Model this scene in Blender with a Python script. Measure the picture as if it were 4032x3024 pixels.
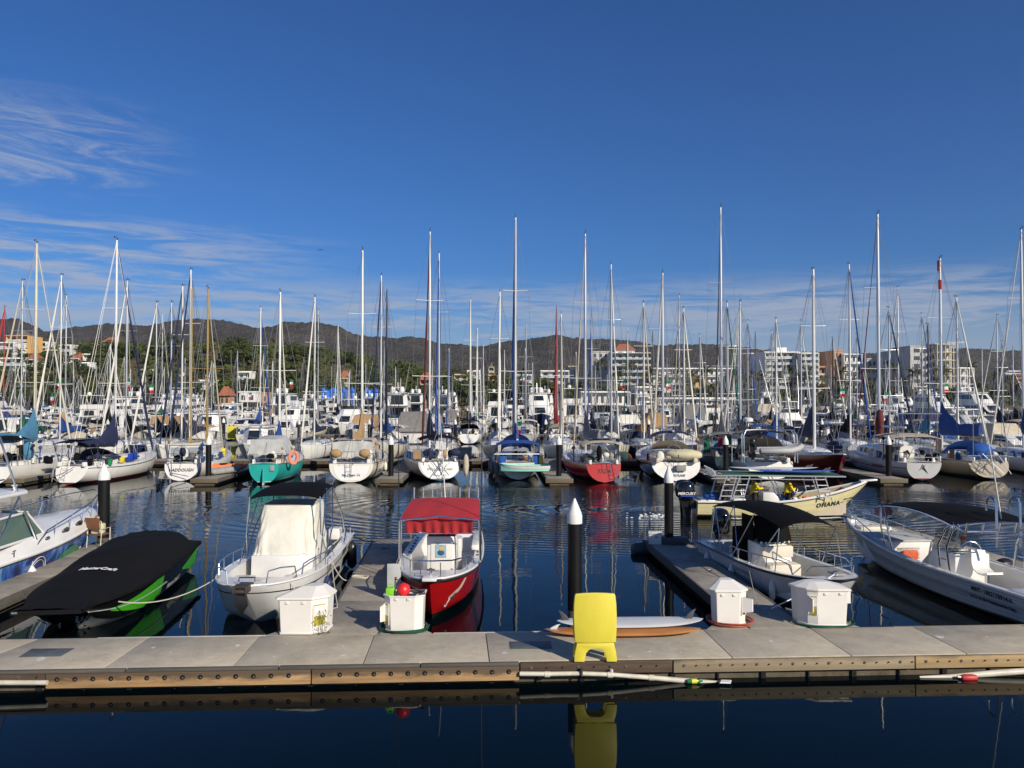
import bpy, bmesh, math, random
from math import sin, cos, pi, radians, sqrt, atan2
from mathutils import Vector, Matrix, noise as mnoise

sc = bpy.context.scene
for o in list(bpy.data.objects): bpy.data.objects.remove(o)
col = sc.collection
R = random.Random(7)

# ---------------- camera ----------------
F = 3000.0; PITCH = math.atan(53/F); CZ = 5.4
cd = bpy.data.cameras.new('camera'); cam = bpy.data.objects.new('camera', cd); col.objects.link(cam)
cam.location = (0, 0, CZ); cam.rotation_euler = (pi/2+PITCH, 0, 0)
cd.sensor_width = 36; cd.lens = 36*F/4032; cd.clip_start = .1; cd.clip_end = 20000
sc.camera = cam
# ---------------- light and sky ----------------
SUN_EL = radians(27); SUN_DIR = Vector((.66, -.75, 0)).normalized()
w = bpy.data.worlds.new("World"); sc.world = w; w.use_nodes = True
nt = w.node_tree; N = nt.nodes; Lk = nt.links; N.clear()
def wn(t, **k):
    n = N.new(t)
    for a, b in k.items(): setattr(n, a, b)
    return n
def wmath(op, a, b=None, c=None, clamp=False):
    n = wn('ShaderNodeMath', operation=op); n.use_clamp = clamp
    for i, x in enumerate((a, b, c)):
        if x is None: continue
        if isinstance(x, (int, float)): n.inputs[i].default_value = x
        else: Lk.new(x, n.inputs[i])
    return n.outputs[0]
def wstep(x, a, b):
    n = wn('ShaderNodeMapRange', interpolation_type='SMOOTHSTEP'); Lk.new(x, n.inputs[0])
    n.inputs[1].default_value = a; n.inputs[2].default_value = b
    return n.outputs[0]
sky = wn('ShaderNodeTexSky', sky_type='NISHITA'); sky.sun_disc = False
sky.sun_elevation = SUN_EL; sky.sun_rotation = atan2(SUN_DIR.x, SUN_DIR.y)
sky.altitude = 0; sky.air_density = 1.0; sky.dust_density = .4; sky.ozone_density = 2.2
tc = wn('ShaderNodeTexCoord'); sep = wn('ShaderNodeSeparateXYZ'); Lk.new(tc.outputs['Generated'], sep.inputs[0])
dx, dy, dz = sep.outputs
def wnoise(sx, sz, scale, det=6, rough=.6, ox=0, dist=0.0):
    cb = wn('ShaderNodeCombineXYZ')
    sk = wmath('ADD', wmath('MULTIPLY', dx, sx), wmath('MULTIPLY', dz, 1.2))
    Lk.new(wmath('ADD', sk, ox), cb.inputs[0]); Lk.new(wmath('MULTIPLY', dz, sz), cb.inputs[2]); Lk.new(wmath('MULTIPLY', dy, sx), cb.inputs[1])
    n = wn('ShaderNodeTexNoise'); Lk.new(cb.outputs[0], n.inputs['Vector'])
    n.inputs['Scale'].default_value = scale; n.inputs['Detail'].default_value = det; n.inputs['Roughness'].default_value = rough
    n.inputs['Distortion'].default_value = dist
    return n.outputs['Fac']
def band(x, a, b, c, d): return wmath('MULTIPLY', wstep(x, a, b), wstep(x, d, c))
fine = wnoise(1.6, 16, 5.0, 9, .66, 3.1, .5)
big = wnoise(1.0, 6, 2.2, 4, .5, 9.3)
# high streaks at the left
c1 = wmath('MULTIPLY', wmath('MULTIPLY', wstep(wnoise(1.0, 6.5, 4.6, 10, .70, 2.9, 2.0), .44, .74), band(dz, .215, .25, .285, .345)), wstep(dx, -.34, -.50))
c2 = wmath('MULTIPLY', wmath('MULTIPLY', wstep(fine, .40, .62), band(dz, .10, .14, .185, .215)), wstep(dx, -.16, -.46))
c3 = wmath('MULTIPLY', wmath('MULTIPLY', wstep(wmath('ADD', fine, wmath('MULTIPLY', big, .5)), .58, .86), band(dz, .055, .085, .115, .165)), .85)
c4 = wmath('MULTIPLY', wstep(dz, .14, .04), .85)
cl = wmath('MAXIMUM', wmath('MAXIMUM', wmath('MULTIPLY', c1, .75), wmath('MULTIPLY', c2, .75)), wmath('MAXIMUM', wmath('MULTIPLY', c3, .85), wmath('MULTIPLY', c4, wmath('ADD', wmath('MULTIPLY', big, .9), .22))), clamp=True)
tint = wn('ShaderNodeMix', data_type='RGBA', blend_type='MULTIPLY'); tint.inputs[0].default_value = 1
Lk.new(sky.outputs[0], tint.inputs[6]); tint.inputs[7].default_value = (.345, .765, 1.40, 1)
mx = wn('ShaderNodeMix', data_type='RGBA'); Lk.new(cl, mx.inputs[0]); Lk.new(tint.outputs[2], mx.inputs[6]); mx.inputs[7].default_value = (6.6, 7.2, 8.6, 1)
bg = wn('ShaderNodeBackground'); bg.inputs[1].default_value = .062; Lk.new(mx.outputs[2], bg.inputs[0])
wo = wn('ShaderNodeOutputWorld'); Lk.new(bg.outputs[0], wo.inputs[0])
sl = bpy.data.lights.new('sun', 'SUN'); sl.energy = 5.0; sl.angle = radians(.53); sl.color = (1, .90, .74)
so = bpy.data.objects.new('sun', sl); col.objects.link(so)
sv = Vector((SUN_DIR.x*cos(SUN_EL), SUN_DIR.y*cos(SUN_EL), sin(SUN_EL)))
so.rotation_euler = sv.to_track_quat('Z', 'Y').to_euler(); so.location = (40, -40, 60)
vs = sc.view_settings; vs.view_transform = 'Standard'; vs.look = 'None'; vs.exposure = .06; vs.gamma = 1
sc.render.engine = 'CYCLES'
sc.cycles.max_bounces = 6; sc.cycles.transparent_max_bounces = 8

# ---------------- helpers ----------------
def G(px, py, z=0.0):
    """point where the sight line through a photo pixel meets the height z"""
    x = (px-2016)/F; zc = -(py-1512)/F
    dyy = cos(PITCH)-zc*sin(PITCH); dzz = sin(PITCH)+zc*cos(PITCH)
    t = (z-CZ)/dzz
    return Vector((x*t, dyy*t, z))
def A(px, py, D):
    x = (px-2016)/F; zc = -(py-1512)/F
    dyy = cos(PITCH)-zc*sin(PITCH); dzz = sin(PITCH)+zc*cos(PITCH)
    t = D/dyy
    return Vector((x*t, D, CZ+dzz*t))
def sm(x, a, b):
    x = max(0, min(1, (x-a)/(b-a))); return x*x*(3-2*x)
def lerp(a, b, t): return a+(b-a)*t
def interp(tab, x):
    if x <= tab[0][0]: return tab[0][1]
    for (a, b), (c, d) in zip(tab, tab[1:]):
        if x <= c: return b+(d-b)*(x-a)/(c-a)
    return tab[-1][1]

MATS = {}
def mat(name, c, rough=.5, metal=0., var=.12, vs_=3., bump=0., bs=30., spec=.5, coat=0., grime=0., nr=.62, trans=0., alpha=1., streak=False):
    if name in MATS: return MATS[name]
    m = bpy.data.materials.new(name); m.use_nodes = True
    t = m.node_tree; b = t.nodes['Principled BSDF']
    b.inputs['Roughness'].default_value = rough; b.inputs['Metallic'].default_value = metal
    b.inputs['Specular IOR Level'].default_value = spec; b.inputs['Coat Weight'].default_value = coat
    if trans: b.inputs['Transmission Weight'].default_value = trans
    if alpha < 1: b.inputs['Alpha'].default_value = alpha
    c4 = (*c, 1)
    tcn = t.nodes.new('ShaderNodeTexCoord')
    vec = tcn.outputs['Object']
    if streak:
        mp = t.nodes.new('ShaderNodeMapping'); mp.inputs['Scale'].default_value = streak if isinstance(streak, tuple) else (1, 1, .15)
        t.links.new(vec, mp.inputs[0]); vec = mp.outputs[0]
    if var:
        n = t.nodes.new('ShaderNodeTexNoise'); n.inputs['Scale'].default_value = vs_; n.inputs['Detail'].default_value = 8; n.inputs['Roughness'].default_value = nr
        t.links.new(vec, n.inputs['Vector'])
        r = t.nodes.new('ShaderNodeMapRange'); r.inputs[1].default_value = .3; r.inputs[2].default_value = .7; r.inputs[3].default_value = 1-var; r.inputs[4].default_value = 1+var*.6
        t.links.new(n.outputs['Fac'], r.inputs[0])
        mx = t.nodes.new('ShaderNodeMix'); mx.data_type = 'RGBA'; mx.blend_type = 'MULTIPLY'; mx.inputs[0].default_value = 1
        mx.inputs[6].default_value = c4; t.links.new(r.outputs[0], mx.inputs[7])
        out = mx.outputs[2]
        if grime:
            g = t.nodes.new('ShaderNodeTexNoise'); g.inputs['Scale'].default_value = vs_*.37+.3; g.inputs['Detail'].default_value = 8; g.inputs['Roughness'].default_value = .7
            t.links.new(vec, g.inputs['Vector'])
            gr = t.nodes.new('ShaderNodeMapRange'); gr.inputs[1].default_value = .5; gr.inputs[2].default_value = .68; gr.inputs[4].default_value = grime
            t.links.new(g.outputs['Fac'], gr.inputs[0])
            m2 = t.nodes.new('ShaderNodeMix'); m2.data_type = 'RGBA'; t.links.new(gr.outputs[0], m2.inputs[0]); t.links.new(out, m2.inputs[6])
            m2.inputs[7].default_value = (c[0]*.35+.02, c[1]*.33+.015, c[2]*.28+.01, 1); out = m2.outputs[2]
        t.links.new(out, b.inputs['Base Color'])
    else: b.inputs['Base Color'].default_value = c4
    if bump:
        n2 = t.nodes.new('ShaderNodeTexNoise'); n2.inputs['Scale'].default_value = bs; n2.inputs['Detail'].default_value = 5
        t.links.new(vec, n2.inputs['Vector'])
        bp = t.nodes.new('ShaderNodeBump'); bp.inputs['Distance'].default_value = bump; bp.inputs['Strength'].default_value = .8
        t.links.new(n2.outputs['Fac'], bp.inputs['Height']); t.links.new(bp.outputs[0], b.inputs['Normal'])
    MATS[name] = m; return m

def hullmat(name, top, boot=None, bottom=(.02, .02, .025), bz=.04, bh=.09, stripes=(), rough=.28, ribs=0):
    """painted hull: bottom paint below bz, boot stripe above it, sheer stripes [(v0, v1, colour)] along the UV's height"""
    if name in MATS: return MATS[name]
    m = bpy.data.materials.new(name); m.use_nodes = True; t = m.node_tree; b = t.nodes['Principled BSDF']
    b.inputs['Roughness'].default_value = rough; b.inputs['Coat Weight'].default_value = .25
    tcn = t.nodes.new('ShaderNodeTexCoord'); sp = t.nodes.new('ShaderNodeSeparateXYZ'); t.links.new(tcn.outputs['Object'], sp.inputs[0])
    uv = t.nodes.new('ShaderNodeSeparateXYZ'); t.links.new(tcn.outputs['UV'], uv.inputs[0])
    def mth(op, a, bb):
        n = t.nodes.new('ShaderNodeMath'); n.operation = op
        for i, x in enumerate((a, bb)):
            if isinstance(x, (int, float)): n.inputs[i].default_value = x
            else: t.links.new(x, n.inputs[i])
        return n.outputs[0]
    def mixc(f, a, c):
        n = t.nodes.new('ShaderNodeMix'); n.data_type = 'RGBA'; t.links.new(f, n.inputs[0])
        if isinstance(a, tuple): n.inputs[6].default_value = (*a, 1)
        else: t.links.new(a, n.inputs[6])
        n.inputs[7].default_value = (*c, 1); return n.outputs[2]
    ns = t.nodes.new('ShaderNodeTexNoise'); mp = t.nodes.new('ShaderNodeMapping'); mp.inputs['Scale'].default_value = (1.2, 1.2, .35)
    t.links.new(tcn.outputs['Object'], mp.inputs[0]); t.links.new(mp.outputs[0], ns.inputs['Vector']); ns.inputs['Scale'].default_value = 2.2; ns.inputs['Detail'].default_value = 7
    rr = t.nodes.new('ShaderNodeMapRange'); rr.inputs[1].default_value = .45; rr.inputs[2].default_value = .75; rr.inputs[4].default_value = .5
    t.links.new(ns.outputs['Fac'], rr.inputs[0])
    cc = mixc(rr.outputs[0], top, tuple(x*.78 for x in top))
    for v0, v1, sc_ in stripes: cc = mixc(mth('MULTIPLY', mth('GREATER_THAN', uv.outputs[1], v0), mth('LESS_THAN', uv.outputs[1], v1)), cc, sc_)
    if boot: cc = mixc(mth('LESS_THAN', sp.outputs[2], bz+bh), cc, boot)
    cc = mixc(mth('LESS_THAN', sp.outputs[2], bz), cc, bottom)
    t.links.new(cc, b.inputs['Base Color'])
    if ribs:
        wv = mth('SINE', mth('MULTIPLY', uv.outputs[1], ribs*2*pi), 0)
        bp = t.nodes.new('ShaderNodeBump'); bp.inputs['Distance'].default_value = .012; t.links.new(wv, bp.inputs['Height']); t.links.new(bp.outputs[0], b.inputs['Normal'])
    MATS[name] = m; return m

CACHE = {}
class MB:
    def __init__(s): s.v = []; s.f = []; s.uv = []
    def add(s, vs, fs, uv=None):
        n = len(s.v); s.v += [tuple(p) for p in vs]; s.f += [tuple(i+n for i in f) for f in fs]
        s.uv += uv if uv else [(0, 0)]*len(vs); return s
    def box(s, c, d, rz=0, rx=0, ry=0):
        M = Matrix.Rotation(rz, 3, 'Z') @ Matrix.Rotation(ry, 3, 'Y') @ Matrix.Rotation(rx, 3, 'X'); c = Vector(c)
        vs = [c+M @ Vector((a*d[0]/2, b*d[1]/2, e*d[2]/2)) for a in (-1, 1) for b in (-1, 1) for e in (-1, 1)]
        return s.add(vs, [(0, 1, 3, 2), (4, 6, 7, 5), (0, 4, 5, 1), (2, 3, 7, 6), (0, 2, 6, 4), (1, 5, 7, 3)])
    def tube(s, pts, r=.02, n=6, caps=True, closed=False):
        pts = [Vector(p) for p in pts]; k = len(pts); rs = r if isinstance(r, (list, tuple)) else [r]*k; vs = []; prev = None
        for i, p in enumerate(pts):
            if closed: d = pts[(i+1) % k]-pts[i-1]
            else: d = (pts[min(i+1, k-1)]-pts[max(i-1, 0)])
            if d.length < 1e-9: d = Vector((0, 0, 1))
            d.normalize()
            if prev is None:
                u = d.orthogonal().normalized()
            else:
                u = prev-d*prev.dot(d)
                u = u.normalized() if u.length > 1e-6 else d.orthogonal().normalized()
            prev = u; w_ = d.cross(u)
            for j in range(n):
                a = 2*pi*j/n; vs.append(p+(u*cos(a)+w_*sin(a))*rs[i])
        fs = []
        for i in range(k if closed else k-1):
            i2 = (i+1) % k
            for j in range(n): fs.append((i*n+j, i*n+(j+1) % n, i2*n+(j+1) % n, i2*n+j))
        if caps and not closed: fs += [tuple(range(n))[::-1], tuple(range((k-1)*n, k*n))]
        return s.add(vs, fs)
    def cyl(s, p0, p1, r0, r1=None, n=12): return s.tube([p0, p1], [r0, r0 if r1 is None else r1], n)
    def lathe(s, c, prof, n=16, ax=2):
        vs = []; c = Vector(c)
        for r, z in prof:
            for j in range(n):
                a = 2*pi*j/n; q = (r*cos(a), r*sin(a), z)
                if ax == 0: q = (q[2], q[0], q[1])
                if ax == 1: q = (q[0], q[2], q[1])
                vs.append(c+Vector(q))
        fs = [(i*n+j, i*n+(j+1) % n, (i+1)*n+(j+1) % n, (i+1)*n+j) for i in range(len(prof)-1) for j in range(n)]
        fs += [tuple(range(n))[::-1], tuple(range((len(prof)-1)*n, len(prof)*n))]
        return s.add(vs, fs)
    def ball(s, c, r, nu=14, nv=9, sc_=(1, 1, 1)):
        prof = [(max(1e-4, sin(pi*i/nv)), -cos(pi*i/nv)) for i in range(nv+1)]
        n0 = len(s.v); s.lathe((0, 0, 0), prof, nu)
        for i in range(n0, len(s.v)):
            p = s.v[i]; s.v[i] = (c[0]+p[0]*r*sc_[0], c[1]+p[1]*r*sc_[1], c[2]+p[2]*r*sc_[2])
        return s
    def loft(s, rings, closed=True, cap=True, uvf=None):
        n = len(rings[0]); vs = [p for r in rings for p in r]; fs = []
        for i in range(len(rings)-1):
            for j in range(n if closed else n-1): fs.append((i*n+j, i*n+(j+1) % n, (i+1)*n+(j+1) % n, (i+1)*n+j))
        if cap and closed: fs += [tuple(range(n))[::-1], tuple(range((len(rings)-1)*n, len(rings)*n))]
        uv = [(i/(len(rings)-1), j/max(1, n-1)) for i in range(len(rings)) for j in range(n)]
        return s.add(vs, fs, uv)
    def grid(s, fn, nu, nv, thick=0.0):
        vs = [fn(i/nu, j/nv) for i in range(nu+1) for j in range(nv+1)]
        fs = [(i*(nv+1)+j, (i+1)*(nv+1)+j, (i+1)*(nv+1)+j+1, i*(nv+1)+j+1) for i in range(nu) for j in range(nv)]
        uv = [(i/nu, j/nv) for i in range(nu+1) for j in range(nv+1)]
        s.add(vs, fs, uv)
        if thick:
            k = len(vs); vs2 = [Vector(p)-Vector((0, 0, thick)) for p in vs]; n0 = len(s.v)
            s.add(vs2, [f[::-1] for f in fs], uv)
            W = nv+1
            bd = [j for j in range(nv)]+[i*W+nv for i in range(nu)]+[nu*W+nv-j for j in range(nv)]+[(nu-i)*W for i in range(nu)]
            a0 = n0-k
            for a, b in zip(bd, bd[1:]+bd[:1]): s.f.append((a0+a, n0+a, n0+b, a0+b))
        return s
    def prism(s, poly, z0, z1):
        n = len(poly); vs = [(p[0], p[1], z0) for p in poly]+[(p[0], p[1], z1) for p in poly]
        return s.add(vs, [tuple(range(n))[::-1], tuple(range(n, 2*n))]+[(i, (i+1) % n, n+(i+1) % n, n+i) for i in range(n)])
    def extr(s, pts, d):
        """planar outline extruded by vector d"""
        n = len(pts); d = Vector(d); pts = [Vector(p) for p in pts]
        return s.add(pts+[p+d for p in pts], [tuple(range(n))[::-1], tuple(range(n, 2*n))]+[(i, (i+1) % n, n+(i+1) % n, n+i) for i in range(n)])
    def mesh(s, name, m, smooth=40, bevel=0):
        me = bpy.data.meshes.new(name); me.from_pydata(s.v, [], s.f)
        uvl = me.uv_layers.new(name='UVMap')
        for l in me.loops: uvl.data[l.index].uv = s.uv[l.vertex_index]
        bm = bmesh.new(); bm.from_mesh(me); bmesh.ops.recalc_face_normals(bm, faces=bm.faces)
        if bevel: bmesh.ops.bevel(bm, geom=[e for e in bm.edges if len(e.link_faces) == 2 and e.calc_face_angle(0) > .5], offset=bevel, segments=2, profile=.5, affect='EDGES', clamp_overlap=True)
        bm.to_mesh(me); bm.free()
        if smooth:
            me.polygons.foreach_set('use_smooth', [True]*len(me.polygons)); me.set_sharp_from_angle(angle=radians(smooth))
        me.materials.append(m); return me
    def build(s, name, m, parent=None, smooth=40, bevel=0, loc=None, rz=0):
        o = bpy.data.objects.new(name, s.mesh(name, m, smooth, bevel)); col.objects.link(o)
        if parent: o.parent = parent
        if loc is not None: o.location = loc
        if rz: o.rotation_euler[2] = rz
        return o
def inst(name, me, parent=None, loc=None, rz=0, scale=None):
    o = bpy.data.objects.new(name, me); col.objects.link(o)
    if parent: o.parent = parent
    if loc is not None: o.location = loc
    if rz: o.rotation_euler[2] = rz
    if scale: o.scale = scale
    return o
def cached(key, fn):
    if key not in CACHE: CACHE[key] = fn()
    return CACHE[key]
def tag(o, label, cat, group=None, kind=None):
    if label: o['label'] = label
    if cat: o['category'] = cat
    if group: o['group'] = group
    if kind: o['kind'] = kind
    return o
def struct(o, label=None, cat=None): o['kind'] = 'structure'; o['label'] = label or o.name.replace('_', ' '); o['category'] = cat or 'setting'; return o
def thing(name, label, cat, loc=(0, 0, 0), rz=0, group=None):
    o = bpy.data.objects.new(name, None); col.objects.link(o); o.location = loc; o.rotation_euler = (0, 0, rz); o.empty_display_size = .2
    return tag(o, label, cat, group)
def copytree(o, parent=None):
    c = o.copy(); col.objects.link(c)
    if parent: c.parent = parent
    for ch in o.children: copytree(ch, c)
    return c
def text_mesh(s, size, fmap, name, m, parent, bold=0., align='CENTER', shear=0., space=1.):
    cu = bpy.data.curves.new('t', 'FONT'); cu.body = s; cu.size = size; cu.align_x = align; cu.resolution_u = 2; cu.offset = bold; cu.shear = shear; cu.space_character = space
    to = bpy.data.objects.new('t', cu); col.objects.link(to)
    bpy.context.view_layer.update()
    me = bpy.data.meshes.new_from_object(to.evaluated_get(bpy.context.evaluated_depsgraph_get()))
    bpy.data.objects.remove(to); bpy.data.curves.remove(cu)
    for v in me.vertices: v.co = fmap(v.co.x, v.co.y)
    me.materials.clear(); me.materials.append(m); me.name = name
    return inst(name, me, parent)
def rope(p0, p1, sag=.15, r=.012, n=10):
    p0 = Vector(p0); p1 = Vector(p1)
    return [p0.lerp(p1, i/n)-Vector((0, 0, sag*4*(i/n)*(1-i/n))) for i in range(n+1)]
LINES = []
def mooring(p0, p1, label, sag=.12, m=None, r=.014, extra=None):
    b = MB().tube(rope(p0, p1, sag), r, 5)
    if extra: b.tube(extra, r, 5)
    return tag(b.build('mooring_line', m or M_rope), label, 'rope', 'mooring lines')
# ---------------- materials ----------------
M_white = mat('white_gelcoat', (.76, .75, .72), .3, var=.10, vs_=1.2, coat=.3, grime=.10)
M_white2 = mat('offwhite_gelcoat', (.70, .69, .65), .4, var=.10, vs_=2, grime=.12)
M_cream = mat('cream_deck', (.62, .58, .48), .5, var=.1)
M_grey = mat('grey_fabric', (.30, .30, .29), .9, var=.2, vs_=2, bump=.004, bs=14)
M_lgrey = mat('light_grey_canvas', (.46, .47, .46), .9, var=.2, vs_=2, bump=.006, bs=9)
M_black = mat('black_canvas', (.006, .006, .0065), .85, spec=.12, var=.25, vs_=5, bump=.006, bs=7)
M_blackp = mat('black_plastic', (.015, .015, .017), .35, var=.1)
M_blackg = mat('black_gloss', (.008, .008, .01), .12, var=0, coat=.6)
M_glass = mat('tinted_glass', (.015, .02, .025), .06, var=0, spec=.8)
M_greenglass = mat('green_glass', (.10, .16, .13), .08, var=0, spec=.8)
M_steel = mat('stainless_tube', (.62, .62, .63), .22, metal=1., var=.05)
M_alu = mat('mast_aluminium', (.66, .67, .68), .38, metal=.55, var=.06, vs_=.8)
M_mastw = mat('mast_white', (.78, .77, .73), .35, var=.05)
M_mastd = mat('mast_dark', (.05, .05, .055), .4, var=.1)
M_mastg = mat('mast_golden', (.36, .24, .06), .4, var=.15)
M_mastc = mat('mast_cream', (.60, .56, .44), .4, var=.1)
M_mastred = mat('mast_red', (.42, .02, .02), .5, var=.15)
M_wire = mat('rigging_wire', (.30, .30, .31), .4, metal=.6, var=0)
M_rope = mat('rope_pale', (.50, .46, .38), .9, var=.25, vs_=60)
M_roped = mat('rope_dark', (.02, .02, .025), .9, var=.1)
M_conc = mat('dock_concrete', (.47, .415, .32), .85, var=.26, vs_=1.6, bump=.004, bs=60, grime=.36, nr=.85)
M_conc2 = mat('finger_concrete', (.31, .28, .235), .9, var=.35, vs_=1.6, bump=.003, bs=40, grime=.5, nr=.8)
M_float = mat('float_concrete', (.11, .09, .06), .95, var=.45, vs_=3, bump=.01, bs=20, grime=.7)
M_woodb = mat('timber_brown', (.46, .28, .13), .75, var=.5, vs_=3.0, bump=.004, bs=20, streak=(.25, 3, 5), grime=.55)
M_woodd = mat('timber_dark', (.085, .055, .038), .85, var=.45, vs_=4, bump=.005, bs=20, streak=(.3, 3, 5), grime=.5)
M_woodg = mat('timber_grey', (.10, .092, .08), .9, var=.4, vs_=4, bump=.004, bs=20, streak=(.3, 3, 5), grime=.4)
M_woody = mat('timber_yellow', (.42, .29, .14), .7, var=.35, vs_=3, bump=.003, bs=20, streak=(.25, 3, 5), grime=.25)
M_woodp = mat('timber_pale', (.30, .235, .15), .75, var=.3, vs_=3, bump=.003, bs=20, streak=(.25, 3, 5), grime=.3)
M_teak = mat('teak_trim', (.22, .11, .05), .6, var=.3, vs_=6, streak=(.3, 2, 2))
M_pile = mat('pile_black', (.006, .006, .0065), .5, spec=.25, var=.3, vs_=4, grime=.0, bump=.002, bs=12)
M_pilecap = mat('pile_cap_white', (.74, .73, .69), .5, var=.08)
M_barn = mat('pile_growth', (.13, .12, .10), .95, var=.5, vs_=9, bump=.02, bs=22)
M_pipe = mat('pipe_white', (.62, .58, .48), .5, var=.2, vs_=3, grime=.35)
M_boxw = mat('dockbox_white', (.74, .71, .66), .45, var=.06, vs_=2.5, grime=.12)
M_yellow = mat('sign_yellow', (.74, .63, .065), .42, var=.10, vs_=2.4, nr=.7, grime=.05, streak=(1, 1, .4))
M_redball = mat('buoy_red', (.70, .025, .03), .35, var=.08)
M_green = mat('lime_green_plastic', (.22, .60, .03), .4, var=.05)
M_orange = mat('orange_plastic', (.85, .20, .06), .5, var=.1)
M_red = mat('red_canvas', (.42, .022, .028), .85, var=.12, vs_=2, bump=.006, bs=6)
M_cov = mat('cream_canvas', (.70, .67, .58), .9, var=.10, vs_=2, bump=.03, bs=5)
CANV = {'navy': mat('canvas_navy', (.012, .018, .06), .85, var=.2, bump=.02, bs=4), 'blue': mat('canvas_blue', (.012, .09, .36), .85, var=.2, bump=.02, bs=4),
        'royal': mat('canvas_royal', (.01, .06, .26), .85, var=.2, bump=.02, bs=4), 'tan': mat('canvas_tan', (.40, .25, .12), .9, var=.2, bump=.02, bs=4),
        'grey': mat('canvas_grey', (.22, .21, .20), .9, var=.2, bump=.02, bs=4), 'black': M_black, 'white': mat('canvas_white', (.66, .64, .58), .9, var=.12, bump=.02, bs=4),
        'steel blue': mat('canvas_steel_blue', (.06, .20, .33), .85, var=.15, bump=.02, bs=4), 'green': mat('canvas_green', (.01, .10, .06), .85, var=.2, bump=.02, bs=4),
        'red': M_red, 'maroon': mat('canvas_maroon', (.12, .02, .02), .9, var=.2, bump=.02, bs=4), 'beige': mat('canvas_beige', (.48, .42, .32), .9, var=.15, bump=.02, bs=4)}
M_rib = mat('grey_rubber', (.40, .40, .40), .55, var=.08)
M_dgrey = mat('dark_rubber', (.06, .06, .065), .6, var=.1)
M_solar = mat('solar_cells', (.02, .03, .06), .15, var=.1, vs_=8, spec=.8)
M_text = mat('lettering_dark', (.03, .03, .04), .5, var=0)
M_textw = mat('lettering_white', (.75, .75, .75), .5, var=0)
M_skin = mat('skin', (.25, .13, .085), .6, var=.08)
M_hair = mat('hair_dark', (.015, .012, .01), .7, var=.2)

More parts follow.
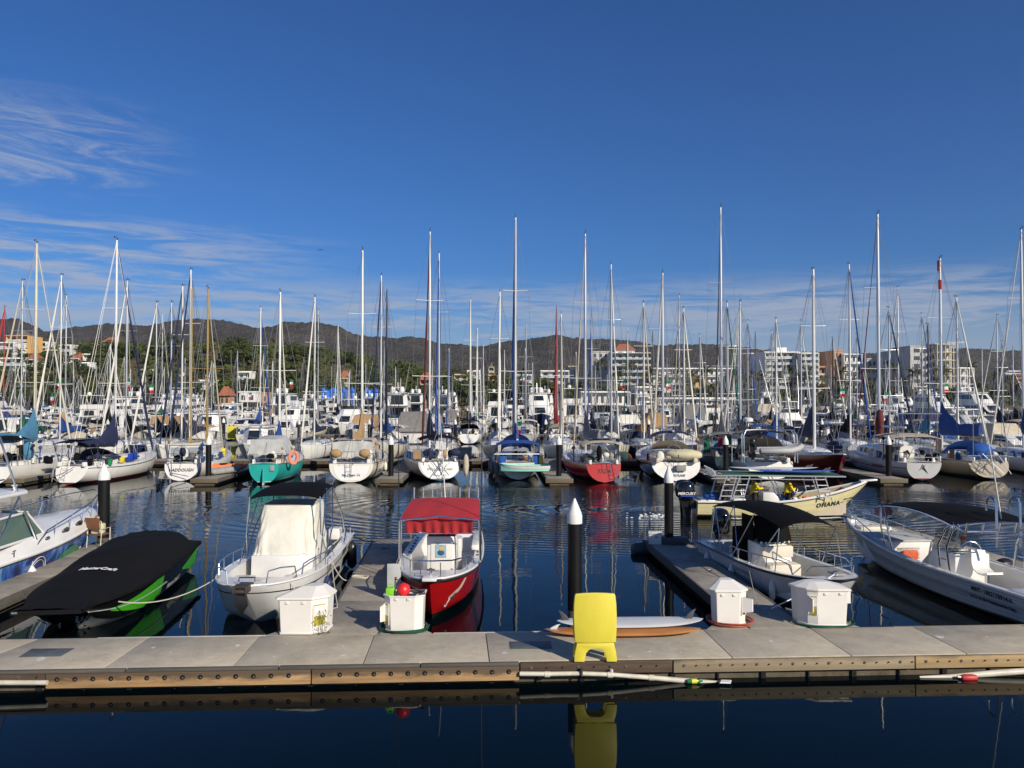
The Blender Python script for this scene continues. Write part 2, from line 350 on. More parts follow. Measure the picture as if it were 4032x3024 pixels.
# ---------------- hull shapes ----------------
class Hull:
    """x forward from the transom, y to port, z up from the waterline"""
    def __init__(s, L, B, zst, zmid, zbow, kd=.35, ks=-.05, tw=.8, tm=.45, pb=2.2, qb=.8, rb=.8, rs=0., sec='round', flare=0., kb=None, cv=.38):
        s.__dict__.update(L=L, B=B, zst=zst, zmid=zmid, zbow=zbow, kd=kd, ks=ks, tw=tw, tm=tm, pb=pb, qb=qb, rb=rb, rs=rs, sec=sec, flare=flare, kb=kb, cv=cv)
    def hb(s, t):
        if t < s.tm: return s.B/2*(s.tw+(1-s.tw)*sin(pi/2*t/s.tm))
        return s.B/2*max(0, 1-((t-s.tm)/(1-s.tm))**s.pb)**s.qb
    def zs(s, t):
        if t < .4: return lerp(s.zst, s.zmid, sm(t, 0, .4))
        return s.zmid+(s.zbow-s.zmid)*((t-.4)/.6)**1.7
    def zk(s, t):
        if t < .3: return lerp(s.ks, -s.kd, sm(t, 0, .3))
        if t > .7: return lerp(-s.kd, s.kb if s.kb is not None else -.1, ((t-.7)/.3)**2)
        return -s.kd
    def yf(s, v, t):
        if s.sec == 'round': y = max(0, 1-(1-v)**2.4)**.55
        else: y = .88*v/s.cv if v < s.cv else .88+.12*((v-s.cv)/(1-s.cv))**.8
        f = s.flare*t**3
        return y*(1-f)+v**1.25*f
    def pt(s, t, v, side=1, off=0):
        if off and .003 < off < .02: off = .02
        hb = s.hb(t)+off
        return Vector((s.L*t-s.rb*(1-v)**1.1*t**5+s.rs*v*(1-t)**5, side*hb*s.yf(v, t), s.zk(t)+(s.zs(t)-s.zk(t))*v))
    def at(s, x, z, side=1, off=.02):
        t = x/s.L; v = .5
        for _ in range(12):
            t = max(0, min(1, (x+s.rb*(1-v)**1.1*t**5)/s.L)); v = max(0, min(1, (z-s.zk(t))/(s.zs(t)-s.zk(t))))
        return s.pt(t, v, side, off)
    def ptz(s, t, z, side=1, off=.012):
        v = max(0, min(1, (z-s.zk(t))/(s.zs(t)-s.zk(t)))); return s.pt(t, v, side, off)
    def shell(s, n=26, m=9):
        b = MB(); vv = [j/m for j in range(m+1)]
        rings = []; uv = []
        for i in range(n+1):
            t = i/n; t = 1-(1-t)**1.25
            rings.append([s.pt(t, v, 1) for v in reversed(vv)]+[s.pt(t, v, -1) for v in vv[1:]])
            uv += [(t, v) for v in reversed(vv)]+[(t, v) for v in vv[1:]]
        k = 2*m+1
        fs = [(i*k+j, (i+1)*k+j, (i+1)*k+j+1, i*k+j+1) for i in range(n) for j in range(k-1)]
        b.add([p for r in rings for p in r], fs, uv)
        b.add(rings[0], [tuple(range(k))], [(0, .5)]*k)
        return b
    def deck(s, n=22, inset=.0, dz=0., camber=.05, t0=0., t1=1.):
        b = MB(); rings = []
        for i in range(n+1):
            t = lerp(t0, t1, i/n); h = max(.001, s.hb(t)-inset); x = s.L*t+s.rs*(1-t)**5
            rings.append([(x, h*q, s.zs(t)+dz+camber*(1-q*q)) for q in (1, .6, 0, -.6, -1)])
        b.loft(rings, closed=False, cap=False); return b
    def gunwale(s, m, parent, r=.035, t0=0, t1=1, n=26, dz=0, name='rub_rail', off=.0):
        pts = [s.pt(lerp(t0, t1, i/n), 1, 1, off) for i in range(n+1)]
        q = pts+[Vector((p.x, -p.y, p.z)) for p in reversed(pts[:-1] if t1 == 1 else pts)]
        q = [p+Vector((0, 0, dz)) for p in q]
        return MB().tube(q, r, 6).build(name, m, parent)
    def liner(s, zf, cw=.14, t0=.04, t1=.8, n=24, fore=True, aft=True):
        """side decks with an open well down to the floor zf between t0 and t1"""
        b = MB()
        for side in (1, -1):
            rings = []
            for i in range(n+1):
                t = lerp(t0, t1, i/n); x = s.L*t; h = s.hb(t); z = s.zs(t)+.012; zz = min(zf, z-.05) if not callable(zf) else zf(t)
                rings.append([(x, side*h, z), (x, side*max(.02, h-cw), z), (x, side*max(.01, h-cw-.03), zz), (x, 0, zz)])
            b.loft(rings, closed=False, cap=False)
        for t, use in ((t1, fore), (t0, aft)):
            h = s.hb(t)-cw-.02; z = s.zs(t)+.012; zz = zf if not callable(zf) else zf(t)
            b.add([(s.L*t, h, zz), (s.L*t, -h, zz), (s.L*t, -h, z), (s.L*t, h, z)], [(0, 1, 2, 3)])
        for a, c, use in ((t1, 1, fore), (0, t0, aft)):
            if use:
                rings = []
                for i in range(9):
                    t = lerp(a, c, i/8); h = max(.001, s.hb(t)); rings.append([(s.L*t, h*q, s.zs(t)+.012) for q in (1, .5, 0, -.5, -1)])
                b.loft(rings, closed=False, cap=False)
        return b
def canopy(b, x0, x1, w0, w1, z0, z1, rise=.12, crossrise=.10, droop=.0, nu=10, nv=8, th=.025):
    """curved fabric top: x0 aft, x1 forward, half widths, heights"""
    def f(u, v):
        q = 2*v-1
        return Vector((lerp(x0, x1, u), q*lerp(w0, w1, u), lerp(z0, z1, u)+rise*(1-(2*u-1)**2)+crossrise*(1-abs(q)**2.5)-droop*abs(q)**6))
    return b.grid(f, nu, nv, th)
def rail(b, pts, r=.014, posts=None, zdown=None):
    b.tube(pts, r, 6)
    if posts:
        for p, q in posts: b.tube([p, q], r*.9, 5)
    return b
def place(stern, bow, z=0):
    d = Vector(bow)-Vector(stern); return (stern[0], stern[1], z), atan2(d.y, d.x)

def weather(m, zed=.02, dark=(.035, .028, .022), w=.05):
    t = m.node_tree; b = t.nodes['Principled BSDF']; src = b.inputs['Base Color'].links[0].from_socket
    tcn = t.nodes.new('ShaderNodeTexCoord'); sp = t.nodes.new('ShaderNodeSeparateXYZ'); t.links.new(tcn.outputs['Object'], sp.inputs[0])
    n = t.nodes.new('ShaderNodeTexNoise'); n.inputs['Scale'].default_value = 2.2; n.inputs['Detail'].default_value = 8; n.inputs['Roughness'].default_value = .7
    mp = t.nodes.new('ShaderNodeMapping'); mp.inputs['Scale'].default_value = (.5, 2, 2); t.links.new(tcn.outputs['Object'], mp.inputs[0]); t.links.new(mp.outputs[0], n.inputs['Vector'])
    a = t.nodes.new('ShaderNodeMath'); a.operation = 'MULTIPLY_ADD'; t.links.new(n.outputs['Fac'], a.inputs[0]); a.inputs[1].default_value = .42; t.links.new(sp.outputs[2], a.inputs[2])
    r = t.nodes.new('ShaderNodeMapRange'); r.inputs[1].default_value = zed+.23-w; r.inputs[2].default_value = zed+.23+w; r.inputs[4].default_value = .82; t.links.new(a.outputs[0], r.inputs[0])
    x = t.nodes.new('ShaderNodeMix'); x.data_type = 'RGBA'; t.links.new(r.outputs[0], x.inputs[0]); t.links.new(src, x.inputs[6]); x.inputs[7].default_value = (*dark, 1); t.links.new(x.outputs[2], b.inputs['Base Color'])
weather(M_woodb, -.01); weather(M_woody, .10, (.12, .08, .04)); weather(M_woodp, .09, (.10, .08, .05))
# ---------------- water, shore and hills ----------------
def water_mat():
    m = bpy.data.materials.new('harbour_water'); m.use_nodes = True; t = m.node_tree; b = t.nodes['Principled BSDF']
    b.inputs['Base Color'].default_value = (.0005, .0028, .0045, 1); b.inputs['Roughness'].default_value = .012; b.inputs['IOR'].default_value = 1.24; b.inputs['Specular Tint'].default_value = (.26, .70, .34, 1)
    geo = t.nodes.new('ShaderNodeNewGeometry'); sp = t.nodes.new('ShaderNodeSeparateXYZ'); t.links.new(geo.outputs['Position'], sp.inputs[0])
    def mth(op, a, bb=None, c=None):
        n = t.nodes.new('ShaderNodeMath'); n.operation = op
        for i, x in enumerate((a, bb, c)):
            if x is None: continue
            if isinstance(x, (int, float)): n.inputs[i].default_value = x
            else: t.links.new(x, n.inputs[i])
        return n.outputs[0]
    def rng(x, a, c, lo=0., hi=1.):
        n = t.nodes.new('ShaderNodeMapRange'); n.interpolation_type = 'SMOOTHSTEP'; t.links.new(x, n.inputs[0])
        for i, v in enumerate((a, c, lo, hi)): n.inputs[i+1].default_value = v
        return n.outputs[0]
    def ns(scale, sx=1, sy=1, det=2, rough=.5, dist=0.):
        mp = t.nodes.new('ShaderNodeMapping'); mp.inputs['Scale'].default_value = (sx, sy, 1); t.links.new(geo.outputs['Position'], mp.inputs[0])
        n = t.nodes.new('ShaderNodeTexNoise'); n.inputs['Scale'].default_value = scale; n.inputs['Detail'].default_value = det; n.inputs['Roughness'].default_value = rough; n.inputs['Distortion'].default_value = dist
        t.links.new(mp.outputs[0], n.inputs['Vector']); return n.outputs['Fac']
    y = sp.outputs[1]; x = sp.outputs[0]
    patch = rng(ns(.07, 1, 1.6, 2), .38, .62)
    chan = mth('MULTIPLY', rng(y, 24.5, 29.), rng(y, 46, 37))
    near = mth('MULTIPLY', rng(y, 14, 22, .25, 1), 1)
    # slow swell bending the reflections of the masts
    h = mth('MULTIPLY', ns(.55, 1, .8, 1), mth('MULTIPLY', near, .012))
    h = mth('ADD', h, mth('MULTIPLY', ns(1.7, 1, 1, 1), mth('MULTIPLY', near, .0022)))
    rip = mth('MULTIPLY', mth('ADD', mth('MULTIPLY', chan, mth('ADD', mth('MULTIPLY', patch, .8), .25)), rng(y, 60, 100, 0, .4)), 1)
    h = mth('ADD', h, mth('MULTIPLY', ns(2.2, .55, 1.5, 3, .55), mth('MULTIPLY', mth('ADD', rip, .10), .0085)))
    h = mth('ADD', h, mth('MULTIPLY', ns(6.5, .6, 1.5, 3, .6), mth('MULTIPLY', mth('MULTIPLY', rip, patch), .0028)))
    # ring ripples of the wake spreading from the moving panga
    def ring(cx, cy, lam, amp, r0, r1, sy=1.):
        d = mth('SQRT', mth('ADD', mth('POWER', mth('SUBTRACT', x, cx), 2), mth('POWER', mth('MULTIPLY', mth('SUBTRACT', y, cy), sy), 2)))
        dd = mth('ADD', d, mth('MULTIPLY', ns(.35, 1, 1, 1), 1.6))
        return mth('MULTIPLY', mth('MULTIPLY', mth('SINE', mth('MULTIPLY', dd, 2*pi/lam)), amp), mth('MULTIPLY', rng(d, r1, r1*.6), rng(d, r0*.5, r0)))
    h = mth('ADD', h, ring(8, 37, 1.1, .0075, 3, 30, 2.4))
    h = mth('ADD', h, mth('MULTIPLY', ring(-20, 44, .6, .002, 1, 26, 1.8), chan))
    bp = t.nodes.new('ShaderNodeBump'); bp.inputs['Distance'].default_value = 1.; bp.inputs['Strength'].default_value = 1.
    t.links.new(h, bp.inputs['Height']); t.links.new(bp.outputs[0], b.inputs['Normal'])
    return m
wb = MB().add([(-3000, -200, 0), (3000, -200, 0), (3000, 3200, 0), (-3000, 3200, 0)], [(0, 1, 2, 3)])
struct(wb.build('water', water_mat(), smooth=0), 'dark blue harbour water', 'water')

RIDGE = [(-800, 1290), (0, 1272), (60, 1270), (100, 1290), (170, 1318), (210, 1316), (300, 1303), (380, 1300), (450, 1290), (560, 1296), (640, 1281), (690, 1271), (760, 1268), (830, 1272), (880, 1276), (930, 1290),
         (1000, 1303), (1070, 1310), (1150, 1308), (1230, 1318), (1310, 1314), (1400, 1338), (1500, 1345), (1570, 1347), (1660, 1346), (1720, 1360), (1800, 1367), (1900, 1378), (1960, 1368), (2000, 1358), (2100, 1352),
         (2170, 1346), (2250, 1360), (2330, 1362), (2400, 1357), (2500, 1366), (2600, 1368), (2700, 1370), (2750, 1366), (2850, 1371), (2960, 1385), (3100, 1396), (3400, 1402), (3600, 1394), (3800, 1382), (3900, 1390), (4032, 1392), (4900, 1400)]
def nz(x, y, s, oct=4):
    return mnoise.fractal(Vector((x*s, y*s, 3.7)), 1.0, 2.0, oct)
def hills():
    b = MB(); nu, nv = 760, 90; vs = []
    for i in range(nu+1):
        px = lerp(-700, 4750, i/nu); u = (px-2016)/F
        top = (1565-interp(RIDGE, px))/F
        for j in range(nv+1):
            r = lerp(760, 2500, (j/nv)**1.15); x = u*r; y = r
            H = top*2100+CZ
            k = sm(r, 900, 2100); base = H*(k**1.15)
            spur = nz(x, y, .0022, 4)
            z = 3+base*(1+.0*spur)+spur*75*k*(1-sm(r, 1500, 2100))*1.1 - 0
            z += nz(x+500, y, .02, 4)*6*k + mnoise.noise(Vector((x*.13, y*.06, 0)))*4.5*k
            if r > 2150: z -= (r-2150)*.25
            vs.append((x, y, z))
    fs = [(i*(nv+1)+j, (i+1)*(nv+1)+j, (i+1)*(nv+1)+j+1, i*(nv+1)+j+1) for i in range(nu) for j in range(nv)]
    return b.add(vs, fs)
def hill_mat(name, c1, c2, c3, s=.012, bump=6.):
    m = bpy.data.materials.new(name); m.use_nodes = True; t = m.node_tree; b = t.nodes['Principled BSDF']; b.inputs['Roughness'].default_value = 1; b.inputs['Specular IOR Level'].default_value = .0
    geo = t.nodes.new('ShaderNodeNewGeometry')
    def ns(scale, det):
        n = t.nodes.new('ShaderNodeTexNoise'); n.inputs['Scale'].default_value = scale; n.inputs['Detail'].default_value = det; n.inputs['Roughness'].default_value = .7; t.links.new(geo.outputs['Position'], n.inputs['Vector']); return n.outputs['Fac']
    r = t.nodes.new('ShaderNodeValToRGB'); e = r.color_ramp.elements
    e[0].position = .40; e[0].color = (*c1, 1); e[1].position = .60; e[1].color = (*c3, 1); k = e.new(.5); k.color = (*c2, 1)
    mxn = t.nodes.new('ShaderNodeMath'); mxn.operation = 'MULTIPLY_ADD'; t.links.new(ns(s*9, 5), mxn.inputs[0]); mxn.inputs[1].default_value = .55
    m2 = t.nodes.new('ShaderNodeMath'); m2.operation = 'MULTIPLY'; t.links.new(ns(s, 4), m2.inputs[0]); m2.inputs[1].default_value = .45
    t.links.new(m2.outputs[0], mxn.inputs[2]); t.links.new(mxn.outputs[0], r.inputs[0]); t.links.new(r.outputs[0], b.inputs['Base Color'])
    bp = t.nodes.new('ShaderNodeBump'); bp.inputs['Distance'].default_value = bump; bp.inputs['Strength'].default_value = 1
    v = t.nodes.new('ShaderNodeTexVoronoi'); v.inputs['Scale'].default_value = s*8; t.links.new(geo.outputs['Position'], v.inputs['Vector'])
    sb = t.nodes.new('ShaderNodeMath'); sb.operation = 'SUBTRACT'; sb.inputs[0].default_value = 1; t.links.new(v.outputs['Distance'], sb.inputs[1])
    t.links.new(sb.outputs[0], bp.inputs['Height']); t.links.new(bp.outputs[0], b.inputs['Normal'])
    return m
struct(hills().build('hills', hill_mat('dry_forest', (.044, .046, .040), (.080, .073, .063), (.116, .102, .089), .03, 4.), smooth=60), 'brown wooded hills', 'hills')
# lower green slope near the shore, highest at the left
def land_h(x, y):
    left = sm(x, 60, -170)
    h = 2.2+left*sm(y, 285, 440)*30+sm(y, 330, 700)*6+nz(x, y, .012, 3)*3*sm(y, 290, 360)
    if x > 120: h = 1.8+sm(y, 380, 700)*7
    return h
def shore_y(x): return 262 if x < 60 else lerp(262, 300, sm(x, 60, 120)) if x < 175 else lerp(300, 430, sm(x, 175, 215))
def land():
    b = MB(); nu, nv = 150, 46; vs = []
    for i in range(nu+1):
        u = lerp(-1.05, 1.05, i/nu)
        for j in range(nv+1):
            q = j/nv; xx = u*330
            y0 = shore_y(u*290); y = y0-6 if j == 0 else y0+ (q**1.6)*620
            x = u*y
            z = -.6 if j == 0 else (.9 if j == 1 else land_h(x, y)*sm(j, 0, 5))
            if j == 1: y = y0-2; x = u*y
            vs.append((x, y, z))
    fs = [(i*(nv+1)+j, (i+1)*(nv+1)+j, (i+1)*(nv+1)+j+1, i*(nv+1)+j+1) for i in range(nu) for j in range(nv)]
    return b.add(vs, fs)
struct(land().build('shore_ground', hill_mat('scrub_ground', (.05, .06, .025), (.10, .085, .05), (.17, .13, .085), .05, 1.0)), 'low green and brown land behind the marina', 'terrain')
# pale beach at the far right
bb = MB(); rings = []
for i in range(25):
    x = lerp(170, 420, i/24); y = shore_y(x/ (shore_y(x)) * 290) if False else lerp(300, 428, sm(x, 175, 225))
    rings.append([(x, y-14, -.3), (x, y-4, .5), (x, y+14, 2.6), (x, y+24, 2.7)])
bb.loft(rings, closed=False, cap=False)
struct(bb.build('beach', mat('beach_sand', (.42, .33, .22), .95, var=.15, vs_=.2)), 'pale sand beach at the far right', 'beach')
# rock armour along the shore
def rocks():
    b = MB(); r = random.Random(3)
    for i in range(900):
        u = r.uniform(-.75, .62); y0 = shore_y(u*290)-4+r.uniform(0, 5); x = u*y0; s = r.uniform(.5, 1.4)
        z = (y0-shore_y(u*290)+5)*.32
        vs = []
        for (a, c, e) in ((1, 0, 0), (-1, 0, 0), (0, 1, 0), (0, -1, 0), (0, 0, 1), (0, 0, -1)):
            vs.append((x+a*s*r.uniform(.6, 1.2), y0+c*s*r.uniform(.6, 1.2), z+e*s*r.uniform(.5, .9)))
        b.add(vs, [(0, 2, 4), (2, 1, 4), (1, 3, 4), (3, 0, 4), (2, 0, 5), (1, 2, 5), (3, 1, 5), (0, 3, 5)])
    return b
tag(rocks().build('shore_rocks', mat('rock', (.20, .17, .13), .95, var=.4, vs_=.5), smooth=0), 'brown rock armour along the far shore', 'rocks', kind='stuff')

# ---------------- vegetation ----------------
def leafmat(name, c, c2):
    m = bpy.data.materials.new(name); m.use_nodes = True; t = m.node_tree; b = t.nodes['Principled BSDF']; b.inputs['Roughness'].default_value = .7; b.inputs['Specular IOR Level'].default_value = .2
    tcn = t.nodes.new('ShaderNodeTexCoord'); n = t.nodes.new('ShaderNodeTexNoise'); n.inputs['Scale'].default_value = .9; n.inputs['Detail'].default_value = 5
    t.links.new(tcn.outputs['Object'], n.inputs['Vector']); oi = t.nodes.new('ShaderNodeObjectInfo')
    ad = t.nodes.new('ShaderNodeMath'); ad.operation = 'MULTIPLY_ADD'; t.links.new(oi.outputs['Random'], ad.inputs[0]); ad.inputs[1].default_value = .5; t.links.new(n.outputs['Fac'], ad.inputs[2])
    r = t.nodes.new('ShaderNodeValToRGB'); e = r.color_ramp.elements; e[0].position = .42; e[0].color = (*c, 1); e[1].position = .95; e[1].color = (*c2, 1)
    t.links.new(ad.outputs[0], r.inputs[0]); t.links.new(r.outputs[0], b.inputs['Base Color']); return m
M_leaf = leafmat('leaves', (.016, .034, .010), (.07, .085, .022))
M_palm = leafmat('palm_fronds', (.028, .045, .014), (.13, .12, .035))
M_bark = mat('bark', (.12, .10, .08), .95, var=.3)
def palm_meshes(seed, h):
    r = random.Random(seed); t = MB(); bend = r.uniform(-.8, .8)
    pts = [(bend*(i/8)**2, .3*sin(i), h*i/8) for i in range(9)]
    pts = [(p[0], 0, p[2]) for p in pts]
    t.tube(pts, [.26-.012*i for i in range(9)], 7)
    c = MB(); top = Vector(pts[-1])
    for k in range(20):
        az = k*2.4+r.uniform(-.2, .2); el = r.uniform(-.45, 1.25); ln = r.uniform(2.6, 3.6)
        d = Vector((cos(az), sin(az), 0)); p = Vector(top); prev = None
        for q in range(11):
            s_ = q/10; ang = el-s_*s_*2.0
            p2 = p+(d*cos(ang)+Vector((0, 0, sin(ang))))*ln/10
            side = Vector((-d.y, d.x, 0)); w_ = .62*sin(pi*min(1, s_*.9+.14))
            for sg in (-1, 1):
                a = p; b2 = p2; tip = p.lerp(p2, .9)+side*sg*w_-Vector((0, 0, w_*.55))
                tip2 = p2+side*sg*w_*.9-Vector((0, 0, w_*.6))
                c.add([a, p.lerp(p2, .55), tip2.lerp(tip, .5)], [(0, 1, 2)])
                c.add([p.lerp(p2, .5), b2, tip2+d*.12], [(0, 1, 2)])
            p = p2
    return t.mesh('trunk', M_bark), c.mesh('crown', M_palm, smooth=0)
PALMS = [palm_meshes(i, h) for i, h in enumerate((6.5, 8, 9.5, 11))]
def tree_meshes(seed):
    r = random.Random(seed); t = MB(); t.tube([(0, 0, 0), (.1, 0, 1.8), (.2, .1, 3.4)], [.3, .24, .16], 7)
    for k in range(5):
        a = k*1.26+r.random(); t.tube([(.1, 0, 1.6+.3*k*.5), (1.2*cos(a), 1.2*sin(a), 3.4), (2.1*cos(a), 2.1*sin(a), 4.6)], [.14, .09, .04], 5)
    c = MB(); cl = [(Vector((r.uniform(-2.3, 2.3), r.uniform(-2.3, 2.3), r.uniform(2.2, 6.0))), r.uniform(1.0, 1.9)) for _ in range(15)]
    for ctr, rad in cl:
        for _ in range(105):
            d = Vector((r.gauss(0, 1), r.gauss(0, 1), r.gauss(0, .8))).normalized(); p = ctr+d*rad*r.uniform(.7, 1.08)
            u = d.orthogonal().normalized(); u.rotate(Matrix.Rotation(r.random()*6, 3, d)); v = d.cross(u)+d*r.uniform(-.7, .7); s_ = r.uniform(.16, .38)
            c.add([p-u*s_, p+v*s_, p+u*s_, p-v*s_*.7], [(0, 1, 2, 3)])
    return t.mesh('trunk', M_bark), c.mesh('crown', M_leaf, smooth=0)
TREES = [tree_meshes(20+i) for i in range(5)]
LANDM = [(60, 'the yellow villa'), (250, 'the left hillside'), (460, 'the unfinished hilltop block'), (760, 'the golden mast'), (1000, 'the blue furled sail'), (1250, 'the red mast'), (1420, 'the blue tarpaulins'), (1700, 'the satellite domes'), (2050, 'the tallest blue sail'), (2250, 'the red furled sails'), (2450, 'the red roofed hotel'), (2780, 'the long low hotel'), (3110, 'the white balcony hotel'), (3360, 'the orange walled hotel'), (3640, 'the concrete frame hotel'), (3950, 'the beach')]
ORD = ['leftmost', 'second', 'third', 'fourth', 'fifth', 'sixth', 'seventh', 'eighth', 'ninth', 'tenth', 'eleventh', 'twelfth', 'thirteenth', 'fourteenth', 'fifteenth']
def near_mark(px): return min(LANDM, key=lambda a: abs(a[0]-px))[1]
PENDING = []
def finish_labels():
    """number the look-alikes that share a description, from left to right"""
    by = {}
    for o, base, px in PENDING: by.setdefault(base, []).append((px, o))
    for base, l in by.items():
        l.sort(key=lambda a: a[0])
        for k, (px, o) in enumerate(l):
            o['label'] = base if len(l) == 1 else f"{base}, {ORD[min(k, 14)]}{' from left' if k else ''}"
def veg(kind, px, D, s, k):
    x = (px-2016)/F*D; z = land_h(x, D)-.2
    nm, tm_, cm = ('palm_tree', *PALMS[k % 4]) if kind == 'palm' else ('broadleaf_tree', *TREES[k % 5])
    o = thing(nm, None, 'palm' if kind == 'palm' else 'tree', (x, D, z), R.uniform(0, 6), 'palms along the shore' if kind == 'palm' else 'leafy trees on the shore')
    o.scale = (s, s, s) if kind == 'palm' else (s*R.uniform(1, 1.35), s*1.1, s)
    inst('trunk', tm_, o); inst('crown', cm, o)
    PENDING.append((o, ('tall palm' if kind == 'palm' else 'dark green leafy tree')+' on the far shore by '+near_mark(px), px))
rv = random.Random(11)
for i in range(64):
    px = -60+i*37+rv.uniform(-25, 25)
    if px > 2250: break
    veg('tree', px, rv.uniform(272, 300), rv.uniform(.9, 1.5), i)
for i in range(70):
    px = -60+rv.uniform(0, 2300); veg('tree', px, rv.uniform(300, 420), rv.uniform(1.0, 1.5), i)
for i in range(80):
    px = rv.uniform(-60, 1250); veg('tree', px, rv.uniform(330, 540), rv.uniform(.5, .85), i)
for i in range(34):
    px = rv.uniform(-40, 1300); veg('palm', px, rv.uniform(300, 400), rv.uniform(.9, 1.25), i)
for i in range(46):
    px = rv.uniform(-20, 2250); veg('palm', px, rv.uniform(266, 330), rv.uniform(.8, 1.15), i)
for px in (1560, 1590, 1345, 1820, 1850, 1905, 930, 870, 790): veg('palm', px, 300, 1.25 if px > 1300 else 1.1, px)
for i in range(70):
    px = lerp(2300, 4080, i/69)+rv.uniform(-14, 14); veg('palm', px, rv.uniform(312, 345) if px < 3750 else rv.uniform(445, 470), rv.uniform(1.15, 1.6)*(1 if px < 3750 else 1.2), i)
for i in range(26):
    px = lerp(2320, 4080, i/25)+rv.uniform(-14, 14); veg('tree', px, rv.uniform(325, 350) if px < 3750 else rv.uniform(446, 500), rv.uniform(.9, 1.4)*(1 if px < 3750 else 1.4), i)
def scrub():
    b = MB(); r = random.Random(5)
    for _ in range(5200):
        u = r.uniform(-.76, .72); y = r.uniform(300, 860); x = u*y
        if x > -40 and r.random() < .35: continue
        if nz(x, y, .02, 2) < -.28: continue
        z = land_h(x, y) if y < 880 else 8; s = r.uniform(1.2, 3.2)
        for _k in range(9):
            p = Vector((x+r.uniform(-s, s), y+r.uniform(-s, s), z+r.uniform(.2, s*1.5))); a = Vector((r.gauss(0, 1), r.gauss(0, 1), r.gauss(0, 1))).normalized(); c = a.orthogonal()*r.uniform(.6, 1.3); d = a*r.uniform(.6, 1.3)
            b.add([p-c, p+d, p+c, p-d], [(0, 1, 2, 3)])
    return b
tag(scrub().build('hillside_scrub', M_leaf, smooth=0), 'green scrub and treetops covering the lower slope', 'vegetation', kind='stuff')

# ---------------- buildings ----------------
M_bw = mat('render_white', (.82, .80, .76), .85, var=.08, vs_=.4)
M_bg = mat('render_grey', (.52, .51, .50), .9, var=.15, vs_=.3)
M_by = mat('render_yellow', (.70, .42, .13), .85, var=.1, vs_=.4)
M_bo = mat('render_orange', (.50, .28, .15), .85, var=.1, vs_=.4)
M_bcol = mat('render_cream', (.62, .54, .38), .85, var=.1, vs_=.4)
M_roof = mat('roof_tile', (.36, .12, .06), .9, var=.25, vs_=1)
M_thatch = mat('thatch', (.16, .13, .10), .95, var=.3, vs_=2)
M_brown = mat('timber_balcony', (.13, .09, .065), .9, var=.2)
def bld(label, px0, px1, ytop, D, z0, wall=None, floors=3, depth=14, balcony=True, frame=False, roof=None, cols=None, slab=None, rot=0, wallside=None, pent=None):
    a = A(px0, ytop, D); c = A(px1, ytop, D); W = c.x-a.x; zt = a.z; z0 = max(z0, zt-floors*3.1) if px1 < 2250 else z0; depth = min(depth, max(5, W)) if px1 < 2250 else depth; H = zt-z0; fh = H/floors
    o = thing('building', label, 'building', ((a.x+c.x)/2, D, z0), rot)
    wall = wall or M_bw; slab = slab or wall; cols = cols or max(2, int(W/4.2))
    if frame:   # unfinished concrete frame
        b = MB(); b.box((0, depth/2+3, H/2-.2), (W, depth-3, H-.5)); b.build('wall', wallside or M_bg, o)
        b = MB()
        for k in range(floors+1): b.box((0, 1.4, k*fh), (W+.02, 5.2, .35))
        for k in range(cols+1): b.box((-W/2+W*k/cols, -1.0, H/2), (.35, .35, H))
        b.build('frame', slab, o)
    else:
        MB().box((0, depth/2+1, H/2), (W, depth, H)).build('wall', wall, o)
        if balcony:
            b = MB(); g = MB()
            for k in range(floors+1):
                if k: b.box((0, 0, k*fh), (W*1.02, 2.4, .3))
                if 0 < k < floors: g.box((0, -1.15, k*fh+.6), (W*.98, .06, .9))
            for q in (-1, 1): b.box((q*W*.5, .3, H/2), (.3, 1.9, H))
            b.build('balcony_slab', slab, o); g.build('railing', mat('rail_glass', (.45, .5, .5), .3, var=.1), o)
    for k in range(floors):
        for q in range(cols):
            wx = -W/2+W*(q+.5)/cols
            wm = cached(('win', round(W/cols, 1), round(fh, 1)), lambda: MB().box((0, 0, 0), (W/cols*.46, .12, fh*.5)).mesh('window', mat('hotel_glass', (.06, .07, .08), .25, var=.3, vs_=.3)))
            inst('window', wm, o, (wx, .97 if not frame else 2.9+1.55, k*fh+fh*.48))
    if roof == 'hip':
        MB().add([(-W/2-.6, 0, H), (W/2+.6, 0, H), (W/2+.6, depth+2, H), (-W/2-.6, depth+2, H), (-W/4, depth/2, H+3.2), (W/4, depth/2, H+3.2)], [(0, 1, 5, 4), (1, 2, 5), (2, 3, 4, 5), (3, 0, 4), (0, 3, 2, 1)]).build('roof', M_roof, o, smooth=0)
    elif roof == 'palapa':
        MB().add([(-W/3, 2, H), (W/3, 2, H), (W/3, 9, H), (-W/3, 9, H), (0, 5, H+3.5)], [(0, 1, 4), (1, 2, 4), (2, 3, 4), (3, 0, 4), (0, 3, 2, 1)]).build('roof', M_thatch, o, smooth=0)
    else:
        b = MB(); b.box((0, depth/2+1, H+.25), (W+.5, depth+.5, .5))
        if pent: b.box((pent*W, depth/2, H+1.5), (W*.3, depth*.6, 2.6))
        b.build('roof', wall, o)
    return o
HZ = 3
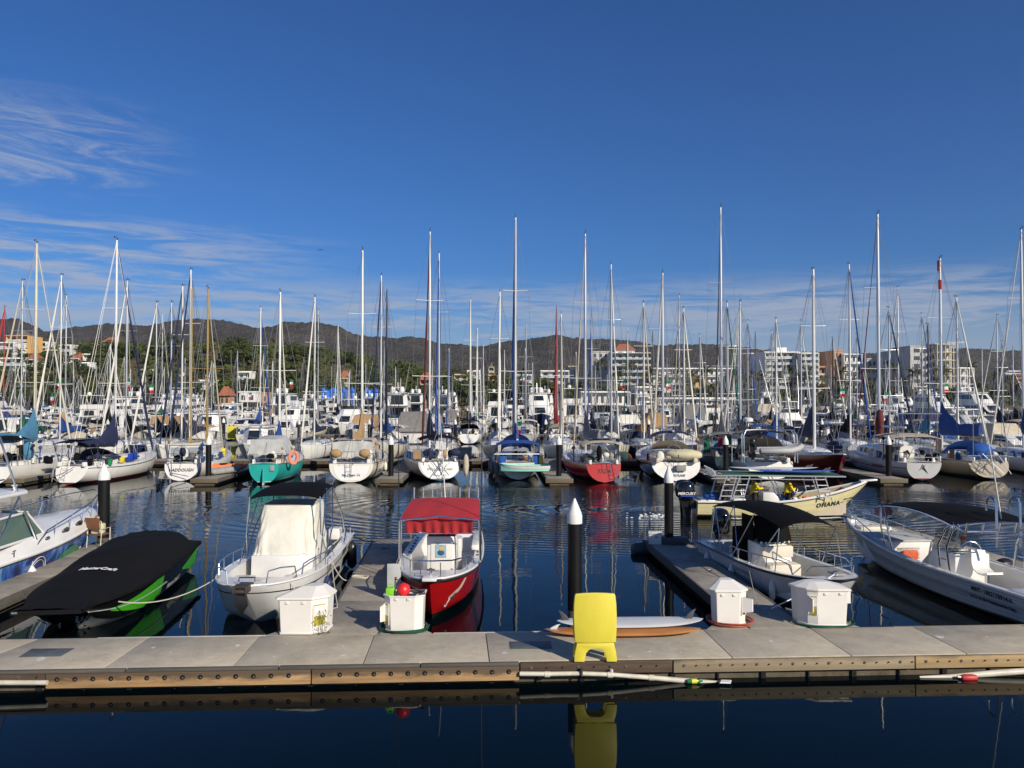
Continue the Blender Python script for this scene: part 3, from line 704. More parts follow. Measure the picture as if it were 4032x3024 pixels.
# left hillside
bld('yellow hillside villa with palapa roofs at far left', 28, 112, 1322, 400, 27, M_by, 3, roof='palapa')
bld('white and blue terraced apartments below the yellow villa', -40, 56, 1350, 390, 12, M_bw, 5)
bld('low white house right of the yellow villa', 110, 182, 1348, 420, 26)
bld('small white house with pale blue awning on left slope', 0, 96, 1412, 350, 12, M_bw, 2)
bld('small white gabled house beside the blue awning house', 108, 142, 1416, 352, 14, M_bw, 2, roof='hip')
bld('cream house with yellow storey on the hillside', 254, 292, 1362, 420, 23, M_by, 2)
bld('white hillside house with red tiled roof', 282, 312, 1412, 380, 15, M_bw, 2, roof='hip')
bld('grey flat roofed house high on the hillside', 360, 402, 1358, 440, 25, M_bg, 2)
bld('white modern house beside the grey hillside house', 402, 470, 1362, 440, 22, M_bw, 2)
bld('brown arched house behind the white modern house', 406, 452, 1346, 470, 30, M_bo, 2, roof='hip')
bld('lone flat white house on the dry slope', 520, 558, 1364, 520, 28, M_bw, 1)
bld('unfinished white concrete frame block on the hill', 612, 664, 1364, 560, 20, M_bw, 4, frame=True, wallside=M_bw, slab=M_bw)
bld('low white house above the left palms', 330, 396, 1396, 380, 20, M_bw, 1)
bld('pale house half hidden in trees below the dry slope', 320, 348, 1430, 345, 14, M_bw, 1)
bld('small brown roofed house on the green slope', 958, 994, 1424, 500, 18, M_bo, 2, roof='hip')
bld('white house among palms left of the blue sail', 770, 830, 1500, 288, 2.5, M_bw, 2)
bld('low white house behind the golden mast', 700, 742, 1508, 284, 2.5, M_bw, 1)
bld('white house hidden by palms right of the blue sail', 935, 985, 1466, 320, 6, M_bw, 2)
bld('white square marina office beside the blue sail', 938, 1002, 1546, 250, 1.2, M_bw, 1, balcony=False, cols=2)
bld('small tan roofed hut on the left shore', 862, 898, 1558, 256, 1.2, M_bo, 1, roof='hip', balcony=False)
bld('tan roofed shed right of the marina office', 1006, 1048, 1550, 256, 1.2, M_bo, 1, balcony=False)
bld('white and brown house behind the blue tarpaulins', 1340, 1368, 1490, 300, 3, M_bcol, 2, roof='hip')
bld('red roofed house behind the satellite domes', 1655, 1700, 1494, 330, 4, M_bo, 2, roof='hip')
bld('white modern villa with roof terrace in the middle distance', 1840, 1888, 1462, 340, 4, M_bw, 3)
bld('yellow shell roofed house left of the tallest blue sail', 1925, 1960, 1480, 330, 4, M_by, 2)
bld('cream shoreline house with thatch left of the tall blue sail', 1925, 1945, 1446, 420, 8, M_bcol, 2, roof='palapa')
bld('white building with slanted roof right of blue sail', 2025, 2092, 1478, 330, 3, M_bw, 3)
bld('white terraced building in front of the slanted roof', 1975, 2012, 1518, 300, 3, M_bw, 3)
bld('low white villas left of the pale yellow block', 2130, 2240, 1462, 380, 6, M_bw, 2)
bld('pale yellow block with four small windows', 2240, 2271, 1444, 400, 8, M_bcol, 2, balcony=False, cols=4)
for k_, (a_, y_, w__, D_, lab_) in enumerate(((236, 1352, 26, 345, 'white cube house nearest the left hill crest'), (300, 1388, 22, 335, 'tiny white house under the flat white slope house'), (352, 1376, 30, 350, 'white terraced house with dark openings'), (392, 1392, 20, 330, 'narrow white house in dense trees'), (442, 1384, 34, 345, 'wide white house below the modern villa'), (500, 1404, 22, 340, 'small pale house at the foot of the dry slope'), (560, 1448, 26, 310, 'white bungalow among the left palms'), (176, 1372, 30, 350, 'white two storey house right of the awning house'), (210, 1420, 28, 320, 'cream house low on the left slope'), (655, 1462, 30, 300, 'white bungalow left of the golden mast'), (1080, 1480, 26, 305, 'white roofed house in palms right of the blue sail'), (1190, 1474, 24, 310, 'pale house beside the red mast'), (1545, 1478, 26, 320, 'pale house under the tall twin palms'), (1790, 1468, 30, 330, 'low white house left of the roof terrace villa'))): bld(lab_, a_, a_+w__*1.6, y_+8, D_+55, 3, (M_bw, M_bcol, M_bw)[k_ % 3], 2)
# red roofed hotel
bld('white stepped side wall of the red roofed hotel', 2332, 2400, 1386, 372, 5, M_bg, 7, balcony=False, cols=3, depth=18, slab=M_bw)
bld('hotel with red tiled roof and curved brown balconies', 2404, 2562, 1392, 360, 5, M_bw, 7, cols=6, slab=M_brown, depth=20)
bld('red roofed penthouse crowning the balcony hotel', 2424, 2500, 1378, 366, 25, M_bw, 1, roof='hip', balcony=False, depth=10)
bld('long low white hotel with clerestory roof', 2560, 2990, 1452, 400, 8, M_bw, 3, cols=22)
bld('white shoreline restaurant with long blank signboard', 2290, 2480, 1545, 304, 2, M_bw, 1, cols=8)
bld('two storey white marina building with wide balcony', 2504, 2566, 1526, 303, 2, M_bw, 2, cols=3)
bld('ochre arched house in front of the long low hotel', 2722, 2772, 1492, 350, 5, M_by, 2, roof='palapa')
bld('low white wall of shops along the shore', 2600, 2900, 1570, 304, 2, M_bw, 1, cols=16)
bld('white hotel with wide stacked balconies', 3012, 3152, 1388, 380, 4, M_bw, 8, cols=6, pent=.05, depth=22, slab=M_bw)
bld('sunlit balcony wing of the white stacked hotel', 3152, 3222, 1392, 375, 4, M_bw, 8, cols=3, depth=22)
bld('low cream and red house beside the white hotel', 3222, 3250, 1446, 380, 4, M_bo, 4)
bld('cream block beside the orange walled hotel', 3256, 3286, 1442, 390, 4, M_bcol, 4)
bld('orange walled hotel side with brown stone face', 3287, 3322, 1382, 382, 4, M_bo, 6, balcony=False, depth=20, cols=2)
bld('white balcony front of the orange walled hotel', 3322, 3392, 1396, 380, 4, M_bw, 5, cols=4, depth=18)
bld('white hotel left of the concrete frame hotel', 3416, 3476, 1414, 430, 4, M_bg, 5, balcony=False, cols=3, depth=15)
bld('small white balcony block left of concrete frame hotel', 3474, 3520, 1412, 425, 4, M_bw, 5, cols=3, depth=14)
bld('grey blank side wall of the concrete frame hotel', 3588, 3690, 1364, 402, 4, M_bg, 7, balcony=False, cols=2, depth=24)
bld('unfinished concrete frame hotel with open floors', 3686, 3766, 1356, 398, 4, M_bg, 7, frame=True, cols=5, slab=M_bcol, depth=20)
bld('open white three storey frame beside the concrete hotel', 3778, 3830, 1450, 420, 4, M_bw, 4, cols=3, frame=True, slab=M_bw)
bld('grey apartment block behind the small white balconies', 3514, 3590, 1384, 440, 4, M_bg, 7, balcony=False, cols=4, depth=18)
bld('white house on the right hill foot', 3960, 4020, 1462, 560, 8, M_bw, 2)
bld('brown roofed houses in trees at the right edge', 3990, 4060, 1492, 500, 7, M_bo, 2, roof='hip')
# ---------------- main dock ----------------
ZD = .40
def back(px): return G(px, 2518-57*px/4032, ZD)
def front(px): return G(px, 2636-67*px/4032, ZD)
seams = [(-900, -1400), (150, -180), (585, 408), (1022, 918), (1475, 1430), (1912, 1927), (2340, 2404), (2769, 2883), (3188, 3352), (3593, 3806), (4020, 4270), (4500, 4790)]
dock = thing('floating_dock', 'long concrete dock with timber edge boards running across the foreground', 'dock', (0, 14.5, 0))
OFF = Vector((0, 14.5, 0))
nrm = (back(2000)-front(2000)).normalized(); along = (front(3000)-front(1000)).normalized()
for (b0, f0), (b1, f1) in zip(seams, seams[1:]):
    q = [front(f0)+along*.009, front(f1)-along*.009, back(b1)-along*.009, back(b0)+along*.009]
    q = [p-OFF for p in q]
    MB().prism([(p.x, p.y) for p in q], ZD-.16, ZD).build('concrete_slab', M_conc, dock, bevel=.008)
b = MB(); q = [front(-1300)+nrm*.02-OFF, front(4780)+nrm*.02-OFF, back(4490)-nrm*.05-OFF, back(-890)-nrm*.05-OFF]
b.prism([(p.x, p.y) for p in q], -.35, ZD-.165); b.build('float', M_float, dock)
for k in range(26):
    p = front(-200+k*178)+nrm*.0-OFF; MB().box((p.x, p.y, -.08), (.03 if k % 2 else .09, .06, .5)).build('float_gap_shade', mat('shadow_gap', (.004, .004, .004), .9, var=0), dock)  # near-black blocks: shade of the gaps between floats, put into the colour
zrot = atan2(along.y, along.x)
def waler(p0, p1, m, zt=.385, zb=.11, off=.075, bolts=None, kind='ring', th=.075):
    a = front(p0)-OFF; c = front(p1)-OFF; mid = (a+c)/2-nrm*off*.5; L = (c-a).length-.008
    bd = MB().box((0, 0, 0), (L, th, zt-zb)).build('edge_board', m, dock, bevel=.006, loc=(mid.x, mid.y, (zt+zb)/2), rz=zrot)
    if bolts:
        n = int(L/bolts)
        for k in range(n):
            x = -L/2+.2+k*bolts
            if kind == 'ring':
                me = cached('bolt_recess', lambda: MB().lathe((0, 0, 0), [(.045, -.004), (.045, .001), (.036, .002), (.034, -.003), (.0, -.003)], 14, 1).mesh('bolt', M_blackp))
                me2 = cached('bolt_nut', lambda: MB().lathe((.008, -.004, -.006), [(.017, -.010), (.017, .003)], 6, 1).mesh('nut', mat('rusty_steel', (.20, .15, .11), .6, metal=.5, var=.4, vs_=30)))
                o = inst('bolt', me, bd, (x, -th/2-.001, .035)); inst('nut', me2, o, (0, -.002, 0))
            else:
                big = (k*7) % 3 == 0
                me = cached(('bolt_plate', big), lambda: MB().lathe((0, 0, 0), [(.032 if big else .014, -.006), (.030 if big else .013, .002)], 12, 1).lathe((0, -.02, 0), [(.011, -.008), (.011, .02)], 6, 1).mesh('bolt', mat('bolt_steel', (.16, .14, .12), .6, metal=.4, var=.3) if big else M_blackp))
                inst('bolt', me, bd, (x, -th/2-.001, .02))
    return bd
waler(-1300, 190, M_woodd, .37, .14, .07, .33, 'plate')
waler(194, 1229, M_woodb, .335, .075, .16, .322); waler(1233, 2044, M_woodb, .335, .075, .16, .315)
a = front(-1300)-OFF; 
for p0, p1 in ((-300, 500), (504, 1100), (1104, 1655), (1659, 2043)):
    a = front(p0)-OFF; c = front(p1)-OFF; mid = (a+c)/2-nrm*.045
    MB().box((0, 0, 0), ((c-a).length-.006, .10, .055)).build('cap_board', M_woodg, dock, bevel=.005, loc=(mid.x, mid.y, .366), rz=zrot)
waler(2048, 2644, M_woodd, .385, .165, .09, .30, 'plate'); waler(2648, 3592, M_woodp, .385, .155, .10, .235, 'plate'); waler(3596, 4780, M_woody, .385, .155, .10, .235, 'plate')
# hatches
def quad_on(px, name, m, parent, z=ZD+.006, lift=.004):
    q = [G(x, y, ZD)-OFF for x, y in px]; return MB().prism([(p.x, p.y) for p in q], z-.004, z).build(name, m, parent, bevel=.002)
M_hatch = mat('hatch_grey', (.10, .12, .13), .6, var=.3, vs_=6, bump=.002, bs=80)
M_hframe = mat('hatch_frame', (.13, .13, .125), .7, var=.2)
for c in (((72, 2588), (240, 2585), (295, 2553), (125, 2555)), ((2008, 2556), (2175, 2555), (2168, 2525), (2004, 2527))):
    cx = sum(p[0] for p in c)/4; cy = sum(p[1] for p in c)/4
    f = quad_on(c, 'hatch_frame', M_hframe, dock)
    quad_on([(cx+(x-cx)*.93, cy+(y-cy)*.88) for x, y in c], 'hatch', M_hatch, dock, ZD+.012)
# bird droppings and stains lie flat on the slabs
b = MB(); rs = random.Random(4)
for (x, y, s) in ((936, 2541, 14), (604, 2550, 9), (1350, 2580, 13), (1352, 2544, 7), (670, 2568, 6), (1985, 2570, 13), (3036, 2524, 14), (3700, 2508, 18), (3885, 2506, 6), (2556, 2566, 10), (2680, 2568, 5), (160, 2594, 22), (2480, 2585, 8), (3110, 2560, 4), (1080, 2585, 6), (1128, 2534, 5), (2476, 2530, 4), (2572, 2531, 4), (2632, 2533, 4)):
    b = MB(); c = G(x, y, ZD)-OFF; r = s/F*15; b.prism([(c.x+r*1.0*cos(a)*rs.uniform(.5, 1.1), c.y+r*1.1*sin(a)*rs.uniform(.5, 1.1)) for a in [k*pi/5 for k in range(10)]], ZD+.0005, ZD+.002)
    b.build('dropping_stain', mat('bird_dropping', (.62, .60, .55), .9, var=.2, vs_=20), dock)
# white rub strips on the water side
for p0, p1 in ((380, 1045), (1706, 2140), (3520, 4400)):
    a = back(p0)-OFF; c = back(p1)-OFF; mid = (a+c)/2+nrm*.035
    MB().box((0, 0, 0), ((c-a).length, .06, .09)).build('rub_strip', M_pipe if p0 != 3520 else M_woodp, dock, bevel=.01, loc=(mid.x, mid.y, ZD-.045), rz=zrot)
b = MB()
for p0, p1 in ((-400, 380), (2140, 2790), (3350, 3520)):
    a = back(p0)-OFF; c = back(p1)-OFF; mid = (a+c)/2+nrm*.03; b.box((mid.x, mid.y, ZD-.06), ((c-a).length, .05, .10), zrot)
b.build('rear_board', M_woodg, dock)
# pipes hung under the edge
def pipe(pts, r, label, **k):
    return tag(MB().tube(pts, r, 10).build('drain_pipe', M_pipe), label, 'pipe', 'white pipes along the dock edge')
def FP(px, py, off=.16):
    a = front(px)-nrm*off; x = (px-2016)/F; zc = -(py-1512)/F
    d = Vector((x, cos(PITCH)-zc*sin(PITCH), sin(PITCH)+zc*cos(PITCH))); t = a.y/d.y
    return Vector((d.x*t, a.y, CZ+d.z*t))
pp = [FP(2046, 2653), FP(2160, 2654), FP(2280, 2652), FP(2400, 2656), FP(2560, 2668), FP(2690, 2680), FP(2900, 2697)]
tp = thing('drain_pipe', 'long white pipe sagging into the water below the yellow sign', 'pipe', pp[0], 0, 'white pipes along the dock edge')
MB().tube([p-pp[0] for p in pp], [.042, .042, .042, .04, .045, .05, .05], 10).build('pipe_run', M_pipe, tp)
b = MB()
for px, py in ((2155, 2655), (2402, 2657), (2565, 2668)):
    c = FP(px, py)-pp[0]; b.cyl(c-Vector((.05, 0, 0)), c+Vector((.05, 0, -.003)), .055, n=10)
c = FP(2408, 2650)-pp[0]; b.cyl(c, c+Vector((0, 0, .07)), .03, n=8)
b.build('coupling', M_pipe, tp)
MB().box(FP(2290, 2645)-pp[0]-Vector((0, .02, 0)), (.03, .12, .13)).build('bracket', M_mastd, tp)
pipe([FP(-200, 2688), FP(186, 2688)], .045, 'short white pipe under the dark board at the left dock end')
pipe([FP(3620, 2666), FP(3750, 2664), FP(3900, 2652), FP(4100, 2638)], [.02, .045, .06, .06], 'white pipe rising to the right beside the red float')
c = FP(3815, 2668, .28)
t = thing('float', 'red float lying against the dock foot at right', 'float', c)
MB().lathe((0, 0, 0), [(.01, -.15), (.05, -.14), (.065, -.08), (.065, .08), (.05, .14), (.02, .16)], 12, 0).build('body', mat('float_red', (.50, .03, .03), .5, var=.2), t); MB().cyl((-.22, 0, .02), (-.14, 0, .01), .022, n=8).build('neck', M_white2, t)
c = FP(2735, 2682, .24)
t = thing('bottle', 'green plastic bottle with yellow label floating by the pipe', 'bottle', c, .05)
MB().lathe((0, 0, 0), [(.01, -.15), (.04, -.14), (.045, -.05), (.045, .06), (.02, .12), (.013, .16)], 12, 0).build('body', mat('bottle_green', (.02, .18, .05), .2, var=0), t)
MB().lathe((0, 0, 0), [(.0465, -.06), (.0465, .04)], 12, 0).build('bottle_label', M_yellow, t)
c = FP(2855, 2681, .30)
tag(MB().prism([(-.12, -.07), (.08, -.09), (.14, .06), (-.06, .08)], 0, .012).prism([(-.10, -.055), (.07, -.07), (.12, .05), (-.05, .065)], .012, .02).build('tray', M_textw, loc=c-Vector((0, 0, .02))), 'small white tray floating at the foot of the dock', 'tray')
c = G(4, 2500, ZD)
# ---------------- finger piers ----------------
def finger(label, l0, l1, r0, r1, z=ZD, top=None, side=None, end=True, name='finger_pier', gus=None, group='finger piers'):
    """l0, r0 near left and right corners; l1, r1 far ones (world xy)"""
    top = top or M_conc2; side = side or M_woodg
    o = thing(name, label, 'pier', (l0[0], l0[1], 0), 0, group); O = Vector((l0[0], l0[1], 0))
    l0, l1, r0, r1 = [Vector((p[0], p[1], 0))-O for p in (l0, l1, r0, r1)]
    n = max(1, int((l1-l0).length/2.6))
    for k in range(n):
        q = [l0.lerp(l1, (k+.004)/n), r0.lerp(r1, (k+.004)/n), r0.lerp(r1, (k+.996)/n), l0.lerp(l1, (k+.996)/n)]
        MB().prism([(p.x, p.y) for p in q], z-.12, z-.004).build('deck_slab', top, o, bevel=.006)
    b = MB()
    for a, c in ((l0, l1), (r1, r0)):
        d = (c-a); nn = Vector((-d.y, d.x, 0)).normalized()*.06; b.prism([(a.x, a.y), (c.x, c.y), (c.x+nn.x, c.y+nn.y), (a.x+nn.x, a.y+nn.y)], z-.24, z+.004)
    b.build('edge_board', side, o, bevel=.005)
    d = (l1-l0).normalized()
    for p, q in ((l1, r1),)+(((l0, r0),) if end else ()):
        s = 1 if p is l1 else -1
        MB().prism([(p.x-.1, p.y), (q.x+.1, q.y), (q.x+.1+d.x*.1*s, q.y+d.y*.1*s), (p.x-.1+d.x*.1*s, p.y+d.y*.1*s)], z-.26, z+.008).build('end_board', M_woodp, o, bevel=.006)
    q = [l0.lerp(r0, .1), l0.lerp(r0, .9), l1.lerp(r1, .9), l1.lerp(r1, .1)]
    MB().prism([(p.x, p.y) for p in q], -.35, z-.125).build('float', M_float, o)
    if gus:
        for tri in gus:
            tri = [Vector((p[0], p[1], 0))-O for p in tri]; MB().prism([(p.x, p.y) for p in tri], z-.12, z-.008).build('corner_plate', top, o, bevel=.005)
    return o
def xy(px, py, z=ZD): p = G(px, py, z); return (p.x, p.y)
E = .03
LF = dict(l0=xy(1261, 2500-4), l1=xy(1473, 2125), r0=xy(1487, 2494), r1=xy(1618, 2125))
finger('concrete finger pier between the cream covered boat and the red canopied boat', LF['l0'], LF['l1'], LF['r0'], LF['r1'], end=False, gus=[[xy(1047, 2499), xy(1262, 2496), xy(1296, 2420)], [xy(1486, 2494), xy(1700, 2490), xy(1500, 2400)]])
RF = dict(l0=xy(2958, 2472), l1=xy(2543, 2129), r0=xy(3176, 2469), r1=xy(2702, 2129))
finger('shaded concrete finger pier left of the black canopied boat', RF['l0'], RF['l1'], RF['r0'], RF['r1'], end=False, gus=[[xy(2784, 2474), xy(2959, 2472), xy(2880, 2410)], [xy(3174, 2469), xy(3385, 2466), xy(3090, 2390)]])
fl0 = xy(0, 2284); fr0 = xy(0, 2361)
dd = Vector((1815-0, 0, 0))
def toward(px, py, y, vx=1828, vy=1565): return (px+(vx-px)*(py-y)/(py-vy), y)
l1 = toward(0, 2284, 2128); r1 = toward(0, 2361, 2128); l0 = toward(0, 2284, 2512); r0 = toward(0, 2361, 2518)
finger('concrete finger pier between the blue fishing boat and the covered boat', xy(*l0), xy(*l1), xy(*r0), xy(*r1), end=False)
# ---------------- piles ----------------
def pile_meshes(r, tip, tidal=True):
    k = ('pile', r, tip)
    if k not in CACHE:
        a = MB().lathe((0, 0, 0), [(r, -1.5), (r, tip-.52)], 20).mesh('shaft', M_pile)
        c = MB().lathe((0, 0, 0), [(r*1.06, tip-.58), (r*1.06, tip-.40), (r*.95, tip-.33), (.02, tip)], 20).mesh('cap', M_pilecap)
        g = MB().lathe((0, 0, 0), [(r*1.02, -1.0), (r*1.03, .05), (r*1.03, .32), (r*1.01, .42)], 16).mesh('waterline_growth', M_barn)
        CACHE[k] = (a, c, g)
    return CACHE[k]
def pile(px=None, D=None, r=.18, tip=3.05, label='', xyz=None, group='black mooring piles with white cone caps', growth=True):
    x = (px-2016)/F*D if px is not None else xyz[0]; y = D if px is not None else xyz[1]
    o = thing('mooring_pile', label, 'pile', (x, y, 0), 0, group)
    a, c, g = pile_meshes(r, tip); inst('shaft', a, o); inst('cap', c, o)
    if growth: inst('waterline_growth', g, o)
    return o
pile(413, 27.2, .195, 3.05, 'black pile with white cone behind the covered black boat')
pile(2262, 18.0, .168, 3.02, 'nearest black pile with white cone behind the yellow sign')
pile(2632, 26.3, .155, 3.05, 'black pile with white cone at the end of the right finger pier')
# pile collar: black bracket on the right finger end
tag(MB().prism([(0, 0), (.9, -.15), (.95, .5), (.1, .6)], ZD, ZD+.22).build('pile_bracket', M_dgrey, loc=(G(2640, 2140, ZD).x-.35, 26.0, .0), bevel=.05), 'black rubber pile guide at the end of the right finger pier', 'bracket')
c = G(2577, 2138, ZD)
t = thing('cooler', 'white cooler box standing on the far end of the right finger pier', 'cooler', (c.x, c.y-.1, ZD), -.2)
MB().box((0, 0, .17), (.42, .36, .34)).build('body', M_boxw, t, bevel=.02); MB().box((0, 0, .375), (.45, .39, .06)).build('lid', M_boxw, t, bevel=.02); MB().box((.05, -.19, .25), (.1, .02, .05)).build('latch', M_grey, t)
c = G(2530, 2165, .1)
tag(MB().lathe((0, 0, 0), [(.05, -.42), (.2, -.36), (.24, -.1), (.24, .15), (.18, .36), (.05, .42)], 16, 0).build('dock_fender', M_dgrey, loc=(c.x, c.y, .12), rz=.2), 'black cylindrical dock fender on the right finger pier end', 'fender')
# ---------------- dock boxes ----------------
def dockbox(name_label, px, py, foot, h, lid='shut', rz=0, scale=1, door=None, z=ZD, apex=None):
    """foot: polygon metres relative to base point, counter-clockwise from front left; x right, y away"""
    c = G(px, py, z); o = thing('dock_box', name_label, 'dock box', (c.x, c.y, z), rz, 'white dock boxes')
    foot = [Vector((a*scale, b_*scale, 0)) for a, b_ in foot]; cen = sum(foot, Vector())/len(foot); n = len(foot)
    r0 = [cen+(p-cen)*.93 for p in foot]; r1 = [p+Vector((0, 0, h)) for p in foot]
    if lid == 'open':
        ri = [cen+(p-cen)*.94+Vector((0, 0, h)) for p in foot]; rb = [cen+(p-cen)*.88+Vector((0, 0, h*.35)) for p in foot]
        ro = [cen+(p-cen)*1.06+Vector((0, 0, h)) for p in foot]; ro2 = [cen+(p-cen)*1.06+Vector((0, 0, h-.03)) for p in foot]
        MB().loft([r0, r1, ro2, ro, ri, rb], True, True).build('body', M_boxw, o, smooth=20)
    else:
        MB().loft([r0, r1], True, True).build('body', M_boxw, o, smooth=0, bevel=.012)
        e0 = [cen+(p-cen)*1.10+Vector((0, 0, h-.01)) for p in foot]; e1 = [cen+(p-cen)*1.10+Vector((0, 0, h+.035)) for p in foot]
        ap = apex or (cen.x, cen.y, .16); e2 = [Vector((ap[0], ap[1], 0))+(p-cen)*.42+Vector((0, 0, h+ap[2])) for p in foot]
        MB().loft([e0, e1, e2], True, True).build('lid', M_boxw, o, smooth=0, bevel=.012)
    fl_ = [cen+(p-cen)*.97 for p in foot]; MB().prism([(p.x, p.y) for p in fl_], 0, .045).build('base_flange', M_boxw, o, bevel=.008)
    pm = r0[0].lerp(r0[1], .5)
    for q_ in (.25, .75):
        hp = r1[0].lerp(r1[1], q_); MB().box((hp.x, hp.y-.012, h-.07), (.07, .015, .05)).build('latch', M_boxw, o, bevel=.004)
    if door:
        i, a0, a1, z0, z1, opened = door
        p, q = r0[i].lerp(r1[i], .5), r0[(i+1) % n].lerp(r1[(i+1) % n], .5)
        d = (q-p); nn = Vector((d.y, -d.x, 0)).normalized(); P = lambda s, zz, off=0: Vector((p.x+d.x*s+nn.x*off, p.y+d.y*s+nn.y*off, zz))
        MB().extr([P(a0, z0, .004), P(a1, z0, .004), P(a1, z1, .004), P(a0, z1, .004)], nn*.012).build('service_panel', mat('panel_yellow', (.42, .34, .04), .6, var=.4, vs_=9), o, smooth=0)
        MB().extr([P(a0+.04, lerp(z0, z1, .45), .014), P(a1-.04, lerp(z0, z1, .45), .014), P(a1-.04, z1-.03, .014), P(a0+.04, z1-.03, .014)], nn*.012).build('meter_window', M_boxw, o, smooth=0)
        b = MB()
        for s in (a0, a1): b.tube([P(s, z0, .015), P(s, z1, .015)], .012, 5)
        b.tube([P(a0, z1, .015), P(a1, z1, .015)], .012, 5); b.build('panel_frame', M_boxw, o)
        if opened:
            dv = (nn*.9+Vector((d.x, d.y, 0)).normalized()*.5).normalized()*.22
            MB().extr([P(a0, z0+.06, .02), P(a0, z1, .02), P(a0, z1-.03, .02)+dv, P(a0, z0+.1, .02)+dv], Vector((.02, .01, 0))).build('open_door', M_boxw, o, smooth=0)
    return o, cen
dockbox('white dock box with closed lid and vine covered yellow panel', 1098, 2500, [(0, 0), (.68, .0), (.98, .22), (1.02, .62), (.3, .72), (-.05, .12)], .74, apex=(.62, .46, .2), door=(1, .12, .85, .18, .62, False))
ob, cenb = dockbox('open white dock box holding a red ball', 1535, 2492, [(0, 0), (.53, -.01), (.70, .12), (.70, .55), (-.12, .55), (-.14, .15)], .78, 'open', door=(5, .1, .8, .15, .6, True))
dockbox('white dock box with peaked lid and red hose at its base', 2822, 2465, [(0, 0), (.52, 0), (.70, .16), (.62, .55), (.1, .58), (-.10, .14)], .74, apex=(.30, .38, .20), door=(1, .2, .85, .22, .62, True))
dockbox('white curved dock box with hanging open door and green hose', 3222, 2468, [(0, 0), (.66, 0), (.64, .5), (.1, .62), (-.42, .5), (-.36, .28), (-.2, .1)], .78, apex=(.05, .38, .14), door=(6, .1, .9, .25, .66, True))
c = ob.location
t = thing('buoy', 'round red ball buoy in the open dock box', 'buoy', (c.x+.27, c.y+.12, ZD+.88)); MB().ball((0, 0, 0), .145, 22, 16).build('ball', M_redball, t); MB().cyl((0, 0, -.17), (0, 0, -.13), .03).build('eye', M_redball, t)
t = thing('watering_can', 'lime green plastic container in the open dock box', 'container', (c.x-.02, c.y+.22, ZD+.72)); MB().box((0, 0, .08), (.2, .15, .22)).build('body', M_green, t, bevel=.03); MB().tube([(-.06, 0, .19), (-.05, 0, .26), (.05, 0, .26), (.06, 0, .19)], .014).build('handle', M_green, t)
t = thing('landing_net', 'folded fishing net frame sticking out of the open dock box', 'net', (c.x+.5, c.y+.3, ZD+.80)); MB().tube([(-.45, .1, .25), (-.1, 0, .12), (.2, -.1, .02), (.24, -.2, .0), (0, -.2, .02), (-.15, -.1, .06)], .012).build('hoop', M_mastd, t); MB().grid(lambda u, v: Vector((lerp(-.1, .22, u), lerp(-.2, .02, v), .04-.06*sin(pi*u)*sin(pi*v))), 6, 4).build('mesh_bag', mat('net_brown', (.10, .06, .06), .8, var=.4, vs_=40), t)
tag(MB().tube([(0, 0, 0), (.02, .02, .35), (.03, .03, .42)], [.02, .018, .03]).build('gaff_handle', M_teak, loc=(c.x+.03, c.y+.4, ZD+.66)), 'short wooden handle standing in the open dock box', 'handle')
def hose(px, py, rx, ry, m, label, turns=4, seed=1):
    c = G(px, py, ZD); r = random.Random(seed); pts = []
    for i in range(turns*18+1):
        a = i/18*2*pi; k = 1+.06*sin(a*2.3+seed)+i*.0012; pts.append((rx*k*cos(a), ry*k*sin(a), .015+.020*(i//18)+.008*sin(a*3)))
    return tag(MB().tube(pts, .016, 6).build('hose', m, loc=(c.x, c.y, ZD)), label, 'hose', 'coiled hoses')
hose(1592, 2474, .50, .40, mat('hose_green', (.01, .07, .04), .4, var=.1), 'dark green hose coiled round the foot of the open dock box', 3)
hose(2873, 2450, .46, .40, mat('hose_red', (.34, .08, .05), .5, var=.1), 'red brown hose coiled round the peaked dock box', 4, 3)
hose(3240, 2452, .62, .42, MATS['hose_green'], 'dark green hose round the foot of the curved dock box', 2, 5)
# dry weeds at the box foot
b = MB(); rw = random.Random(9); cw = G(1255, 2492, ZD)
for k in range(70):
    x = rw.uniform(-.05, .28); zz = rw.uniform(.02, .55)*(1-abs(x-.12)*2); p = Vector((cw.x+x, cw.y-.05+x*.5-.1, ZD+zz)); s = rw.uniform(.015, .04); a = rw.uniform(0, 6)
    b.add([p, p+Vector((s*cos(a), -.01, s*sin(a))), p+Vector((s*cos(a+1), -.02, s*sin(a+1)))], [(0, 1, 2)])
for k in range(5): b.tube([(cw.x+.05*k, cw.y-.08, ZD), (cw.x+.03*k+.05, cw.y-.1, ZD+.3), (cw.x+.05*k+rw.uniform(-.05, .08), cw.y-.08, ZD+.5)], .004, 4)
tag(b.build('weed', M_leaf, smooth=0), 'small weed climbing the panel of the left dock box', 'plant')
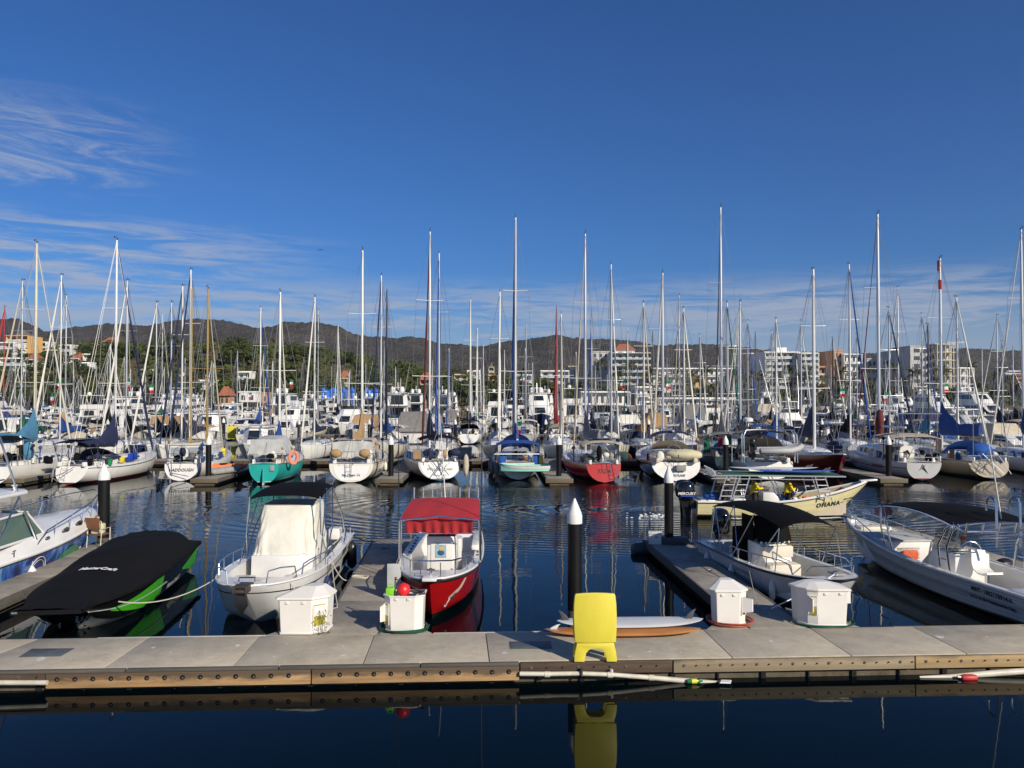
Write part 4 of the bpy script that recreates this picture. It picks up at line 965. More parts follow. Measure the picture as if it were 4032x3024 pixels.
# ---------------- yellow sign ----------------
c = G(2263, 2609, ZD); c2 = G(2428, 2606, ZD)
sgn = thing('sandwich_board', 'blank yellow plastic sandwich board standing on the dock edge', 'sign', ((c.x+c2.x)/2, c.y+.03, ZD), .02)
def leaf(y0, lean):
    W = .41; H = 1.27; zb = .36
    out = [(-W*.95, zb), (-W*.5, zb-.010), (0, zb-.014), (W*.5, zb-.010), (W*.95, zb), (W*.985, .6), (W*1.0, .85), (W*.985, 1.08), (W*.94, H-.03), (W*.90, H-.008), (W*.5, H+.006), (0, H+.012), (-W*.5, H+.006), (-W*.90, H-.008), (-W*.94, H-.03), (-W*.985, 1.08), (-W, .85), (-W*.985, .6)]
    pan = MB().extr([(x, y0+lean*z, z) for x, z in out], (0, .045, 0))
    prof = [(-.405, 0), (-.21, 0), (-.20, .08), (-.175, .16), (-.13, .215), (-.07, .24), (.07, .24), (.13, .215), (.175, .16), (.20, .08), (.21, 0), (.405, 0), (.40, .10), (.385, .2), (.36, .30), (.355, zb-.018), (-.355, zb-.018), (-.36, .30), (-.385, .2), (-.40, .10)]
    legs = MB().extr([(x, y0+lean*z+.006, z) for x, z in prof], (0, .042, 0))
    return pan, legs
for y0, ln in ((0, .05), (.32, -.19)):
    p_, l_ = leaf(y0, ln); p_.build('panel', M_yellow, sgn, bevel=.012, smooth=50); l_.build('legs', M_yellow, sgn, bevel=.008, smooth=50)
MB().box((0, .115, 1.25), (.5, .07, .03)).build('hinge', M_yellow, sgn, bevel=.008)
# ---------------- surfboards on the dock ----------------
def board(L, W, T, m, mrail, nose=.45, sweep=.0):
    def f(u, v):
        x = L*(u-.5); w_ = W/2*(1-abs(2*u-1)**2.6)**.55*(1-.08*(u)); a = 2*pi*v
        ro = .06*(abs(2*u-1)**3)
        return Vector((x, w_*cos(a), ro+T/2*sin(a)*(1-abs(2*u-1)**4)))
    b = MB(); b.grid(f, 30, 16); return b
def surf(name, label, c, rz, L, W, T, m, fins, mf, group, flat=0., stripe=None):
    o = thing(name, label, 'surfboard', c, rz, group)
    bd = board(L, W, T, m, None).build('deck', m, o, smooth=70)
    for (fx, fh, s, mm) in fins:
        MB().extr([(fx, -.008, T*.3), (fx+s*.16, -.008, T*.3), (fx+s*.10, -.008, T*.3+fh*.5), (fx-s*.02, -.008, T*.3+fh*.92), (fx-s*.09, -.008, T*.3+fh), (fx-s*.06, -.008, T*.3+fh*.8), (fx-s*.03, -.008, T*.3+fh*.45)], (0, .016, 0)).build('fin', mm, o, bevel=.003)
    return o
M_bo1 = mat('board_white', (.62, .63, .63), .35, var=.15, vs_=2, grime=.25); M_bo2 = mat('board_orange', (.46, .19, .05), .3, var=.3, vs_=2.5, streak=(.4, 3, 3), coat=.4)
p0 = G(2140, 2502, ZD); p1 = G(2762, 2498, ZD)
cc = (p0+p1)/2; L = (p1-p0).length
surf('surfboard', 'orange brown surfboard lying lowest on the dock behind the yellow sign', (cc.x, cc.y, ZD+.07), atan2(p1.y-p0.y, p1.x-p0.x), L, .60, .12, M_bo2, [(-L*.42, .13, -1, M_bo1)], None, 'surfboards')
p0 = G(2190, 2478, ZD); p1 = G(2764, 2470, ZD); cc = (p0+p1)/2; L = (p1-p0).length
surf('surfboard', 'white paddle board lying on top of the orange surfboard', (cc.x, cc.y-.14, ZD+.17), atan2(p1.y-p0.y, p1.x-p0.x), L, .78, .11, M_bo1, [(L*.42, .24, -1, M_dgrey), (-L*.46, .24, 1, M_dgrey)], None, 'surfboards')
# ---------------- folding chair with jerry can on the left finger ----------------
c = G(388, 2152, ZD)
t = thing('folding_chair', 'brown folding chair on the left pier end', 'chair', (c.x, c.y, ZD), pi*.94)
b = MB()
for s in (-.26, .26):
    b.tube([(s, -.2, 0), (s, -.22, .62), (s, .18, .62), (s, .24, 0)], .016); b.tube([(s, .2, .40), (s, .30, .95)], .016)
b.build('frame', M_pipe, t); mb_ = mat('chair_fabric_brown', (.17, .07, .03), .8, var=.1)
MB().box((0, 0, .42), (.52, .46, .03)).build('seat', mb_, t, bevel=.01); MB().box((0, .27, .80), (.56, .03, .42), 0, -.2).build('backrest', mb_, t, bevel=.02)
t = thing('jerry_can', 'cream jerry can standing on the brown folding chair', 'jerry can', (c.x-.02, c.y+.02, ZD+.435), .1)
MB().box((0, 0, .17), (.40, .26, .34)).build('body', mat('jerry_cream', (.62, .58, .38), .5, var=.1), t, bevel=.05); MB().tube([(-.08, 0, .33), (-.06, 0, .40), (.08, 0, .40), (.1, 0, .33)], .018).build('handle', MATS['jerry_cream'], t)
# =============== near boats ===============
def cleat(b, p): b.tube([p+Vector((-.09, 0, .05)), p+Vector((.09, 0, .05))], .014, 5); b.cyl(p, p+Vector((0, 0, .05)), .02, n=6)
def rod_holders(b, pts, h=.28, r=.022, lean=(0, 0)):
    for p in pts: p = Vector(p); b.cyl(p, p+Vector((lean[0], lean[1], h)), r, n=8)
def fender(parent, p, r=.11, h=.5, m=None, name='fender'):
    o = MB().lathe((0, 0, 0), [(.02, -h/2-.05), (r*.6, -h/2), (r, -h/2+.08), (r, h/2-.08), (r*.6, h/2), (.025, h/2+.07)], 12).tube([(0, 0, h/2+.05), (0, 0, h/2+.5)], .008, 4).build(name, m or M_white2, parent, loc=p); return o
def outboard(b_cowl, b_leg, p, s=1, tilt=0.):
    """cowl and leg of an outboard engine; p is the transom top"""
    p = Vector(p)
    b_cowl.loft([[p+Vector((s*(-.30+cos(a)*ra), s*sin(a)*rb, s*z)) for a in [k*pi/8 for k in range(16)]] for z, ra, rb in ((.02, .20, .15), (.10, .28, .21), (.35, .33, .23), (.55, .31, .21), (.66, .24, .15), (.70, .1, .06))], True, True)
    b_leg.loft([[p+Vector((s*(-.28+x), s*y, s*z)) for x, y in ((-w_, -d_), (w_, -d_), (w_, d_), (-w_, d_))] for z, w_, d_ in ((.05, .2, .12), (-.15, .16, .08), (-.6, .13, .05), (-1.1, .12, .03))], True, True)
    b_leg.box(p+Vector((-.08*s, 0, -.12*s)), (.2*s, .26*s, .3*s))

# --- covered black wake boat, bow towards us -------------------------------------------
st, bw = (-10.98, 23.9), (-9.92, 16.35)
loc, rz = place(st, bw)
ob = thing('wake_boat', 'black and green speedboat under a fitted black cover with white lettering', 'boat', loc, rz)
H = Hull(7.62, 2.5, .86, .80, .84, kd=.3, ks=-.25, tw=.93, tm=.45, pb=2.6, qb=.55, rb=1.35, sec='v', kb=.36, flare=.15)
# pickle-fork bow: beam stays wide at the stem
_hb = H.hb
H.hb = lambda t: max(.0, _hb(min(t, .93)) if t < .93 else lerp(_hb(.93), .70, sm(t, .93, 1)))
def wake_mat():
    m = hullmat('wake_hull', (.006, .006, .007), None, (.25, .25, .25), bz=-.3)
    return m
H.shell(30, 10).build('hull', wake_mat(), ob)
# green panels on the port side
def hull_patch(H, pts, m, name, parent, n=7, side=1, off=.008):
    (t0, a0, b0), (t1, a1, b1) = pts
    return MB().grid(lambda u, v: H.pt(lerp(t0, t1, u), lerp(lerp(a0, b0, v), lerp(a1, b1, v), u), side, off), 12, n).build(name, m, parent)
M_lime = mat('graphic_green', (.06, .42, .015), .3, var=.05, coat=.3)
hull_patch(H, ((.50, .25, .95), (.86, .60, .68)), M_lime, 'green_graphic', ob)
hull_patch(H, ((.02, .30, .92), (.26, .66, .70)), M_lime, 'green_graphic', ob)
MB().tube([H.pt(lerp(.45, .985, i/14), .66, 1, .01) for i in range(15)], .014, 5).build('chine_strip', M_alu, ob)
MB().loft([[H.pt(t, v, s_, .004) for v in (0, .12, .24, .36)] for s_ in (1,) for t in [lerp(.62, 1, i/10) for i in range(11)]], closed=False, cap=False).build('keel_panel', M_lgrey, ob)
# cover: side skirt, foredeck slope and raised tent
def cov_z(t, q):
    base = H.zs(t)
    peak = interp([(0, .02), (.06, .22), (.10, .50), (.28, .60), (.42, .60), (.53, .56), (.57, .50), (.75, .27), (1, .03)], t)
    side = 1-abs(q)**interp([(0, 3), (.3, 3.2), (.6, 2.2), (1, 2)], t)
    return base+.03+peak*side
def cov(u, v):
    t = u; q = 2*v-1; q2 = max(-1, min(1, q*1.16)); h = H.hb(t)+.02; z = cov_z(t, q2)
    if abs(q) > .862: z = H.zs(t)+.03-(abs(q)-.862)/.138*.07; h += .012
    wr = mnoise.noise(Vector((t*9, q*2.5, 1)))*.05*(1-abs(q2)**4)+mnoise.noise(Vector((t*26+q*9, q*5, 4)))*.04*sm(t, .5, .1)
    return Vector((H.L*t+(.05 if t == 1 else (-.05 if t == 0 else 0)), h*q2, z+wr))
M_cover = mat('cover_black', (.007, .007, .0075), .85, spec=.15, var=.18, vs_=3, bump=.006, bs=9)
cvr = MB().grid(cov, 60, 44).build('cover', M_cover, ob, smooth=70)
MB().grid(lambda u, v: Vector((H.L+.05-.0*u, lerp(.70, -.70, v), lerp(H.zs(1)+.03, H.zs(1)-.07, u))), 3, 10).build('bow_cover_flap', M_cover, ob)
MB().tube([H.pt(lerp(0, 1, i/24), 1, 1, .04)-Vector((0, 0, .05)) for i in range(25)]+[H.pt(1-i/24, 1, -1, .04)-Vector((0, 0, .05)) for i in range(25)], .022, 6).build('cover_hem', M_black, ob)
text_mesh('MasterCraft', .17, lambda a, c: Vector((H.L*.665-c*1.0, -(-a)+.0, cov_z((H.L*.665-c)/H.L, a/1.2)+.045)) if False else Vector((H.L*.70-c*1.2, a+.12, cov_z((H.L*.70-c*1.2)/H.L, (a+.12)/1.25)+.045)), 'cover_lettering', M_textw, ob, bold=.008, shear=.35)
text_mesh('MasterCraft X', .20, lambda a, c: H.at(H.L*.36-a, .22+c*.9, 1, .03), 'side_lettering', mat('lettering_chrome', (.42, .42, .44), .4, var=0), ob, bold=.008, shear=.3)
b = MB(); b.box((H.L+.06, -.62, H.zs(1)-.0), (.05, .12, .04)); b.build('bow_light', M_steel, ob)
MB().box((H.L-.35, .1, .42), (.03, .03, .12)).build('tow_eye', M_steel, ob)

# --- white boat with cream canvas, bow towards us ------------------------------------
st, bw = (-6.36, 24.9), (-6.08, 17.35)
loc, rz = place(st, bw)
oc = thing('motor_boat', 'white open motorboat with cream canvas over its console and black bimini', 'boat', loc, rz)
H = Hull(7.57, 2.56, .98, .92, 1.12, kd=.35, ks=-.3, tw=.93, tm=.5, pb=2.9, qb=.52, rb=1.2, sec='v', kb=-.02, flare=.0, cv=.34)
M_hw = hullmat('white_v_hull', (.72, .72, .70), None, (.02, .02, .025), bz=-.08, stripes=((.80, .83, (.05, .05, .055)),), rough=.2)
H.shell(34, 14).build('hull', M_hw, oc)
H.liner(.28, .24, .05, .84).build('deck', M_white, oc)
H.gunwale(M_white, oc, .028, 0, 1, 30, .0)
MB().grid(lambda u, v: H.pt(lerp(.30, .66, u), lerp(.52-.06*sin(pi*u), .52+.22*sin(pi*u)**.5, v), 1, .008), 14, 4).build('hull_window', M_blackg, oc)
MB().grid(lambda u, v: H.pt(lerp(.10, .26, u), lerp(.50, .72, v), 1, .008), 8, 3).build('hull_window', M_blackg, oc)
MB().grid(lambda u, v: H.pt(lerp(.22, .30, u), lerp(.84, 1.0, v), 1, .01), 6, 3).build('side_gate', M_dgrey, oc)
# console wrapped in canvas
def wrap(u, v):
    a = u*2*pi; zz = lerp(1.08, 2.40, v); k = lerp(1.0, .86, v)
    rx = .95*k; ry = .86*k
    x = (abs(cos(a))**.35)*(1 if cos(a) > 0 else -1)*rx; y = (abs(sin(a))**.35)*(1 if sin(a) > 0 else -1)*ry
    fold = .02*sin(a*13+v*2)*(1-v)+mnoise.noise(Vector((cos(a)*3.2, sin(a)*3.2, v*3.5)))*.08*sin(pi*v)+mnoise.noise(Vector((cos(a)*9, sin(a)*9, v*2)))*.05*(1-v)+.03*sin(a*23+3*sin(v*5))*(v < .25)*(1-v*4)
    return Vector((3.35-.38*v+x*(1-.12*v)*(1+fold), y*(1+fold), zz+.12*(v < .02)*sin(a*5)))
b = MB().grid(wrap, 90, 22); top = [wrap(u/90, 1) for u in range(90)]
b.add(top, [tuple(range(90))]); b.build('canvas_cover', M_cov, oc, smooth=80)
MB().loft([[(3.35+x*.98*k, y*.98*k, z) for x, y in ((-1, -.85), (1, -.85), (1.1, 0), (1, .85), (-1, .85))] for z, k in ((.28, 1), (1.15, .98))]).build('console', M_white, oc, bevel=.04)
MB().box((1.4, 0, .75), (.6, 1.1, .95)).build('helm_seat', M_white2, oc, bevel=.06)
MB().box((.75, .75, 1.12), (.5, .35, .35)).build('aft_locker', M_white, oc, bevel=.04); MB().box((.4, -.6, .95), (.5, .5, .3)).build('aft_locker', M_white, oc, bevel=.04)
MB().box((5.75, .62, .62), (.9, .55, .5)).build('bow_seat', M_white, oc, bevel=.05); MB().box((5.75, -.62, .62), (.9, .55, .5)).build('bow_seat', M_white, oc, bevel=.05)
b = MB(); canopy(b, 1.9, 4.0, .90, .97, 2.80, 2.68, .06, .06, .05, 12, 12, .03); b.build('bimini', M_black, oc, smooth=60)
for s in (-1, 1):
    b = MB()
    b.tube([(4.0, s*.95, 2.68), (4.15, s*1.0, 1.7), (3.7, s*1.10, 1.0)], .022, 6); b.tube([(1.9, s*.86, 2.75), (1.3, s*1.08, 1.7), (1.0, s*1.12, 1.0)], .022, 6)
    b.tube([(3.0, s*.92, 2.80), (4.3, s*1.05, 1.3), (4.5, s*1.05, .98)], .018, 6); b.tube([(1.95, s*.88, 2.75), (3.0, s*1.1, 1.7), (3.9, s*1.08, 1.05)], .018, 6)
    b.build('bimini_frame', M_steel, oc)
b = MB()
for s in (-1, 1):
    pts = [H.pt(t, 1, s, -.06)+Vector((0, 0, z)) for t, z in ((.45, .03), (.50, .30), (.62, .34), (.78, .34), (.82, .30), (.83, .05))]; b.tube(pts, .016, 6)
    pts = [H.pt(t, 1, s, -.06)+Vector((0, 0, z)) for t, z in ((.86, .03), (.87, .30), (.93, .34), (.965, .30), (.97, .03))]; b.tube(pts, .016, 6)
    for t in (.6, .72): b.tube([H.pt(t, 1, s, -.06), H.pt(t, 1, s, -.06)+Vector((0, 0, .34))], .013, 5)
    b.tube([H.pt(t, 1, s, -.08)+Vector((0, 0, z)) for t, z in ((0.02, .0), (.03, .3), (.15, .34), (.2, .0))], .016, 6)
b.build('grab_rail', M_steel, oc)
b = MB(); b.box((7.50, 0, 1.13), (.40, .30, .05)); b.box((7.72, -.14, 1.10), (.34, .04, .16)); b.box((7.72, .14, 1.10), (.34, .04, .16)); b.cyl((7.82, -.14, 1.06), (7.82, .14, 1.06), .05); b.tube([(7.35, -.18, 1.18), (7.3, -.18, 1.26), (7.3, .18, 1.26), (7.35, .18, 1.18)], .02); b.build('bow_roller', mat('bronze_dark', (.08, .065, .05), .5, metal=.4), oc, bevel=.006)
b = MB(); b.extr([(7.66, -.10, 1.0), (7.72, -.13, .72), (7.58, 0, .52), (7.62, .13, .72), (7.66, .10, 1.0)], (.1, 0, 0)); b.tube([(7.75, 0, 1.0), (7.72, 0, .64)], .03); b.build('anchor', M_blackp, oc, bevel=.01)
b = MB(); rod_holders(b, [(.7, .9, 1.25), (.7, 1.0, 1.55), (1.0, 1.05, 1.3)]); b.build('rod_holder', M_steel, oc)
b = MB(); [cleat(b, H.pt(t, 1, s, -.1)) for t in (.15, .5, .86) for s in (-1, 1)]; b.build('cleat', M_steel, oc)
text_mesh('B/LARKIN', .17, lambda a, c: H.at(H.L*.78-a, .62+c, 1, .03), 'hull_lettering', mat('lettering_blue', (.04, .12, .35), .5, var=0), oc, bold=.006, shear=.3)
text_mesh('SLIVIN', .15, lambda a, c: H.pt(.56-a/H.L, .86+c*.9, 1, .012), 'hull_name', M_text, oc, bold=.004, shear=.3)
def W(o, p): return Matrix.Translation(o.location) @ o.rotation_euler.to_matrix().to_4x4() @ Vector(p)
c1 = W(oc, H.pt(.50, 1, 1, -.06)); c2 = G(1328, 2385, ZD+.05); c3 = G(1400, 2262, ZD+.04)
mooring(c1, c2, 'pale mooring line from the cream covered boat down to the pier near its base', .05)
mooring(c1, c3, 'slack pale mooring line from the cream covered boat to the middle of the pier', .35)
mooring(W(oc, H.pt(.86, 1, -1, 0)), W(ob, (6.55, 1.05, .72)), 'long pale line strung between the covered black boat and the cream covered boat', .22)
mooring(W(oc, H.pt(.9, 1, 1, -.05)), G(1330, 2390, ZD+.05), 'pale bow line of the cream covered boat', .3)
mooring(W(oc, H.pt(.02, 1, 1, -.05)), G(1480, 2132, ZD+.05), 'dark stern line of the cream covered boat at the pier end', .1, M_roped, .018)
tag(fender(None, W(oc, H.pt(.12, .6, 1, .16)), .15, .75, M_blackp), 'black fender between the cream covered boat and the pier end', 'fender')
tag(fender(None, W(oc, H.pt(.62, .5, 1, .14)), .13, .60, mat('fender_navy', (.015, .03, .09), .5, var=.05)), 'navy blue fender beside the bow of the cream covered boat', 'fender')
b = MB(); [cleat(b, G(x, y, ZD)) for x, y in ((1328, 2388), (1402, 2262), (1478, 2132))]
for x, y in ((1328, 2388), (1402, 2262), (1478, 2132), (2800, 2250), (2984, 2392)):
    cb = MB(); cleat(cb, Vector((0, 0, 0))); tag(cb.build('dock_cleat', M_wire, loc=G(x, y, ZD)), {1328: 'steel cleat on the left finger pier beside the nearest boat bow', 1402: 'steel cleat halfway along the left finger pier', 1478: 'steel cleat at the far end of the left finger pier', 2800: 'steel cleat on the sunlit part of the right finger pier', 2984: 'steel cleat near the base of the right finger pier'}[x], 'cleat', 'dock cleats')
c = G(1518, 2159, ZD); tag(MB().grid(lambda u, v: Vector((lerp(-.13, .13, u), lerp(-.08, .08, v), .02+.03*sin(5*u+3*v))), 5, 4, .01).build('litter', mat('leaf_orange', (.40, .12, .04), .8, var=.5, vs_=20), loc=c), 'orange scrap lying on the left finger pier end', 'litter')
hose(1418, 2275, .22, .14, M_rope, 'small coil of pale rope on the left finger pier', 2, 7)

# --- red panga with red canopy -------------------------------------------------------
st, bw = (-2.06, 25.9), (-1.93, 17.95)
loc, rz = place(st, bw)
od = thing('panga', 'red hulled open boat with red canopy moored bow first at the dock', 'boat', loc, rz)
H = Hull(7.95, 2.3, .86, .84, 1.12, kd=.3, ks=-.25, tw=.88, tm=.42, pb=2.5, qb=.62, rb=.75, sec='v', kb=-.05, flare=.35)
H.shell(34, 14).build('hull', hullmat('red_hull', (.33, .006, .008), None, (.012, .014, .014), bz=.16, stripes=((.94, 1.1, (.01, .01, .01)), (.66, .675, (.28, .005, .006))), rough=.15), od)
H.liner(.25, .24, .04, .80).build('deck', M_white, od)
H.gunwale(M_blackp, od, .035, 0, 1, 30, -.05)
H.gunwale(M_white, od, .03, 0, 1, 30, .01, 'toe_rail')
MB().box((3.7, 0, .85), (1.15, .84, 1.25)).build('console', M_white, od, bevel=.05)
MB().box((4.29, 0, .82), (.02, .60, .95)).build('console_door', M_white2, od, bevel=.008)
MB().box((4.31, -.02, 1.06), (.012, .30, .36)).build('poster', mat('poster_blue', (.30, .42, .50), .4, var=.3, vs_=8), od)
MB().ball((4.318, -.02, 1.02), .10, 12, 8, (.06, 1, .8)).build('poster_fish', mat('poster_navy', (.03, .10, .22), .4, var=.3, vs_=30), od); MB().ball((4.319, -.0, 1.12), .07, 12, 8, (.06, 1, .8)).build('poster_badge', mat('poster_gold', (.6, .42, .10), .4, var=.3, vs_=30), od)
MB().extr([(3.95, -.4, 1.48), (4.25, -.36, 1.46), (4.0, -.3, 1.85), (4.0, .3, 1.85), (4.25, .36, 1.46), (3.95, .4, 1.48)][:0] or [(4.22, -.40, 1.46), (4.22, .40, 1.46), (4.0, .34, 1.80), (4.0, -.34, 1.80)], (.01, 0, .01)).build('windshield', M_glass, od)
MB().box((2.6, 0, .70), (.6, 1.0, .9)).build('helm_seat', M_white2, od, bevel=.06)
MB().box((5.6, 0, .42), (.9, 1.35, .36)).build('bow_locker', M_white, od, bevel=.04)
rc = random.Random(3)
def red_top(u, v):
    q = 2*v-1; x = lerp(2.55, 5.1, u); wv = .018*sin(v*10*pi)
    return Vector((x, q*lerp(1.02, 1.08, u), lerp(2.30, 2.06, u**1.3)+.05*(1-q*q)+.02*sin(pi*u)+.012*sin(q*9+u*2)*u))
MB().grid(red_top, 16, 20, .02).build('canopy', M_red, od, smooth=60)
def curtain(u, v):
    return Vector((5.06-.22*u+.035*sin(v*46)*u+.02*sin(v*19+u*2), lerp(-.94, .90, v), lerp(2.10+.07*(1-(2*v-1)**2), 1.66+.03*sin(v*7), u)))
MB().grid(curtain, 10, 90).build('curtain', M_red, od, smooth=70)
b = MB()
for s in (-1, 1):
    b.tube([(5.1, s*1.08, 2.05), (5.05, s*1.10, 1.0)], .022, 6); b.tube([(2.6, s*1.02, 2.30), (2.5, s*1.08, .9)], .022, 6); b.tube([(4.7, s*1.07, 2.1), (4.65, s*1.10, .95)], .020, 6)
    b.tube([(5.1, s*1.08, 2.05), (2.55, s*1.02, 2.28)], .02, 6)
b.tube([(5.1, -1.08, 2.06), (5.1, 0, 2.16), (5.1, 1.08, 2.06)], .02, 6); b.tube([(2.55, -1.04, 2.3), (2.55, 1.04, 2.3)], .024, 6); b.tube([(4.86, -1, 1.66), (4.86, .95, 1.66)], .018, 6)
b.build('canopy_frame', M_steel, od)
for k in range(8):
    y = lerp(-.98, .98, k/7); MB().cyl((0, 0, 0), (-.03, 0, .34), .024, n=8).build('rod_holder', M_steel, od, loc=(2.5, y, 2.30))
b = MB(); b.tube([(4.9, 1.12, .9), (4.86, 1.14, 3.4), (4.8, 1.17, 5.6)], [.02, .014, .007], 6); b.build('outrigger_pole', M_blackp, od)
b = MB(); b.tube([(4.9, -1.12, .9), (4.86, -1.14, 3.4), (4.8, -1.16, 5.4)], [.02, .014, .007], 6); b.build('outrigger_pole', M_blackp, od)
MB().tube([(2.6, -.02, 2.30), (2.55, -.10, 3.6), (2.5, -.2, 4.9)], [.018, .012, .006], 6).build('antenna', M_mastw, od)
b = MB()
pr = [H.pt(t, 1, 1, -.08)+Vector((0, 0, z)) for t, z in ((.70, .03), (.72, .32), (.82, .36), (.92, .38))]+[Vector((7.75, 0, 1.52))]+[H.pt(t, 1, -1, -.08)+Vector((0, 0, z)) for t, z in ((.92, .38), (.82, .36), (.72, .32), (.70, .03))]
b.tube(pr, .018, 6)
for s in (-1, 1):
    for t in (.8, .9, .97): p = H.pt(t, 1, s, -.08); b.tube([p, p+Vector((0.05, 0, .38))], .014, 5)
b.build('bow_rail', M_steel, od)
b = MB(); b.box((7.85, 0, 1.15), (.5, .34, .08)); b.build('anchor_platform', M_white, od, bevel=.02)
b = MB(); b.cyl((7.7, 0, 1.18), (7.7, 0, 1.34), .035); b.box((7.7, 0, 1.30), (.05, .2, .04)); b.build('bow_cleat', M_steel, od)
b = MB(); b.grid(lambda u, v: H.pt(lerp(.55, .80, u), 1, -1, .04)+Vector((0, -.03*sin(v*9+u*3), lerp(.06, -.62, v))), 8, 10); b.build('side_tarp', M_white2, od)
MB().box((0, 0, 0), (.05, .34, .95)).build('hanging_board', M_lgrey, od, loc=(6.9, -.98, .80), bevel=.01)
MB().box((2.0, .93, .95), (2.5, .25, .16)).build('side_seat', M_white, od, bevel=.04)
for k in range(14): MB().cyl((0, 0, 0), (0, 0, .025), .045, n=10).build('rod_socket', M_dgrey, od, loc=(1.2+k//2*.45, 1.0 if k % 2 else -1.0, .862))
MB().grid(lambda u, v: Vector((lerp(5.6, 6.9, u), lerp(.35, .85, v)*(1-.3*u), .62+.10*sin(u*9)*sin(v*7)+.1*v)), 12, 8).build('folded_tarp', M_white2, od)
# fishing lure drawn on the hull, port side of the stem
lu = [(.935, .46), (.925, .52), (.90, .60), (.875, .63), (.855, .70), (.84, .80), (.83, .88), (.845, .90), (.865, .80), (.88, .72), (.905, .66), (.925, .60), (.94, .54)]
b = MB(); n0 = [H.pt(t, v, 1, .012) for t, v in lu]; b.add(n0, [tuple(range(len(n0)))]); b.build('lure_drawing', mat('drawing_pale', (.55, .42, .36), .5, var=.4, vs_=25), od)
lu = [(.934, .48), (.925, .54), (.905, .61), (.89, .62), (.895, .56), (.91, .50)]
b = MB(); n0 = [H.pt(t, v, 1, .017) for t, v in lu]; b.add(n0, [tuple(range(len(n0)))]); b.build('lure_head', mat('drawing_green', (.01, .05, .05), .5, var=.3), od)
MB().tube([H.pt(t, v, 1, .014) for t, v in ((.93, .50), (.94, .44), (.943, .36), (.95, .34), (.955, .38))], .008, 4).build('lure_hook', M_textw, od)
mooring(W(od, (7.5, -.4, 1.15)), G(1618, 2405, ZD+.05), 'dark line from the red boat bow to the pier behind the open dock box', .1, M_roped, .010)

# --- whaler with black bimini, bow to the lower right --------------------------------
st, bw = (7.0, 25.0), (8.02, 18.6)
loc, rz = place(st, bw)
oe = thing('motor_boat', 'white centre console boat under a long black bimini beside the right finger pier', 'boat', loc, rz)
H = Hull(6.55, 2.2, .74, .76, .98, kd=.3, ks=-.2, tw=.93, tm=.5, pb=3.2, qb=.50, rb=.75, sec='v', kb=.05, flare=.35)
H.shell(32, 12).build('hull', hullmat('whaler_hull', (.55, .57, .56), None, (.05, .09, .10), bz=.02, stripes=((.955, 1.1, (.01, .01, .012)),), rough=.25), oe)
H.liner(.22, .16, .05, .90).build('deck', M_white, oe)
H.gunwale(M_blackp, oe, .035, 0, 1, 30, -.02)
MB().loft([[(x*1, y, z) for x, y in ((2.35-.0, -.42), (3.25+k, -.42), (3.25+k, .42), (2.35, .42))] for z, k in ((.22, .25), (.75, .2), (1.22, -.12))]).build('console', M_white, oe, bevel=.05)
MB().box((3.55, 0, .50), (.55, .95, .52)).build('console_seat', mat('seat_cream', (.66, .61, .50), .6, var=.08), oe, bevel=.06)
MB().box((3.32, 0, 1.02), (.16, .95, .34)).build('backrest', MATS['seat_cream'], oe, bevel=.05)
b = MB()
for k in range(7): b.cyl((3.22, -.42+k*.14, 1.24), (3.22, -.42+k*.14, 1.30), .028, n=8)
b.build('rod_rack', M_white2, oe)
MB().grid(lambda u, v: Vector((lerp(2.9, 3.2, u)+.10*(1-abs(2*v-1)), lerp(-.52, .52, v), lerp(2.0, 1.30, u))), 4, 8, .02).build('spray_curtain', M_black, oe)
[MB().box((2.6, q*.53, 1.62), (.7, .02, .72)).build('side_curtain', M_black, oe) for q in (-1, 1)]
MB().box((1.75, 0, .90), (.55, 1.0, 1.15)).build('leaning_post', M_black, oe, bevel=.06)
MB().box((.95, .35, .62), (.8, .75, .62)).build('cooler_seat', M_white, oe, bevel=.05)
bc, bl = MB(), MB(); outboard(bc, bl, (-.02, .0, .85), 1.25); bl.build('engine_leg', M_blackp, oe); bc.build('engine', M_blackg, oe, smooth=60)
b = MB(); canopy(b, .9, 5.0, .86, .74, 1.98, 1.98, .20, .16, .0, 16, 14, .02); b.build('bimini', M_black, oe, smooth=60)
b = MB()
for s in (-1, 1):
    for xa, za, xb in ((.95, 1.98, 1.9), (.95, 1.98, 1.0), (2.3, 2.20, 3.0), (3.6, 2.18, 2.6), (4.95, 1.98, 3.9), (4.95, 1.98, 5.0), (2.3, 2.2, 1.4)):
        w_ = .80; b.tube([(xa, s*w_, za), (xb, s*(H.hb(xb/H.L)-.07), H.zs(xb/H.L))], .015, 5)
b.build('bimini_frame', M_steel, oe)
b = MB()
for s in (-1, 1):
    b.tube([H.pt(t, 1, s, -.08)+Vector((0, 0, z)) for t, z in ((.36, .02), (.38, .30), (.60, .33), (.80, .33), (.84, .26), (.86, .02))], .016, 6)
    for t in (.46, .58, .70): p = H.pt(t, 1, s, -.08); b.tube([p, p+Vector((.03, 0, .32))], .013, 5)
    b.tube([H.pt(t, 1, s, -.1)+Vector((0, 0, z)) for t, z in ((.90, .02), (.93, .28), (.985, .32))]+[Vector((H.L-.02, 0, H.zs(1)+.33))], .016, 6)
    b.tube([H.pt(t, 1, s, -.08)+Vector((0, 0, z)) for t, z in ((.02, .02), (.03, .25), (.12, .27), (.2, .24), (.22, .02))], .016, 6)
b.build('grab_rail', M_steel, oe)
b = MB(); cleat(b, Vector((6.2, 0, 1.0))); cleat(b, H.pt(.55, 1, -1, -.08)); b.build('cleat', M_steel, oe)
MB().box((5.95, .2, 1.0), (.4, .3, .05)).build('bow_cushion', M_grey, oe, bevel=.02)
